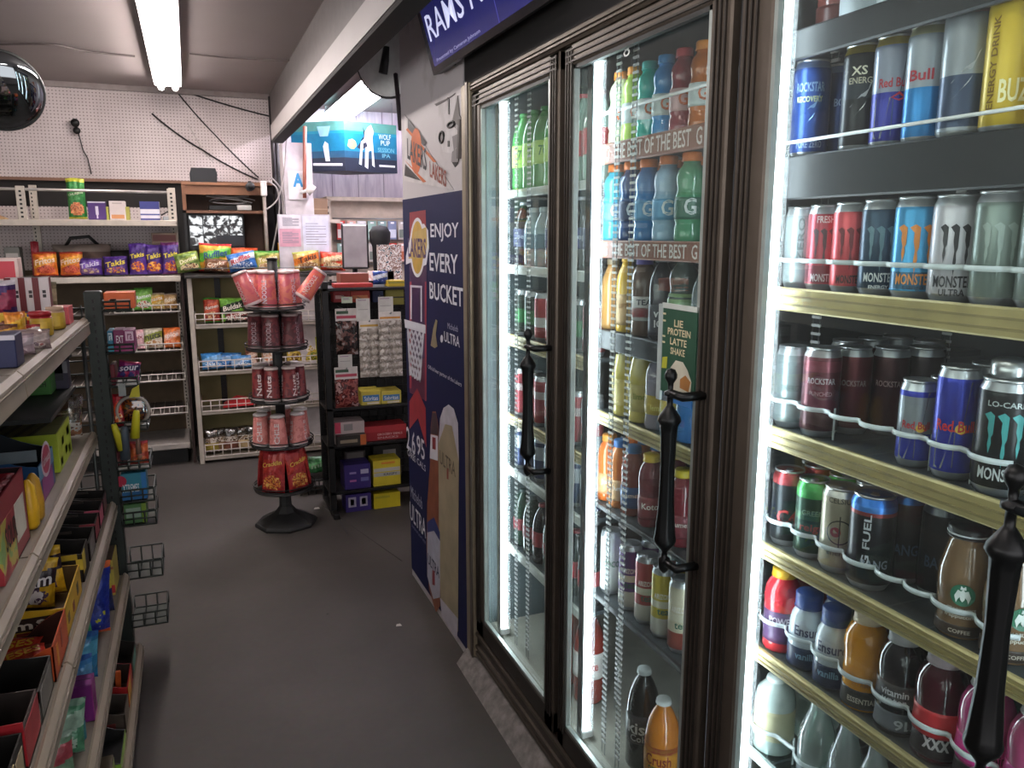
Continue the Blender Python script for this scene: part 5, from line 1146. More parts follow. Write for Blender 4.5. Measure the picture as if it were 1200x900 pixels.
a, b = PY(305, 212, 5.95), PY(313, 230, 5.95); w = MB(); w.box((a.x, 5.93, b.z), (b.x, 5.975, a.z), mat('#d9d6d2', .4), .006); w.tube([((a.x + b.x) / 2, 5.95, b.z), ((a.x + b.x) / 2, 5.95, 1.3305)], .012, mat('#8a8078', .5), 8); tag(w.build('antenna_post'), 'white box on a grey post at the right edge of the monitor cabinet', 'post')

# ---- goods on the far left unit
def PB(u, v, y, z): p = PY(u, v, y); return Vector((p.x, y, z + .002))
def wpx(u0, u1, y): return abs(PY(u1, 300, y).x - PY(u0, 300, y).x)
def bagp(label, u0, u1, v0, v1, y, z, cols, text=None, tcol='#fff', rz=0., rx=-.12, pic=None, t=.07, ry=0., **k):
    w_ = wpx(u0, u1, y); h_ = PY(0, v0, y).z - z if v1 is None else PY(0, v0, y).z - PY(0, v1, y).z
    return bag(label, PB((u0 + u1) / 2, v0, y, z + .008), w_, h_, min(t, w_ * .5), cols, text, tcol, rz, rx, pic, ry=ry, **k)
def cartp(label, u0, u1, v0, y, z, d, col, **k):
    h_ = PY(0, v0, y - d / 2).z - z; a_, b_ = PY(u0, v0, y - d / 2), PY(u1, v0, y - d / 2)
    return carton(label, Vector(((a_.x + b_.x) / 2, y, z + .002)), (b_.x - a_.x, d, h_), col, **k)
ZA, ZB = 1.69, 1.325
hat = empty('straw_hat', PB(-27, 240, 6.05, ZA), 0, 'tan straw hat lying on the high shelf at the left', 'hat')
hm = mat('#b5936a', .8, var=.2, scale=60, bump=.5)
MB().lathe([(.0, .15), (.05, .148), (.085, .125), (.1, .07), (.11, .035)], None, hm, 28).build('crown', hat); MB().lathe([(.11, .035), (.16, .012), (.17, .002), (.16, .006), (.108, .03)], None, hm, 28).build('brim', hat)
gb_ = bagp('tall green snack bag with yellow top standing on the high shelf', 76, 98, 206, 255, 5.95, ZA, ('#2f7a3c', '#3f8a45', '#b5b43a'), 'CHUREOS', '#dfe6c8', pic=('#b5603c', '#d08a5a', '#8a4a34'), ty=.62, rx=0)
cartp('small purple box with a white figure on the high shelf', 102, 123, 235, 5.97, ZA, .07, '#4a2c70', bands=((.42, .58, .3, .75, '#d9d2e2'), (.46, .54, .1, .3, '#d9d2e2'), (0, 1, .93, 1, '#c9c2cf')))
cartp('white card box beside a yellow one on the high shelf', 127, 146, 234, 5.98, ZA, .09, '#d0c4c2', bands=((.1, .9, .1, .3, '#c98a5a'), (.2, .8, .85, .92, '#b0a4a2')))
cartp('slim olive yellow box at the edge of the white card box', 146.5, 151, 241, 5.98, ZA, .09, '#a3a04a')
cartp('slim lime box left of the white card box', 123.5, 126.5, 241, 5.98, ZA, .08, '#b0b04a')
cartp('blue topped white pack of two on the high shelf near its right end', 163, 186, 234, 5.97, ZA, .09, '#d5d2de', bands=((0, 1, .6, 1, '#3a3f86'), (0, 1, 0, .12, '#3a3f86'), (0, 1, .28, .36, '#4a4f90')))
w = MB(); w.box((-.03, -.02, 0), (.03, .02, .03), STEEL, .004); w.tube([(-.04, 0, .035), (0, 0, .06), (.04, 0, .03)], .006, DARK, 6); o = w.build('metal_clip'); o.location = PB(196, 248, 5.95, ZA); tag(o, 'small grey clip lying at the right end of the high shelf', 'clip')
# z 1.325 shelf
bk = tag(bag_mesh(.36, .2, .2, lambda u, v: mat('#5f4c43', .8, var=.2) if v < .75 else mat('#8a7d74', .8), 14, 12, 3).build('cloth_bag'), 'brown grey cloth bag slumped behind the purple chips', 'bag'); bk.location = PB(95, 280, 6.16, ZB + .01)
w = MB(); w.tube([(-.1, 0, .18), (-.06, -.02, .24), (.05, -.02, .25), (.12, 0, .17)], .012, BLACK, 8); w.build('strap', bk)
o = tag(bag_mesh(.3, .16, .12, lambda u, v: mat('#1b1a19', .7), 10, 10, 8).build('cloth_bag'), 'crumpled black bag behind the purple chips on the shelf', 'bag'); o.location = PB(150, 290, 6.2, ZB + .006)
cartp('low brown box behind the tall purple chips near the shelf end', 177, 207, 273, 6.2, ZB, .16, '#8a7560', bands=((.05, .95, .8, .95, '#6a3a34'),))
cartp('dull grey boxes with silver dispenser behind the candy on the left', 4, 22, 290, 6.1, ZB, .12, '#6a6a64', bands=((.1, .9, .5, .8, '#b0aaa6'),))
orb = bagp('orange and yellow corn chip bag with red foot, left of its twin', 37, 66, 294, 323, 5.95, ZB, ('#d9762c', '#e8a53a', '#b0382c'), 'Fritos', '#f2d8c0', pic=('#a8342a', '#c85a3a', '#7d2a24'), ty=.6, rz=.1)
o = copy_tree(orb, PB(82, 294, 5.95, ZB + .008), -.08, 'orange and yellow corn chip bag beside the purple chips', ry=0); o.rotation_euler = (-.12, 0, -.1)
bagp('dark red snack bag edge behind the corn chips', 34, 44, 282, 323, 6.03, ZB, ('#8a1f2c', '#a33a44'))
pic_t = ('#c9a13a', '#5a2a70', '#b0562c')
bagp('small purple chip bag lying low beside the orange ones', 90, 119, 302, 323, 5.94, ZB, ('#4a2a80', '#6a4aa0', '#3a2068'), 'Takis', '#c9c2d8', pic=('#b9a07a', '#6a4a70', '#8a6a9a'))
tk = bagp('short purple chip bag with yellow lettering', 120, 149, 300, 323, 5.94, ZB, ('#452878', '#3a2068', '#5a3a90'), 'Takis', '#d6c23a', pic=pic_t)
for k, (u0, u1, v0, l) in enumerate(((149, 170, 284, 'tall purple chip bag with yellow lettering, first of the tall three'), (167, 190, 286, 'tall purple chip bag in the middle of the tall three'), (188, 209, 283, 'tall magenta edged chip bag at the shelf end, last of the tall three'))):
    bagp(l, u0, u1, v0, 323, 5.94 + .03 * (k == 1), ZB, ('#4a2a80', '#3a2068', '#6a2a60' if k == 2 else '#5a3a90'), 'Takis', '#dcc83a', pic=('#d9a03a', '#b0502c', '#4a2a70'), rz=.1 * (k - 1))
# baskets
for (l, u0, u1, v0, v1, z, cols, txt, tc_, pic) in (
 ('bright green noodle snack bag in the top wire basket', 136, 160, 335, 361, 1.085, ('#6fae4a', '#8fc860', '#5a9a40'), 'Maruchan', '#fff', ('#2f3a2c', '#d9d2c0', '#c23a34')),
 ('second green noodle bag beside the clear pasta bags', 156, 178, 333, 361, 1.085, ('#79b850', '#8fc860', '#5a9a40'), 'Ramen', '#fff', ('#2f2a28', '#d9d2c0', '#c23a34')),
 ('clear bag of yellow noodles in the top wire basket', 174, 192, 340, 361, 1.085, ('#c9b070', '#d8a53a', '#b9a890'), 'pasta', '#f2e6d0', ('#d9b86a', '#b8923f', '#e6cf94')),
 ('clear bag of tan crackers at the right end of the top wire basket', 190, 207, 341, 361, 1.085, ('#b08a5a', '#c9a878', '#a89888'), 'fideo', '#f2e6d0', ('#b8863f', '#94682f', '#d0a868')),
 ('small pale pink bag in the second wire basket', 155, 168, 386, 410, .82, ('#d9b0b4', '#e6c9cc', '#c9989e'), 'mix', '#a03a4a', None),
 ('white and olive small bag in the second wire basket', 167, 190, 385, 410, .82, ('#cfc7b4', '#8f9a3a', '#b9b09a'), 'nuts', '#4a4a3a', ('#d9d2c0', '#a87a4a')),
 ('orange small bag at the right of the second wire basket', 190, 211, 385, 410, .82, ('#e07a3a', '#e8a58a', '#d9682c'), 'spice', '#f2e6e0', ('#d9602c', '#e8986a'))):
    bagp(l, u0, u1, v0, v1, 5.945, z, cols, txt, tc_, pic=pic, rz=R_.uniform(-.12, .12), t=.05, seed=3)
# ---- top of the low unit
ZT = 1.33
for (l, u0, u1, v0, y, cols, txt, tc_, pic, rz, ry) in (
 ('green and brown chip bag leaning at the left end of the low unit top', 206, 236, 297, 5.86, ('#5f7a34', '#8fa04a', '#7a8a3a'), 'Doritos', '#efe6c0', ('#7a4a30', '#c9b48a', '#4a3a2a'), .2, -.15),
 ('red topped yellow chip bag with green oval on the low unit top', 231, 270, 286, 5.98, ('#d9a53a', '#5fae3a', '#c22f34'), 'Ruffles', '#2a4a7a', ('#d98a2c', '#c9703a', '#e6b84a'), 0, .05),
 ('small brown snack bag in front of the red topped yellow bag', 238, 266, 305, 5.84, ('#6a4a34', '#8a5a3a', '#4a3226'), 'Cracks', '#e6d6c0', ('#c2a07a', '#6a3a2c', '#d9cfc0'), -.1, .1),
 ('orange chip bag standing behind the blue crinkled bag', 268, 303, 291, 6.02, ('#d9622c', '#e8843a', '#c9502a'), 'Cheetos', '#f2d090', ('#d98a4a', '#b0502c'), .1, 0),
 ('crumpled blue and white chip bag on the low unit top', 268, 302, 299, 5.86, ('#2f6ab0', '#d5dae2', '#3f7ac0'), 'Ruffles', '#c22f3a', ('#d0d6e0', '#2a5a9a', '#8fa8c8'), -.15, -.2),
 ('green and tan tortilla chip bag on the low unit top', 297, 328, 294, 5.88, ('#7a9a3a', '#b0a050', '#3f8a34'), 'Tostitos', '#f2e6c8', ('#c9a878', '#a87a4a', '#d8c09a'), .05, 0),
 ('golden yellow chip bag leaning behind the stand pole', 322, 356, 288, 5.95, ('#e0a52c', '#e8b84a', '#d9902a'), 'Lays', '#c22f2a', ('#e8c050', '#d0902c'), -.05, .12),
 ('tan and orange bean chip bag right of the stand pole', 344, 376, 296, 5.86, ('#c9a860', '#d9782c', '#a8b04a'), 'Takis', '#4a2a20', ('#b08a5a', '#8a5a34', '#d8c8a0'), .05, -.08),
 ('orange red chip bag second from the right end of the low unit top', 358, 386, 294, 5.97, ('#d9502c', '#e8762c', '#c9402a'), 'Hot', '#f2d8b0', ('#c23a2a', '#8a2a20'), .12, .1),
 ('red and tan chip bag at the right end of the low unit top', 374, 404, 297, 5.87, ('#d0452c', '#c9a878', '#b0382a'), 'Fuego', '#f2e2c0', ('#b89060', '#d8c09a', '#8a5a3a'), -.1, .05)):
    bagp(l, u0, u1, v0, 322, y, ZT, cols, txt, tc_, rz=rz, ry=ry, pic=pic, t=.09, tw=.7)
# ---- inside the low unit
for (l, u0, u1, v0, v1, y, z, cols, txt, pic, rz) in (
 ('red cup noodle bag with green top on the first shelf of the low unit', 237, 257, 344, 376, 5.93, .985, ('#a8402f', '#c25a3a', '#3f8a34'), 'Ramen', ('#8a2f28', '#c9a070'), 0),
 ('green and black spiky noodle bag on the first shelf of the low unit', 257, 286, 345, 376, 5.93, .985, ('#6fae3a', '#2a3a24', '#8fc850'), 'Buldak', ('#c23a4a', '#20281c', '#8fbf50'), .15),
 ('dark noodle bag low in the wire lip of the first shelf', 262, 292, 362, 376, 5.91, .985, ('#3a2f28', '#8a3028', '#4a3a30'), 'noodle', ('#c23a34', '#d9d2c0', '#2a2420'), -.1),
 ('orange spotted bag right of the stand on the first shelf', 371, 381, 344, 376, 5.93, .985, ('#d9502c', '#e87a3a'), None, ('#e06a2c', '#5a2018', '#d9a03a'), 0),
 ('light blue snack bag lying left on the second shelf of the low unit', 235, 262, 411, 432, 5.92, .655, ('#3f8ac8', '#7fb0d8', '#2f78b8'), None, ('#4f98d0', '#d0dce6', '#2a5a90'), .2),
 ('mid blue snack bag in the middle of the second shelf of the low unit', 250, 283, 413, 432, 5.95, .655, ('#3a78b8', '#8fb4d6', '#3f88c8'), None, ('#c9d6e2', '#3a78b8', '#2a4a78'), -.15),
 ('blue snack bag nearest the stand on the second shelf of the low unit', 270, 296, 416, 432, 5.91, .655, ('#4a88c0', '#9fbcd8'), None, ('#5a98cc', '#d9e2ea', '#30609a'), .1),
 ('small brown and white bag beside the blue bags', 287, 302, 408, 432, 5.93, .655, ('#7a4a34', '#c9a890'), 'choco', ('#d9c0b0', '#5a3426'), 0),
 ('white bag with orange ham print behind the stand', 305, 331, 404, 432, 5.99, .655, ('#d8cfcb', '#e0b090', '#c9c2c0'), 'bread', ('#d98a5a', '#e8d2c0'), 0),
 ('yellow speckled popcorn bag behind the stand at left', 335, 355, 402, 432, 5.99, .655, ('#c9a83a', '#d8b850'), 'pop', ('#e0c860', '#7a5a20', '#c09a30'), 0),
 ('yellow speckled popcorn bag behind the stand at right', 356, 378, 402, 432, 5.99, .655, ('#c9b03a', '#d8b850'), 'corn', ('#e0c860', '#6a7a20', '#c09a30'), .1),
 ('tall lime yellow bag at the right end of the second shelf', 370, 380, 397, 432, 5.93, .655, ('#c8c832', '#d8d850'), None, ('#b8b82a', '#e0e070'), 0)):
    bagp(l, u0, u1, v0, v1, y, z, cols, txt, '#f0e6da', rz=rz, pic=pic, t=.06, seed=5, rx=-.2)
q = PB(278, 470, 5.95, .375); w = MB(); w.add([(-.1, -.06, .01), (.12, -.08, .02), (.14, .08, .015), (-.09, .09, .02), (.0, 0, .085), (.06, .02, .07)], [(0, 1, 4), (1, 5, 4), (1, 2, 5), (2, 3, 4), (2, 4, 5), (3, 0, 4)], mat('#b52a2c', .5), True); o = w.build('cloth'); o.location = q; tag(o, 'crumpled red cloth in the third wire shelf of the low unit', 'cloth')
clr = glass('#d9d0c4', .22, .2)
for k, (u, c, l) in enumerate(((247, '#a8963a', 'clear bag of snacks with yellow card, leftmost on the bottom shelf'), (255, '#8a6a4a', 'clear bag of brown snacks second from left on the bottom shelf'), (270, '#7a4a3a', 'clear bag of dark snacks in the middle of the bottom shelf'), (284, '#c2a87a', 'clear bag with tan card right of middle on the bottom shelf'), (297, '#9a8468', 'clear bag of snacks nearest the stand on the bottom shelf'))):
    o = bag_mesh(.1, .17, .06, lambda u_, v_: mat(c, .5) if .1 < v_ < .4 else (speckle(('#8f7a62', '#c9c0b4', '#5a4632'), 50, .15, 0, k) if v_ < .62 else clr), 10, 14, k).build('snack_bag'); o.location = PB(u, 500, 5.93 + .02 * (k % 2), .06); tag(o, l, 'snack bag')
# ================================================================== CUP STAND
ST = empty('display_stand', (.405, 4.42, 0), 0, 'black pole display stand with round tiers of snack cups on the open floor', 'display stand')
bk_ = mat('#151515', .5, .2)
w = MB(); n8 = 8
w.lathe([(.168, 0), (.17, .012), (.165, .022), (.06, .075), (.034, .11), (.03, .19)], None, mat('#1c1c1c', .6, var=.2), 8, smooth=False); w.build('base', ST)
MB().tube([(0, 0, .18), (0, 0, 1.47)], .026, bk_, 14).lathe([(.03, 1.47), (.03, 1.478), (0, 1.48)], None, bk_, 14).build('pole', ST)
tiers = [(1.215, .155), (1.0, .16), (.72, .155), (.472, .165), (.215, .16)]
for z, r in tiers:
    w = MB(); w.lathe([(.026, z - .006), (r, z - .006), (r, z), (.026, z)], None, mat('#1d1c1c', .5), 28)
    for rr_, zz in ((r + .004, z + .012), (r + .004, z + .028)): w.tube(ring_pts(rr_, zz, 32), .003, bk_, 5, True)
    w.build('tier', ST)
def cup(label, loc, r0, r1, h, body, mid, lid, txt, tc_, rz, group=None):
    o = MB().lathe([(r0 * .94, 0), (r0, .004), (r0, .012), (r0 * .985, .016), (r1 * 1.01, h * .93)], [(0, 3, mat(lid, .35, .3)), (3, 4, speckle((body, mid, body), 22, .4, 0, rz))], mat(body, .4), 24).build('snack_cup')
    o.location = loc; o.rotation_euler = (0, 0, rz); tag(o, label, 'cup', group)
    MB().lathe([(r1 * 1.03, h * .925), (r1 * 1.08, h * .93), (r1 * 1.08, h * .97), (r1 * .95, h), (0, h)], None, mat(lid, .35, .25), 24).build('lid', o)
    g = MB(); rm = r0 + (r1 - r0) * .45
    for (da, t_) in ((0, txt), (2.1, txt), (-2.1, txt)):
        gg, fs, asp = text_geo(t_, .02); vs = []
        for x, y in gg:
            Z = (x - .5) * h * .6 + h * .47; a_ = da + (.5 - y) * .026 / rm; q = r0 + (r1 - r0) * (Z - .016) / (h * .93 - .016) + .0012; vs.append((q * math.cos(a_), q * math.sin(a_), Z))
        g.add(vs, fs, mat(tc_, .4))
    g.build('lettering', o); return o
pos8 = ('at the front left', 'at the front', 'at the front right', 'at the right', 'at the back right', 'at the back', 'at the left')
def tier_cups(z, rad, n, r0, r1, h, body, mid, lid, txt, tc_, desc, a0):
    first = None
    for k in range(n):
        a = -PI / 2 - .55 + a0 + 2 * PI * k / n; p = Vector((.405 + rad * math.cos(a), 4.42 + rad * math.sin(a), z + .001))
        l = desc + ' ' + pos8[k]
        if first is None: first = cup(l, p, r0, r1, h, body, mid, lid, txt, tc_, a, 'snack cups on the display stand')
        else: copy_tree(first, p, a + .2 * k, l)
tier_cups(1.215, .099, 6, .049, .04, .2, '#b8525c', '#c46a5c', '#d0b9b6', 'NOODLE', '#d9cfdc', 'pink-red snack cup on the top tier of the stand', .12)
tier_cups(1.0, .102, 6, .05, .041, .19, '#6a3236', '#4f262a', '#8f7f7c', 'NOODLE', '#a58f94', 'dark maroon snack cup on the second tier of the stand', .2)
tier_cups(.72, .104, 7, .043, .034, .19, '#5f2228', '#7d2f30', '#d0c2be', 'Nuts', '#e2d2d0', 'wine red snack cup with white lid on the third tier', .1)
tier_cups(.472, .112, 6, .05, .036, .18, '#b86a64', '#c9807a', '#cfc6c4', 'CHILE', '#d9d0cf', 'salmon and white snack cup on the fourth tier', .3)
q = cup('tilted pink snack cup lying against the right side of the top tier', Vector((.535, 4.31, 1.268)), .045, .037, .18, '#c85a5c', '#d06a50', '#d8c2c0', 'NOODLE', '#e2c9c4', .5); q.rotation_euler = (.15, .62, .3)
q = cup('tilted pink snack cup leaning off the left side of the top tier', Vector((.29, 4.285, 1.246)), .045, .037, .18, '#b8505a', '#c0605c', '#d8c2c0', 'NOODLE', '#e2c9c4', .5); q.rotation_euler = (.1, -.36, -.4)
q5 = .126
rp = ('#8f1f22', '#c9862f', '#a82a2a', '#d8a040')
for k, (a, l) in enumerate(((-2.15, 'left one'), (-1.0, 'front right one'), (.15, 'right side one'), (1.3, 'back right one'), (2.45, 'back left one'))):
    bag('red and gold snack bag leaning on the pole foot, ' + l, (.405 + q5 * math.cos(a), 4.42 + q5 * math.sin(a), .222), .137, .235, .045, ('#a3282a', '#b5352c', '#8a1a20'), 'Cracklin', '#e6c050', a + PI / 2, -.14, ('#d09a3a', '#7d1a1c', '#c9702f', '#d8b060'), .68, group='red snack bags at the foot of the display stand', seed=10 + k)

# ================================================================== BLACK WIRE RACK
RK = empty('wire_rack', (.9, 4.6, 0), 0, 'black wire rack of hanging snacks and boxes beside the blue poster', 'rack'); ok = (.9, 4.6)
RX0, RX1, RY = .66, 1.3, 4.45
for x in (RX0 + .018, RX1):
    w = MB(); w.box((x - .018, RY, 0), (x + .018, RY + .036, 1.345), BLACK, .003); pu(w, 'post', RK, ok)
    w = MB(); w.box((x - .014, RY + .28, 0), (x + .014, RY + .308, 1.34), BLACK, .003); w.box((x - .016, RY - .08 if x < .9 else RY, 0), (x + .016, RY + .34, .03), BLACK, .004); pu(w, 'post', RK, ok)
w = MB()
for k in range(27): z = .08 + k * .047; w.tube([(RX0 + .02, RY + .27, z), (RX1, RY + .27, z)], .0025, BLACK, 4)
for k in range(12): x = RX0 + .03 + k * .053; w.tube([(x, RY + .273, .05), (x, RY + .273, 1.33)], .0025, BLACK, 4)
w.box((RX0, RY + .285, .05), (RX1, RY + .292, 1.33), mat('#1a1918', .7)); pu(w, 'wire_back', RK, ok)
def rzz(v): return PY(430, v, RY).z
RS = {}
for v in (337, 476, 519, 573, 600):
    z = rzz(v); w = MB(); w.box((RX0, RY, z - .016), (RX1, RY + .27, z), BLACK, .002); RS[v] = z; pu(w, 'shelf', RK, ok)
def rbox(label, u0, u1, v0, vs, col, d=.14, y=None, **k):
    y = y or RY + .02 + d / 2; yy_ = y - d / 2; a_, b_ = PY(u0, v0, yy_), PY(u1, v0, yy_); z = RS[vs]
    h_ = max(.012, a_.z - z); return carton(label, Vector(((a_.x + b_.x) / 2, y, z + .001)), (b_.x - a_.x, d, h_), col, **k)
rbox('brown carton on top of the black wire rack', 399, 432, 321, 337, '#8a5040', bands=((.05, .95, .1, .2, '#6a382c'),), y=RY + .2)
rbox('flat red carton across the top of the black wire rack', 392, 437, 333, 337, '#b5342f', d=.1)
bagp('blue and white crumpled bag on top of the black wire rack', 437, 455, 327, 345, RY + .1, RS[337], ('#2f4f9a', '#c9d2e2', '#3a5aa8'), None, pic=('#d0d8e6', '#2f4f9a', '#1f3a78'), t=.05)
rbox('yellow carton at the right end of the black wire rack top', 455, 474, 329, 337, '#c9ae2f', d=.1, bands=((0, 1, .5, .8, '#8f8a3a'),))
for (l, u0, u1, v0, v1, c, b_) in (('red box with small print hanging below the rack top, left one', 391, 411, 341, 354, '#a02a2f', ((.1, .6, .3, .6, '#d9b0a8'),)), ('orange red box hanging below the rack top', 411, 434, 341, 354, '#b5402f', ((.1, .9, .3, .6, '#d98a5a'),)), ('dark blue box below the rack top', 437, 450, 341, 354, '#1f2c50', ()), ('olive yellow box below the rack top at the right', 452, 474, 340, 357, '#8a8430', ((0, 1, .45, .55, '#3a3a24'),))):
    a_, b2 = PY(u0, v0, RY + .12), PY(u1, v1, RY + .12); carton(l, Vector(((a_.x + b2.x) / 2, RY + .18, b2.z)), (b2.x - a_.x, .1, a_.z - b2.z), c, bands=b_)
def hang(label, u0, u1, v0, v1, y, header, hcol, body_m, cat, name, segs=0):
    a_, b_ = PY(u0, v0, y), PY(u1, v1, y); W_, H_ = b_.x - a_.x, a_.z - b_.z
    t = empty(name, ((a_.x + b_.x) / 2, y, b_.z), 0, label, cat)
    hz = H_ * (1 - header); w = MB()
    if segs:
        w.box((-W_ / 2, -.002, 0), (W_ / 2, .002, hz), body_m)
        for k in range(segs):
            z0 = hz * k / segs
            for c_ in (-1, 1): w.add(*pill(c_ * W_ * .25, W_ * .24, z0 + .003, hz / segs - .004, .012), body_m, True)
    else:
        m_ = bag_mesh(W_, hz, .04, lambda u, v: body_m, 10, 12, 2); w = m_
    w.build('bag', t)
    w = MB(); w.box((-W_ * .48, -.004, hz - .004), (W_ * .48, .004, H_), hcol[0], .001)
    for k, c in enumerate(hcol[1:]): w.box((-W_ * .44, -.0048, hz + (H_ - hz) * (.15 + .4 * k)), (W_ * (.44 if k == 0 else .1), -.0038, hz + (H_ - hz) * (.4 + .4 * k)), c)
    w.build('header_card', t)
    MB().tube([(0, .25, H_ - .008), (0, -.03, H_ - .008), (0, -.036, H_ + .002)], .0025, STEEL, 5).build('hook', t)
    return t
def pill(xc, wx, z0, h_, t):
    vs = []; fs = []
    for j in range(5):
        for i in range(5):
            u, v = i / 4, j / 4; vs.append((xc + (u - .5) * wx * 1.9, -.002 - t * (math.sin(PI * u) * math.sin(PI * v)) ** .6, z0 + v * h_))
    for j in range(4):
        for i in range(4): fs.append((j * 5 + i, j * 5 + i + 1, j * 5 + i + 6, j * 5 + i + 5))
    return vs, fs
cw = mat('#d3cdc8', .5); ck = mat('#b5465a', .5); cg_ = mat('#3f5a44', .5)
hang('jerky bag with white and pink card hanging high at the rack left', 392, 420, 362, 415, RY - .02, .25, (cw, ck, cg_), speckle(('#2a1a18', '#1a1210', '#6a4a44', '#9a8f8c'), 30, .2), 'snack bag', 'hanging_bag')
hang('reddish dried fruit bag hanging low at the rack left', 391, 421, 431, 476, RY - .02, .28, (cw, ck, cg_), speckle(('#6a2a2a', '#8f4a44', '#4a1c1c', '#b08a88'), 30, .2), 'snack bag', 'hanging_bag')
nut = speckle(('#a89f95', '#b9b2a9', '#9a9188', '#c9c4bd'), 28, .2)
hang('long hanging strip of clear snack packets with white card, left of two', 420, 446, 375, 441, RY - .03, .14, (cw, mat('#c9a04a', .5)), nut, 'snack strip', 'packet_strip', 7)
hang('long hanging strip of clear snack packets with white card, right of two', 443, 472, 366, 440, RY - .05, .12, (cw, mat('#c98a3a', .5)), nut, 'snack strip', 'packet_strip', 8)
for (l, q) in (('white price card above the left packet strip', (417, 350, 434, 376)), ('white price card above the right packet strip', (443, 348, 461, 369)), ('small greenish white price card at the rack top left', (400, 348, 413, 355)), ('small white price card between the two hanging bags', (396, 416, 413, 431))):
    a_, b_ = PY(q[0], q[1], RY - .035), PY(q[2], q[3], RY - .035); w = MB(); w.box((a_.x, RY - .035, b_.z), (b_.x, RY - .033, a_.z), mat('#c6c4bf' if 'green' not in l else '#aab5a0', .6), 0)
    w.box((a_.x + .01, RY - .0356, a_.z - .012), (b_.x - .02, RY - .0348, a_.z - .008), mat('#8a6a8a', .5)); w.box((a_.x + .01, RY - .0356, (a_.z + b_.z) / 2), (b_.x - .012, RY - .0348, (a_.z + b_.z) / 2 + .003), mat('#8a8886', .5)); w.tube([((a_.x + b_.x) / 2, RY + .262, a_.z - .004), ((a_.x + b_.x) / 2, RY - .03, a_.z - .004)], .002, STEEL, 4); tag(w.build('price_card'), l, 'price card')
for (l, u0, u1) in (('yellow and blue snack box left of its twin on the rack middle shelf', 423, 446), ('yellow and blue snack box right of its twin on the rack middle shelf', 446.6, 470)):
    rbox(l, u0, u1, 459, 476, '#c9b84a', bands=((.08, .92, .25, .7, '#3f78b0'), (.3, .9, .05, .18, '#d9d2c0')), text=(('Sabritas', .15, .32, .3, .7, '#dfe6ea'),))
rbox('long red box with white printed words on the lower rack shelf', 427, 476, 501, 519, '#8f2026', bands=((0, 1, .6, 1, '#a02a30'),), text=(('GROCERY DEALS', .3, .35, .14, .6, '#d0b0ac'), ('SNACKS', .3, .12, .14, .5, '#c09a98')))
rbox('stack of pink and white magazines on the lower rack shelf', 392, 427, 496, 519, '#b9aaa8', bands=((0, .2, .5, 1, '#c2405a'), (.3, .9, .2, .4, '#2a2a2a'), (.3, .6, .6, .9, '#8a8684')))
o_ = rbox('black and orange flat box lying in front of the magazines', 395, 429, 512, 519, '#26221f', d=.05, y=RY - .01, bands=((.8, 1, 0, 1, '#b5602f'), (.1, .7, .3, .6, '#8a7f6a')))
rbox('grey envelope bundle left on the rack shelf above the purple boxes', 404, 428, 530, 573, '#3a3634', d=.08, y=RY + .2, bands=((.1, .9, .6, .95, '#6f6a66'),))
rbox('dark box with white label above the yellow boxes', 437, 470, 523, 573, '#1c1b1a', d=.06, y=RY + .22, bands=((.35, .8, .6, .85, '#8f8c88'),))
rbox('upper purple box with white prints on the bottom of the rack', 403, 434, 546, 573, '#33246a', bands=((.62, .92, .6, .78, '#a9a6c0'), (.2, .45, .62, .7, '#8f7fb0'), (.2, .45, .3, .38, '#a05a90'), (.62, .92, .3, .45, '#6a6aa0')))
rbox('lower purple box with two white emblems at the rack bottom', 405, 435, 581, 600, '#33246a', bands=((.1, .4, .3, .85, '#9a94a8'), (.55, .85, .3, .85, '#9a94a8'), (.18, .32, .4, .75, '#2f2a50'), (.62, .78, .4, .75, '#2f2a50')))
rbox('upper yellow box with white panel at the bottom right of the rack', 437, 469, 541, 573, '#c2b02c', bands=((.02, .98, .38, .52, '#a8a8a4'), (.02, .98, .56, .7, '#b4b2ac'), (.3, .8, .85, .93, '#c9802c')), text=(('KRISPY', .38, .4, .1, .5, '#5a5a5a'),))
rbox('lower plain yellow box at the bottom right of the rack', 438, 469, 580, 600, '#bfae1f', bands=((.05, .6, .7, .85, '#a39a2a'),))
w = bagp('green printed pack poking out behind the rack left post', 360, 390, 534, 556, 4.97, PY(368, 556, 4.97).z, ('#2f6a3a', '#5aa060', '#24552f'), 'mint', '#a9c8a8', t=.08, rx=0)
cbk = empty('floor_basket', (PY(376, 560, 4.97).x, 4.97, 0), 0, 'low black wire basket on the floor behind the display stand', 'basket')
w = MB(); zb_ = PY(368, 556, 4.97).z
for z in (.03, zb_ * .5, zb_ - .012): w.tube([(-.14, -.09, z), (.14, -.09, z), (.14, .09, z), (-.14, .09, z)], .004, BLACK, 5, True)
for k in range(7):
    for y in (-.09, .09): w.tube([(-.14 + k * .0467, y, 0), (-.14 + k * .0467, y, zb_ - .01)], .003, BLACK, 4)
w.box((-.14, -.09, zb_ - .014), (.14, .09, zb_ - .005), BLACK); w.build('frame', cbk)
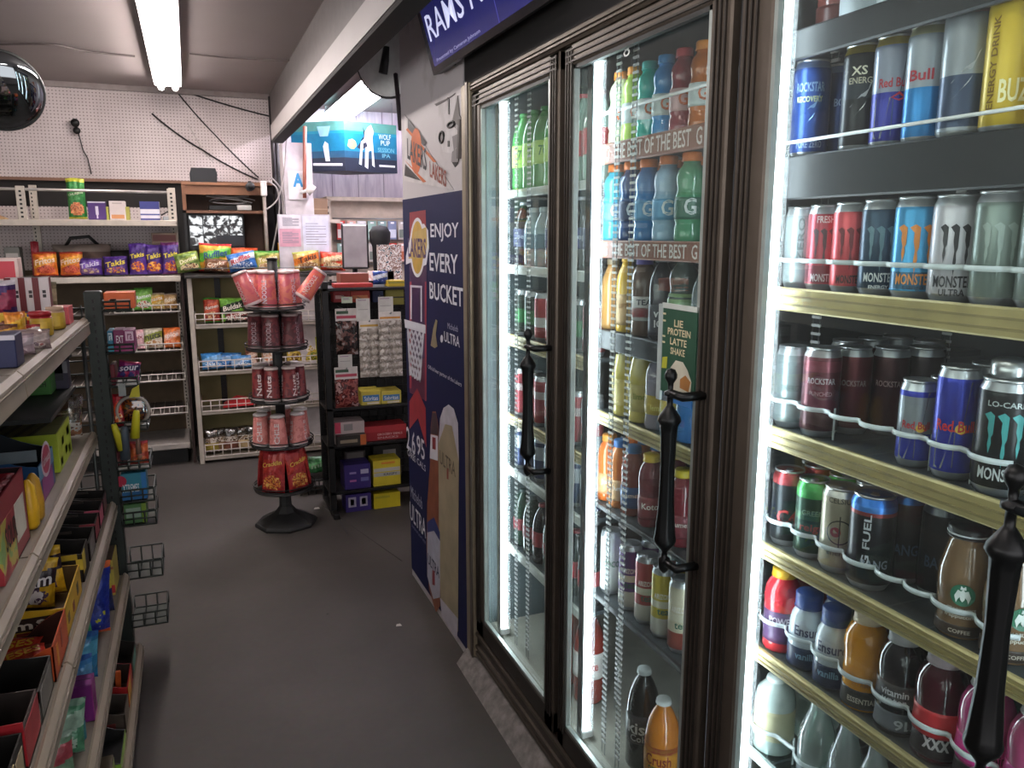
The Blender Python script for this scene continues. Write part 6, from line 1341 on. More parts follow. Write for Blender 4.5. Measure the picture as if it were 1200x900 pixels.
# ================================================================== AISLE GONDOLA (left)
GD = empty('aisle_shelf', (-.55, 1.5, 0), 0, 'long dark shelf unit with beige lips along the left of the aisle, candy on it', 'shelf unit'); og = (-.55, 1.5)
GE, GS = 3.0, -.55
beige = mat('#8f8474', .5, .15, var=.12, scale=6); dkm = mat('#1f2220', .55)
w = MB(); w.box((-.90, GS, .1), (-.87, GE, 1.36), mat('#3a3630', .7)); pu(w, 'back_panel', GD, og)
for y in (GS, .65, 1.85, GE - .03):
    w = MB(); w.box((-.905, y, 0), (-.865, y + .03, 1.38), dkm, .002); holes(w, -.885, y, .2, 1.3); pu(w, 'upright', GD, og)
LV = [(1.32, -.335), (.93, -.345), (.67, -.305), (.40, -.287), (.12, -.262)]
for z, xf in LV:
    hs = 1.4 if z > 1.3 else 1.0
    for (y0, y1) in ((GS, .645), (.652, 1.845), (1.852, GE)):
        w = MB(); w.box((-.87, y0, z - .014), (xf - .008, y1, z), mat('#6f675c', .55, var=.1)); o = pu(w, 'shelf', GD, og)
        w = MB(); w.prism([(0, .006), (.006, .008), (.016, -.002), (.02, -.034 * hs), (.012, -.04 * hs), (0, -.036 * hs)], (xf - .012, y0, z), (1, 0, 0), (0, 0, 1), (0, y1 - y0, 0), beige); w.box((xf + .005, y0, z - .012), (xf + .0095, y1, z - .009), mat('#6a6053', .5)); w.build('price_channel', o)
        w = MB()
        for yb in (y0 + .004, y1 - .01): w.prism([(-.865, z - .014), (xf - .02, z - .014), (xf - .02, z - .03), (-.865, z - .09)], (0, yb, 0), (1, 0, 0), (0, 0, 1), (0, .004, 0), dkm)
        w.build('bracket', o)
w = MB(); w.box((-.87, 2.45, 1.091), (-.385, GE - .015, 1.103), dkm); o = pu(w, 'shelf', GD, og)
w = MB(); w.box((-.9, GS, 0), (xf - .04, GE - .02, .1), BLACK); pu(w, 'kick_plate', GD, og)
w = MB(); w.tube([(-.352, 2.992, .1), (-.352, 2.992, 1.28)], .006, mat('#4f5250', .4, .6), 8); pu(w, 'wire_post', GD, og)

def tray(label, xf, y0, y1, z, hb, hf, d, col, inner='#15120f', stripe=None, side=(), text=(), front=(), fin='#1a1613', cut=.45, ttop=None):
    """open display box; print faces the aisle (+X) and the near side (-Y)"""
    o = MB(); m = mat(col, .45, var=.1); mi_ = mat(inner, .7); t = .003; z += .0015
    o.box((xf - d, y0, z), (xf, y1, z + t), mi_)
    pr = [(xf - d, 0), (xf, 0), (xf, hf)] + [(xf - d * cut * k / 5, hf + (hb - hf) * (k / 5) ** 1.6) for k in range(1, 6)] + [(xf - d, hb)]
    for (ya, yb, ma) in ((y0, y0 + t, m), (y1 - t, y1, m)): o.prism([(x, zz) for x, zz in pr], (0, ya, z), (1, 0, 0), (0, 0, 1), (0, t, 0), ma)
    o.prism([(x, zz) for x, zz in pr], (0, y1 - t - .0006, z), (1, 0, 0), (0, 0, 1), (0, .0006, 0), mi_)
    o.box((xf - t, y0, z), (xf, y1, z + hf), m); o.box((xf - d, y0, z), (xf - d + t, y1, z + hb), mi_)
    e = .0008
    for (x0, x1, a, b, c) in side: o.box((xf - d + x0 * d, y0 - e, z + a * hb), (xf - d + x1 * d, y0 + .001, z + b * hb), c if not isinstance(c, str) else mat(c, .45))
    for (a0_, a1_, a, b, c) in front: o.box((xf - .001, y0 + a0_ * (y1 - y0), z + a * hf), (xf + e, y0 + a1_ * (y1 - y0), z + b * hf), c if not isinstance(c, str) else mat(c, .45))
    r = tag(o.build('display_tray'), label, 'display tray')
    if text:
        g = MB()
        for (s, f_, x, zz, hh, ww, c) in text:
            if f_ == 's': g.text(s, (xf - d + x * d, y0 - e * 2, z + zz * hb), (1, 0, 0), (0, 0, 1), hh * hb, mat(c, .5), ww * d, .02)
            else: g.text(s, (xf + e * 2, y0 + x * (y1 - y0), z + zz * hf), (0, 1, 0), (0, 0, 1), hh * hf, mat(c, .5), ww * (y1 - y0), .02)
        g.build('lettering', r)
    return r
def candy(label, loc, w_, h_, t_, cols, text=None, tc_='#fff', rz=0., rx=0., ry=0., pic=None, name='candy_bag', group=None, cat='candy bag'): return bag(label, loc, w_, h_, t_, cols, text, tc_, rz, rx, pic, .55, cat, name, group, None, .8, ry)
# ---- second shelf (z .93)
Z = .93
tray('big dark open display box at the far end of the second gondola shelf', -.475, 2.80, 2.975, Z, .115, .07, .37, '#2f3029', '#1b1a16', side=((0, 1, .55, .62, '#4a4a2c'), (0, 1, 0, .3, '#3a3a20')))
tray('dark open box with olive band stacked just before the big dark one', -.41, 2.785, 2.797, Z, .08, .05, .40, '#3f4030')
lb = speckle(('#9fb42a', '#aec032'), 8)
carton('lime green box with black diagonal stripes on the second gondola shelf', (-.53, 2.635, Z + .0015), (.29, .25, .112), '#8f9f26', bands=((.6, 1, 0, 1, '#a3b42c'),), top='#4f5620', side=((.0, 1, 0, 1, '#a8bb30'), (.1, .25, .1, .3, BLACK), (.3, .45, .55, .75, BLACK), (.5, .65, .2, .4, BLACK), (.7, .9, .6, .8, BLACK), (.75, .9, .1, .3, BLACK)))
lo = [o for o in bpy.data.objects if o.name.startswith('carton') and 'lime green box with black' in o.get('label', '')][0]
g = MB()
for k in range(7): x = -.14 + k * .035; g.add([(x, -.12, .1130), (x + .014, -.12, .1130), (x + .05, .12, .1130), (x + .036, .12, .1130)], [(0, 1, 2, 3)], mat('#23260f' if k > 0 else '#23260f', .5))
g.build('printed_stripes', lo)
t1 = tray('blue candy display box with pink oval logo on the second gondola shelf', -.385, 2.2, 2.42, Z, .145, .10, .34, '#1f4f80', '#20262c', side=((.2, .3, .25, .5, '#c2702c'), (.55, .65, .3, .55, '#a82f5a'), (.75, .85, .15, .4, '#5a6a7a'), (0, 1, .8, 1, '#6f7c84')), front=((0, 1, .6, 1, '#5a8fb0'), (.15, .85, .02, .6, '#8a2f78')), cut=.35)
g = MB(); 
g.add([(-.3838, 2.31 + .07 * math.cos(a), Z + .095 + .045 * math.sin(a)) for a in [k * PI / 10 for k in range(20)]], [tuple(range(20))], mat('#d8c8d0', .4)); g.add([(-.3834, 2.31 + .058 * math.cos(a), Z + .095 + .036 * math.sin(a)) for a in [k * PI / 10 for k in range(20)]], [tuple(range(20))], mat('#b83a5c', .4)); g.text('airheads', (-.3830, 2.262, Z + .085), (0, 1, 0), (0, 0, 1), .022, mat('#e6d6dc', .4), .096, .02); g.build('logo', t1)
o = MB().lathe([(.04, 0), (.044, .008), (.044, .055), (.04, .06)], None, mat('#2a2420', .4), 20).build('candy_jar'); o.location = (-.43, 2.09, Z + .0015); tag(o, 'dark candy jar between the blue and red boxes on the second shelf', 'jar'); MB().lathe([(.045, .06), (.042, .085), (.025, .1), (0, .104)], None, BLACK, 20).build('lid', o)
for (l, y, x, c) in (('bright yellow candy tube standing at the second shelf lip', 2.035, -.392, '#d9a81f'), ('amber yellow candy tube next to the bright yellow one', 2.09, -.39, '#b88a24')):
    o = MB().lathe([(.012, 0), (.018, .01), (.02, .05), (.015, .1), (.006, .115), (0, .118)], None, mat(c, .35), 14).build('candy_tube'); o.location = (x + .01, y, Z + .0015); tag(o, l, 'candy')
pt = speckle(('#8f2630', '#a3343c', '#b0a048', '#7d9a5a'), 14, .4, 0, 3)
t2 = tray('tall red sour candy box with yellow and green print on the second gondola shelf', -.375, 1.70, 1.97, Z, .17, .165, .3, '#8f2c34', '#2a1416', side=((0, 1, 0, .7, pt),), front=((.0, .5, 0, .7, pt), (.55, .9, .2, .7, '#c9c2b4')), text=(('SOUR', 's', .55, .5, .25, .4, '#1d1a16'), ('SOUR', 'f', .15, .3, .3, .4, '#23201c')), cut=.3)
for k in range(5): candy('red sour candy pouch number %s in the tall red box' % ('one', 'two', 'three', 'four', 'five')[k], (-.45, 1.74 + .045 * k, Z + .006), .14, .16, .03, ('#9a2a34', '#c9b040', '#7d1f2a'), None, rz=R_.uniform(-.1, .1))
clearb = bag_mesh(.09, .14, .07, lambda u, v: glass('#d8cfc4', .25, .15) if v > .35 or u < .25 else speckle(('#b07a5a', '#c9c2b8', '#6a4a3a'), 40, .2, 0, 2), 10, 14, 6).build('snack_bag'); clearb.location = (-.415, 2.925, Z + .012); clearb.rotation_euler = (0, .12, .5); tag(clearb, 'clear crinkled bag of snacks at the far end of the second gondola shelf', 'snack bag')
# ---- extra half shelf boxes (z 1.083)
Z = 1.103
carton('green sour candy box with yellow burst on the short upper shelf', (-.50, 2.88, Z + .001), (.135, .12, .085), '#3f7a34', bands=((.65, .9, .55, .95, '#9aa83a'), (.2, .6, .5, .75, '#5a3a30')), text=(('SOUR PUNCH', .15, .3, .2, .75, '#1f2a18'), ('bites', .6, .62, .18, .26, '#3a4a20')))
carton('dark box below the gum boxes on the short upper shelf', (-.63, 2.88, Z + .001), (.1, .1, .1), '#2a2622', bands=((.1, .9, .5, .9, '#8f8a86'), (.1, .5, .2, .4, '#6a3f3a')))
gp = carton('purple grey box with white top flap on the short upper shelf', (-.43, 2.94, Z + .001), (.07, .055, .095), '#3a3448', bands=((.35, 1, .55, .95, '#7d7a80'), (.45, .8, .3, .95, '#1f1c28')))
carton('black gum box with silver letters on top of the purple grey box', (-.428, 2.94, Z + .0975), (.085, .06, .05), '#17150f', text=(('EXTRA', .05, .35, .42, .85, '#b9b4ac'),))
# ---- third shelf (z .67)
Z = .67
for (y0, y1, h, l, fc) in ((2.87, 2.97, .09, 'dark chocolate display tray, farthest on the third gondola shelf', '#6a4a48'), (2.74, 2.85, .1, 'dark chocolate display tray with pink front, second from the far end', '#b5506a'), (2.61, 2.72, .1, 'dark brown display tray with a pink red tab, third from the far end', '#8f3a44'), (2.46, 2.59, .1, 'black display tray with a thin white edge on the third shelf', '#6a6460')):
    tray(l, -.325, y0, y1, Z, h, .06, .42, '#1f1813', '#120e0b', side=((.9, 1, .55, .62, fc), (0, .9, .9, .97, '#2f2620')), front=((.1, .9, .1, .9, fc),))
tray('black display tray with yellow torn corner behind the yellow candy tray', -.325, 2.31, 2.43, Z, .12, .08, .4, '#1a1612', '#120e0b', side=((.7, .97, .55, .68, '#b0962a'), (.96, 1, .3, .55, '#c9ae3a')), front=((0, .4, .3, 1, '#b9a030'),))
mm = tray('yellow candy display tray with brown block letters on the third gondola shelf', -.325, 1.98, 2.25, Z, .085, .075, .34, '#c99f1f', '#4a3510', side=((.1, .3, .0, .2, '#5a2a1a'), (.45, .68, .05, .3, '#4a5a2a'), (.7, .85, .15, .35, '#7d2f24')), front=((.1, .2, .3, .6, '#5a3a1a'), (.4, .5, .2, .5, '#7d2f24'), (.7, .8, .3, .7, '#4a3a1a')), cut=.3)
g = MB(); g.box((-.515, 1.9775, Z + .034), (-.35, 1.9785, Z + .066), mat('#2a1710', .5)); g.text('m&m', (-.507, 1.9768, Z + .039), (1, 0, 0), (0, 0, 1), .021, mat('#d0c4b4', .5), .115, .03); g.text('s', (-.385, 1.9768, Z + .039), (1, 0, 0), (0, 0, 1), .021, mat('#d0c4b4', .5), .02, .03); g.build('logo', mm)
for k, (x, y, rz, ry) in enumerate(((-.42, 2.10, .1, .15), (-.40, 2.18, -.2, -.1), (-.5, 2.08, .0, -.2), (-.47, 2.2, .2, .1), (-.56, 2.14, -.1, .2))):
    candy('yellow chocolate bag with brown print %s in the yellow tray' % ('at the front', 'at the far front corner', 'at the near left', 'in the middle back', 'at the back')[k], (x, y, Z + .03), .11, .12, .04, ('#c99a1f', '#2a1a24', '#d9b030'), 'm&m', '#e6dfe0', rz, -.15, ry, ('#d9cfd0', '#4a2f50', '#c99a1f'))
re = tray('orange red candy display tray between the yellow and black trays', -.322, 1.78, 1.965, Z, .03, .08, .32, '#b5481f', '#3a1408', side=((0, .95, .0, .9, '#8f2a1a'),), front=((.2, .3, .2, .8, '#d0862c'), (.5, .6, .4, .9, '#8f2f1a')), cut=.25)
for k, (x, y, rz, rx, ry) in enumerate(((-.40, 1.825, .3, -1.45, .0), (-.50, 1.82, .1, -1.45, .05), (-.58, 1.83, -.2, -1.45, -.05), (-.44, 1.87, -.1, -1.35, 0), (-.55, 1.875, .2, -1.35, .05))):
    candy('glossy red candy bag with gold letters %s in the orange red tray' % ('leaning at the front', 'near the middle', 'left of the middle', 'at the far front', 'at the back')[k], (x, y, Z + .006), .13, .085, .022, ('#b5281f', '#c43a2a', '#c02f22'), 'REESES', '#d8a83a', rz, rx, ry, None)
tray('plain black display tray with dark hollow on the third gondola shelf', -.325, 1.62, 1.765, Z, .09, .07, .42, '#17120e', '#0d0a08', side=((.0, .7, .1, .3, '#3a3632'), (.85, 1, 0, .5, '#5a5650')), front=((.1, .9, .1, .9, '#6a6660'),))
tray('brown display tray with red saw-toothed side on the third gondola shelf', -.325, 1.475, 1.605, Z, .10, .085, .40, '#4a3b38', '#2f2623', side=((.85, 1, .1, .95, '#a3242c'), (.6, .85, .85, 1, '#a82a30')), front=((0, 1, .1, .9, '#9a222a'),))
tray('black display tray with pale yellow flap, nearest on the third gondola shelf', -.325, 1.33, 1.46, Z, .095, .085, .40, '#16120e', '#0d0a08', side=((.55, .95, .85, 1, '#c9c080'), (.9, 1, .3, .85, '#b9a878')), front=((.0, .4, .1, .9, '#c9b88a'), (.5, .9, .2, .8, '#a89878')))
# ---- fourth shelf (z .40)
Z = .40
carton('yellow box with three black strokes and red corner at fourth shelf far end', (-.362, 2.90, Z + .0015), (.105, .15, .125), '#b0a04a', bands=((0, 1, .75, .82, '#8a5a3a'), (.45, .52, .45, .95, BLACK), (.62, .69, .5, .95, BLACK), (.78, .85, .55, .95, BLACK), (.8, 1, .08, .3, '#b02a2c'), (.1, .6, 0, .45, '#5a5852')), top='#4a3a2a')
for (l, x, y, w_, h_, cols, pic, rz, ry) in (
 ('dark blue candy pouch with orange top leaning at the fourth shelf lip', -.335, 2.55, .12, .215, ('#1f2f90', '#24389a', '#d0602c'), ('#1c2c88', '#2a42a8', '#c9c83a'), .4, .1),
 ('navy pouch with yellow patch behind the dark blue pouch', -.33, 2.70, .11, .15, ('#232c5a', '#c9b83a', '#2a2f4a'), ('#b9c03a', '#20264a'), .2, 0),
 ('green shiny candy pouch below the dark blue pouch', -.345, 2.40, .1, .14, ('#2a8a5a', '#3fae78', '#1f6a48'), ('#5ac08a', '#2a7a5a', '#8fc8c0'), .3, -.1),
 ('teal and blue candy pouch in the middle of the fourth shelf', -.335, 2.28, .1, .13, ('#2f78a8', '#5aa8c8', '#2a5a98'), ('#8fc83a', '#2f68a8'), .2, .1),
 ('light blue candy pouch next to the purple box', -.325, 2.17, .09, .12, ('#3f88c8', '#6aa8d8', '#2f5aa0'), None, .1, 0),
 ('clear pouch of green candy on the fourth shelf', -.34, 1.93, .12, .13, ('#4f8a6a', '#9ab8a4', '#7a9a88'), ('#3f8a5a', '#a8c0b0', '#2a5a40'), .2, .1),
 ('clear pouch of red and green candy nearest on the fourth shelf', -.345, 1.82, .12, .12, ('#6a8a70', '#a84a54', '#8aa090'), ('#8f3a44', '#4a8a60', '#b9c4b8'), .1, 0)):
    candy(l, (x - .028, y, Z + .001), w_, h_, .05, cols, None, rz=rz * .5, ry=ry, rx=-.15, pic=pic)
carton('small purple candy box on the fourth gondola shelf', (-.335, 2.09, Z + .0015), (.07, .06, .1), '#6a1f6a', bands=((0, .3, 0, 1, '#8a2a78'), (.5, .7, .3, .6, '#2a2030')), side=((0, 1, 0, 1, '#8a2878'), (.3, .5, .2, .5, '#d0b0c8')))
carton('white price card stack on the fourth gondola shelf', (-.36, 2.02, Z + .0015), (.05, .025, .07), '#9a9688')
o = MB().lathe([(.018, 0), (.024, .004), (.024, .05), (.02, .056)], [(0, 1, BLACK), (2, 3, BLACK)], mat('#1f7a86', .35), 18).build('candy_jar'); o.location = (-.334, 1.99, Z + .0015); tag(o, 'small teal candy jar at the fourth shelf lip', 'jar')
# ---- bottom shelf (z .12)
Z = .12
tray('dark curved tray with green candy inside, farthest on the bottom gondola shelf', -.275, 2.76, 2.93, Z, .12, .05, .26, '#2c2118', '#1a130e', side=((0, .8, .0, .3, '#1f4a34'),), front=((.2, .9, .1, .9, '#4a8a78'),))
rt_ = tray('red tray of orange sticks on the bottom gondola shelf', -.275, 2.58, 2.735, Z, .115, .07, .26, '#a01f22', '#2a1a14', side=((0, 1, .0, .45, '#a8201f'),), front=((.0, .6, .1, .9, '#c9902c'), (.6, 1, .1, .9, '#a8242a')))
for k in range(8): o = MB().box((-.008, -.006, 0), (.008, .006, .1), mat('#d0622c', .4), .002).build('candy_stick'); o.location = (-.5 + k * .027, 2.63 + .01 * (k % 3), Z + .006); o.rotation_euler = (R_.uniform(-.1, .1), R_.uniform(-.15, .15), 0); tag(o, 'orange candy stick in the red tray on the bottom shelf', 'candy', 'candy sticks in the red tray')
tray('grey brown tray with red brown print on the bottom gondola shelf', -.275, 2.44, 2.56, Z, .105, .06, .27, '#4a4038', '#3a322c', side=((.1, .9, .1, .35, '#6a2a26'), (.3, .7, .4, .5, '#5a4a44')), front=((0, 1, 0, 1, '#6a6050'),))
tray('black tray with rounded mouth and green corner, nearest on the bottom gondola shelf', -.275, 2.24, 2.41, Z, .12, .03, .28, '#1c1f1c', '#101210', side=((.75, 1, .0, .25, '#7aa83a'),), front=((.0, 1, 0, 1, '#8ab04a'),))
carton('brown carton with green top nearest on the bottom gondola shelf', (-.41, 2.12, Z + .0015), (.25, .16, .09), '#4a3f2a', bands=((0, 1, .8, 1, '#6a7a34'),), side=((0, 1, .1, .9, '#7a8a3f'),))
# ---- top shelf (z 1.32)
Z = 1.32
def TB(u, v, z=1.32): p = PZ(u, v, z); return p
carton('low pink box with white label at the far end of the gondola top shelf', (-.43, 2.88, Z + .0015), (.13, .1, .055), '#b5505a', bands=((0, .55, 0, 1, '#c98f94'), (.2, .45, .15, .85, '#d0bfc0'), (.27, .4, .3, .7, '#a08a8c'), (.6, .8, .2, .8, '#c2384a')), side=((0, 1, 0, 1, '#cf5a60'),))
candy('popcorn bag with red stripe standing behind the low pink box', (-.47, 2.965, Z + .004), .125, .125, .05, ('#8a8468', '#b0a888', '#6a6450'), None, pic=('#d0c8b0', '#8a9a6a', '#6a5a48', '#e0dccf'), rz=.1)
o = MB().box((.028, -.0285, 0.01), (.044, -.0265, .118), mat('#b52a34', .4)).build('printed_stripe', [x for x in bpy.data.objects if x.get('label', '').startswith('popcorn bag')][0])
candy('mauve candy bag lying beside the popcorn bag', (-.555, 2.86, Z + .004), .1, .07, .05, ('#7a5a74', '#a08a98', '#5a3f54'), None, pic=('#c2b4bc', '#6a4a60'), rz=.2)
for k, (u, l) in enumerate(((21, 'leftmost'), (37, 'middle'), (53, 'rightmost'))):
    p = PY(u, 372, 2.72); 
    carton('white and dark red upright candy box with blue and yellow foot, %s of three' % l, (p.x, 2.72, Z + .0015), (.044, .045, .155), '#d0c6c8', rz=.05, bands=((0, .38, .35, 1, '#6a1f26'), (.55, .75, .62, .68, '#2f2a30'), (.55, .75, .7, .76, '#2f2a30'), (0, 1, .0, .36, '#3a78c0'), (.5, 1, .1, .36, '#d9b82f')), side=((0, 1, .4, 1, '#6a1f26'), (0, 1, 0, .4, '#d9b82f')))
for k, (u, y, c, l) in enumerate(((48, 2.55, '#a3222c', 'red and yellow pot of candy spoons on the gondola top shelf'), (64, 2.72, '#c9a88f', 'small cream and brown candy pot right of the red and yellow pot'))):
    p = PY(u, 380, y); w = MB().lathe([(.026, 0), (.03, .004), (.03, .05), (.026, .055)], [(0, 2, mat('#c9a63a', .4))], mat(c, .4), 20, (0, 0, 0)); w.lathe([(.028, .055), (.028, .068), (0, .069)], None, mat(c, .4), 20); w.wrapband(.0305, .01, .04, -2.6, -.9, mat('#d9b84a', .4)); o = w.build('candy_pot'); o.location = (p.x, y, Z + .0015); tag(o, l, 'candy pot')
for (l, u, y, w_, h_, cols, pic, rz) in (
 ('purple and red candy bag at the left edge above the yellow bag', -3, 2.6, .11, .15, ('#3a2058', '#8a2a4a', '#c9bfc8'), ('#5a2a6a', '#a83a4a', '#2f1c4a'), .1),
 ('yellow banded candy bag low at the left edge', 6, 2.46, .11, .07, ('#c9a63a', '#6a3a2a', '#d8b84a'), ('#d0a030', '#5a2a40'), -.1),
 ('orange and yellow bear shaped candy pack on the top shelf', 18, 2.42, .05, .075, ('#d98a2a', '#e0b030', '#c9702a'), None, .2),
 ('clear bag of mixed candy near the joint of the top shelf lip', 30, 2.2, .1, .05, ('#8f7a78', '#b8a8a6', '#7d6a6a'), ('#a05a5a', '#c9bcb8', '#6a5560', '#8f8a90'), .2),
 ('clear bag of pale pink candy left of the mixed candy bag', 10, 2.12, .1, .05, ('#948088', '#b0a0a8', '#7a6870'), ('#c0b0b4', '#7a5a68', '#9a8a94'), -.1)):
    p = PY(u, 380, y); candy(l, (p.x, y, Z + .005), w_, h_, .05, cols, None, rz=rz, pic=pic)
for (l, u, y, w_, h_, c1, c2, c3) in (
 ('blue and yellow candy pack leaning before the white and red boxes, left one', 14, 2.6, .045, .06, '#2f6ac0', '#e0b82f', '#2a4a9a'),
 ('blue and yellow candy pack leaning before the white and red boxes, right one', 31, 2.62, .045, .055, '#2f78c8', '#d9c03a', '#c9342f'),
 ('little yellow candy bear pack in front of the blue and yellow packs', 24, 2.5, .04, .055, '#e0a52f', '#c93a2f', '#e8c04a'),
 ('little red and white candy pack low on the top shelf', 34, 2.44, .05, .04, '#b53a40', '#d8ccc8', '#8a2a30'),
 ('little brown and gold candy pack left on the top shelf', 4, 2.36, .06, .05, '#6a4030', '#c9983a', '#4a2c24')):
    p = PY(u, 380, y); candy(l, (p.x, y, Z + .004), w_, h_, .025, (c1, c2, c3), None, rz=R_.uniform(-.3, .3), rx=-.2)
carton('navy box with white top edge nearest on the gondola top shelf', (PY(0, 400, 1.98).x - .015, 1.98, Z + .0015), (.1, .08, .07), '#20244a', bands=((0, 1, .85, 1, '#b9b6c0'),))
carton('pink and white toy box upright at the far left of the top shelf', (PY(-4, 300, 2.8).x, 2.85, Z + .0015), (.1, .06, .21), '#d9bfb8', bands=((.2, .9, .7, .95, '#c23a48'), (.2, .8, .2, .6, '#e6d2c4')))
for k, (x, y) in enumerate(((-.44, 2.62), (-.5, 2.5))): carton(('grey and black box of lighters behind the red yellow pot', 'striped grey packet stack left of the red yellow pot')[k], (x - .1, y, Z + .0015), (.09, .07, .06), '#4a474a', bands=((0, 1, .3, .45, '#9a969a'), (0, 1, .65, .8, '#8a868a')))

# ================================================================== ENDCAP WIRE RACK (beyond the gondola end)
EC = empty('endcap_rack', (-.27, 3.15, 0), 0, 'dark wire rack with small baskets hung on the far end of the gondola', 'rack'); oe = (-.27, 3.15)
EY = 3.06
gp_ = mat('#343a37', .45, .3)
w = MB(); w.box((-.345, EY, 0), (-.29, EY + .05, 1.41), gp_, .004); pu(w, 'post', EC, oe); w = MB(); holes(w, -.317, EY, .2, 1.38, .006); pu(w, 'post_slots', EC, oe)
w = MB(); w.box((-.85, EY, 0), (-.795, EY + .05, 1.41), gp_, .004); pu(w, 'post', EC, oe)
w = MB()
for k in range(26): z = .2 + k * .046; w.tube([(-.8, EY + .04, z), (-.34, EY + .04, z)], .0028, gp_, 4)
for k in range(9): x = -.8 + k * .055; w.tube([(x, EY + .043, .1), (x, EY + .043, 1.36)], .0028, gp_, 4)
pu(w, 'wire_grid', EC, oe)
def ez(v): return PY(150, v, EY).z
EX = lambda u: PY(u, 500, EY).x
EB = {}
def ebasket(v, u1, h, name='basket', d=.16):
    z = ez(v); EB[v] = z; w = MB(); x0, x1 = -.29, EX(u1)
    for (zz) in (z, z + h): w.tube([(x0, EY - .01, zz), (x1, EY - .01, zz), (x1, EY + d, zz), (x0, EY + d, zz)], .0035, gp_, 5, True)
    n = max(2, int((x1 - x0) / .035))
    for k in range(n + 1): x = x0 + (x1 - x0) * k / n; w.tube([(x, EY - .01, z + h), (x, EY - .01, z), (x, EY + d, z), (x, EY + d, z + h)], .0028, gp_, 4)
    w.tube([(x0, EY - .01, z + h / 2), (x1, EY - .01, z + h / 2)], .0028, gp_, 4)
    w.box((x0, EY - .008, z - .004), (x1, EY + d, z - .002), gp_); pu(w, name, EC, oe)
for v, u1, h in ((363, 165, .03), (413, 165, .03), (452, 166, .03), (504, 173, .03), (550, 172, .03), (588, 174, .045), (616, 174, .05), (678, 176, .06), (735, 177, .05)): ebasket(v, u1, h)
def ebox(label, u0, u1, v0, vb, col, d=.1, dy=.004, **k):
    a_, b_ = PY(u0, v0, EY + .0), PY(u1, v0, EY + .0); a_.x = max(a_.x, -.284); z = EB[vb]; k.pop('dy', 0); return carton(label, Vector(((a_.x + b_.x) / 2, EY + .004 + d / 2, z + .0045)), (b_.x - a_.x, d, max(.02, a_.z - z)), col, **k)
ebox('bright orange box with white print on the endcap rack top', 116, 157, 345, 363, '#e0662c', dy=.0, bands=((.15, .85, .42, .58, '#c9a08c'), (.2, .4, .38, .62, '#5a3a2c')))
ebox('teal gum box with white letters on the endcap rack', 118, 131.5, 390, 413, '#2f7a9a', bands=((.2, .9, .55, .9, '#c9dbe2'), (.0, 1, 0, .3, '#3fa0b8')), text=(('ra', .25, .55, .3, .5, '#1f5a78'),))
ebox('purple gum box with white EXTRA letters on the endcap rack', 132, 145, 389, 413, '#7a2458', bands=((0, 1, 0, .25, '#a83a78'),), text=(('EXT', .25, .4, .35, .65, '#e6dbe2'),))
ebox('pink purple gum box right of the purple one on the endcap rack', 145, 157, 389, 413, '#8a3468', bands=((.1, .9, .5, .95, '#d8b8cc'), (0, 1, 0, .25, '#b0508a')), text=(('ra', .3, .55, .3, .45, '#7a2458'),))
ebox('dark crimson box on the third basket of the endcap rack', 118, 134, 430, 452, '#6a1524')
bagp('magenta and navy candy bag lying in the third basket of the endcap rack', 135, 162, 430, 452, EY + .04, EB[452], ('#8a2468', '#2a2458', '#a83a58'), 'sour', '#c9bfd0', pic=('#b0305a', '#3a3a78', '#6a1f5a'), t=.06, ry=.2)
def ehang(label, u0, u1, v0, v1, y, mk_, cat, name):
    a_, b_ = PY(u0, v0, y), PY(u1, v1, y); return a_, b_
w = MB(); a_, b_ = PY(138, 450, EY - .03), PY(148, 464, EY - .03); w.box((a_.x, EY - .03, b_.z), (b_.x, EY - .028, a_.z), mat('#8f9494', .5)); tag(w.build('price_tag'), 'small grey white price tag below the magenta candy bag', 'price tag')
w = MB(); a_, b_ = PY(150, 452, EY - .02), PY(164, 465, EY - .02); w.prism([(0, 0), (b_.x - a_.x, 0), (b_.x - a_.x, a_.z - b_.z), (.012, (a_.z - b_.z) * .7)], (a_.x, EY - .02, b_.z), (1, 0, 0), (0, 0, 1), (0, .004, 0), mat('#bdb52a', .5)); tag(w.build('price_tag'), 'yellow price tag beside the grey white one on the endcap', 'price tag')
bagp('red and orange candy bag with eye print on the endcap rack', 131, 144, 466, 506, EY + .02, EB[504], ('#a8202c', '#d9502c', '#8a1824'), None, pic=('#e0682c', '#f0d0a0', '#a81f2c'), t=.04)
tb_ = empty('candy_tub', (EX(157), EY + .055, EB[504] + .024), 0, 'round clear tub of purple and orange candy on the endcap rack', 'tub')
w = MB(); w.M = Matrix.Translation((0, 0, .04)) @ Matrix.Rotation(PI / 2, 4, 'X'); w.lathe([(.04, -.03), (.052, -.026), (.052, .03), (.046, .034)], None, glass('#d8c8c4', .15, .05), 28); w.build('tub', tb_)
w = MB(); w.M = Matrix.Translation((0, 0, .04)) @ Matrix.Rotation(PI / 2, 4, 'X'); w.tube(ring_pts(.052, .034, 30), .006, mat('#a89f98', .3, .1), 8, True); w.build('rim', tb_)
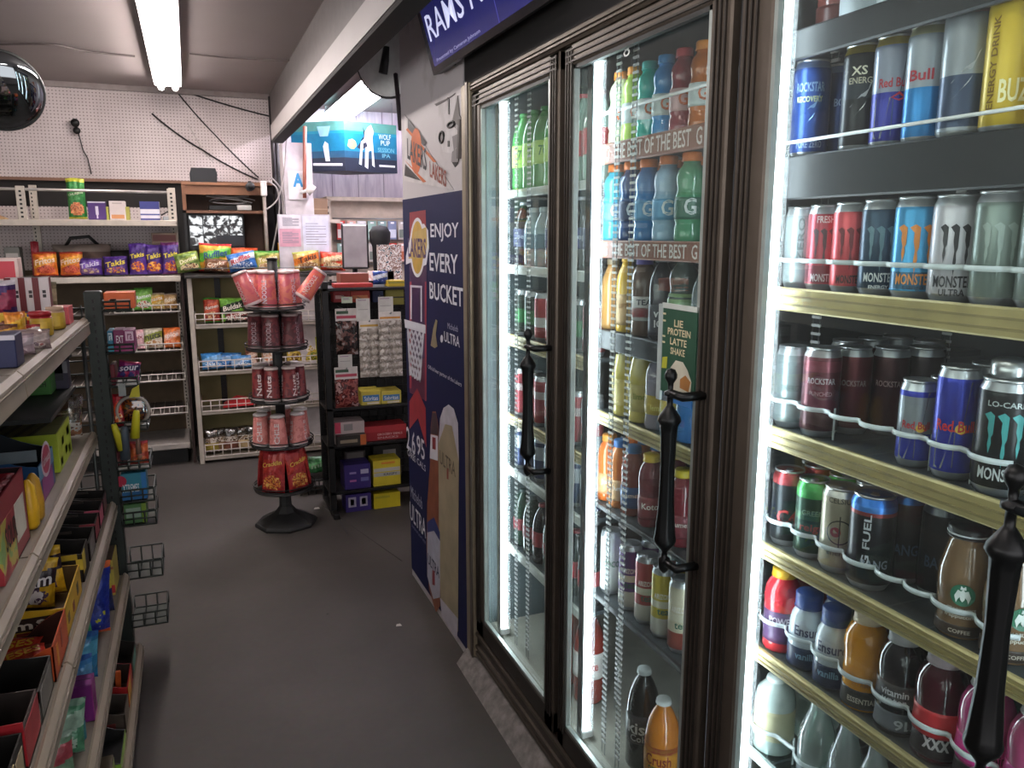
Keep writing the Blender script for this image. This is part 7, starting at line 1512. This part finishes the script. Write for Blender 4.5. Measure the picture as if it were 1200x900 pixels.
w = MB(); w.M = Matrix.Translation((0, 0, .04)) @ Matrix.Rotation(PI / 2, 4, 'X'); w.lathe([(0, .02), (.046, .018), (.046, -.025), (0, -.028)], None, speckle(('#5a2038', '#c9782c', '#3a1830', '#d09a4a'), 35, .3, 0, 5), 20); w.build('candy_filling', tb_)
for (l, q0, q1, r, c) in (('short yellow candy tube hanging left on the endcap rack', (133, 497), (143, 527), .011, '#c9c02c'), ('tall yellow candy tube hanging right on the endcap rack', (160, 481), (158, 513), .012, '#d3cc2e'), ('slate grey candy tube hanging between the yellow ones', (146, 500), (147, 538), .013, '#4a5560'), ('small brown hanging stick below the tall yellow tube', (161, 512), (163, 532), .007, '#8a6a5a')):
    p0, p1 = PY(*q0, EY - .04), PY(*q1, EY - .04); w = MB(); w.tube([p0, p0.lerp(p1, .15), p1], [r * .75, r, r * 1.35], mat(c, .4), 12); w.tube([p0, p0 + Vector((0, .028, .004))], .002, STEEL, 4); tag(w.build('candy_tube'), l, 'candy')
bagp('red and orange candy pouch at the right of the fifth basket', 150, 174, 522, 550, EY + .02, EB[550], ('#b0402c', '#d06a3a', '#c2505a'), None, pic=('#d9704a', '#8a5a34', '#b83a3c'), t=.05)
bagp('dark pinkish candy pouch at the left of the fifth basket', 133, 149, 526, 550, EY + .02, EB[550], ('#5a2a34', '#8a4a50', '#4a2428'), None, pic=('#8f5a58', '#3a2a2c'), t=.05)
bx_ = ebox('teal candy box with red round logo and blue end on the endcap rack', 128, 171, 559, 588, '#2f7f94', bands=((.8, 1, 0, 1, '#2f78b8'), (0, .8, 0, .3, '#2a6aa0')), text=(('XTREMES', .05, .3, .3, .65, '#dfe6ea'),))
w = MB(); wq = PY(141, 565, EY - .003); w.M = Matrix.Translation((0, 0, 0)); 
lx = bx_.location; w.add([(wq.x - lx.x + .02 * math.cos(a), -.0515, wq.z - lx.z + .02 * math.sin(a)) for a in [k * PI / 10 for k in range(20)]], [tuple(range(20))], mat('#a82440', .4)); w.build('logo', bx_)
ebox('green and white candy box below the teal one on the endcap rack', 126, 171, 596, 616, '#4f7a4a', bands=((.1, .75, .3, .8, '#8fa594'), (.8, 1, 0, 1, '#7a9a34')))
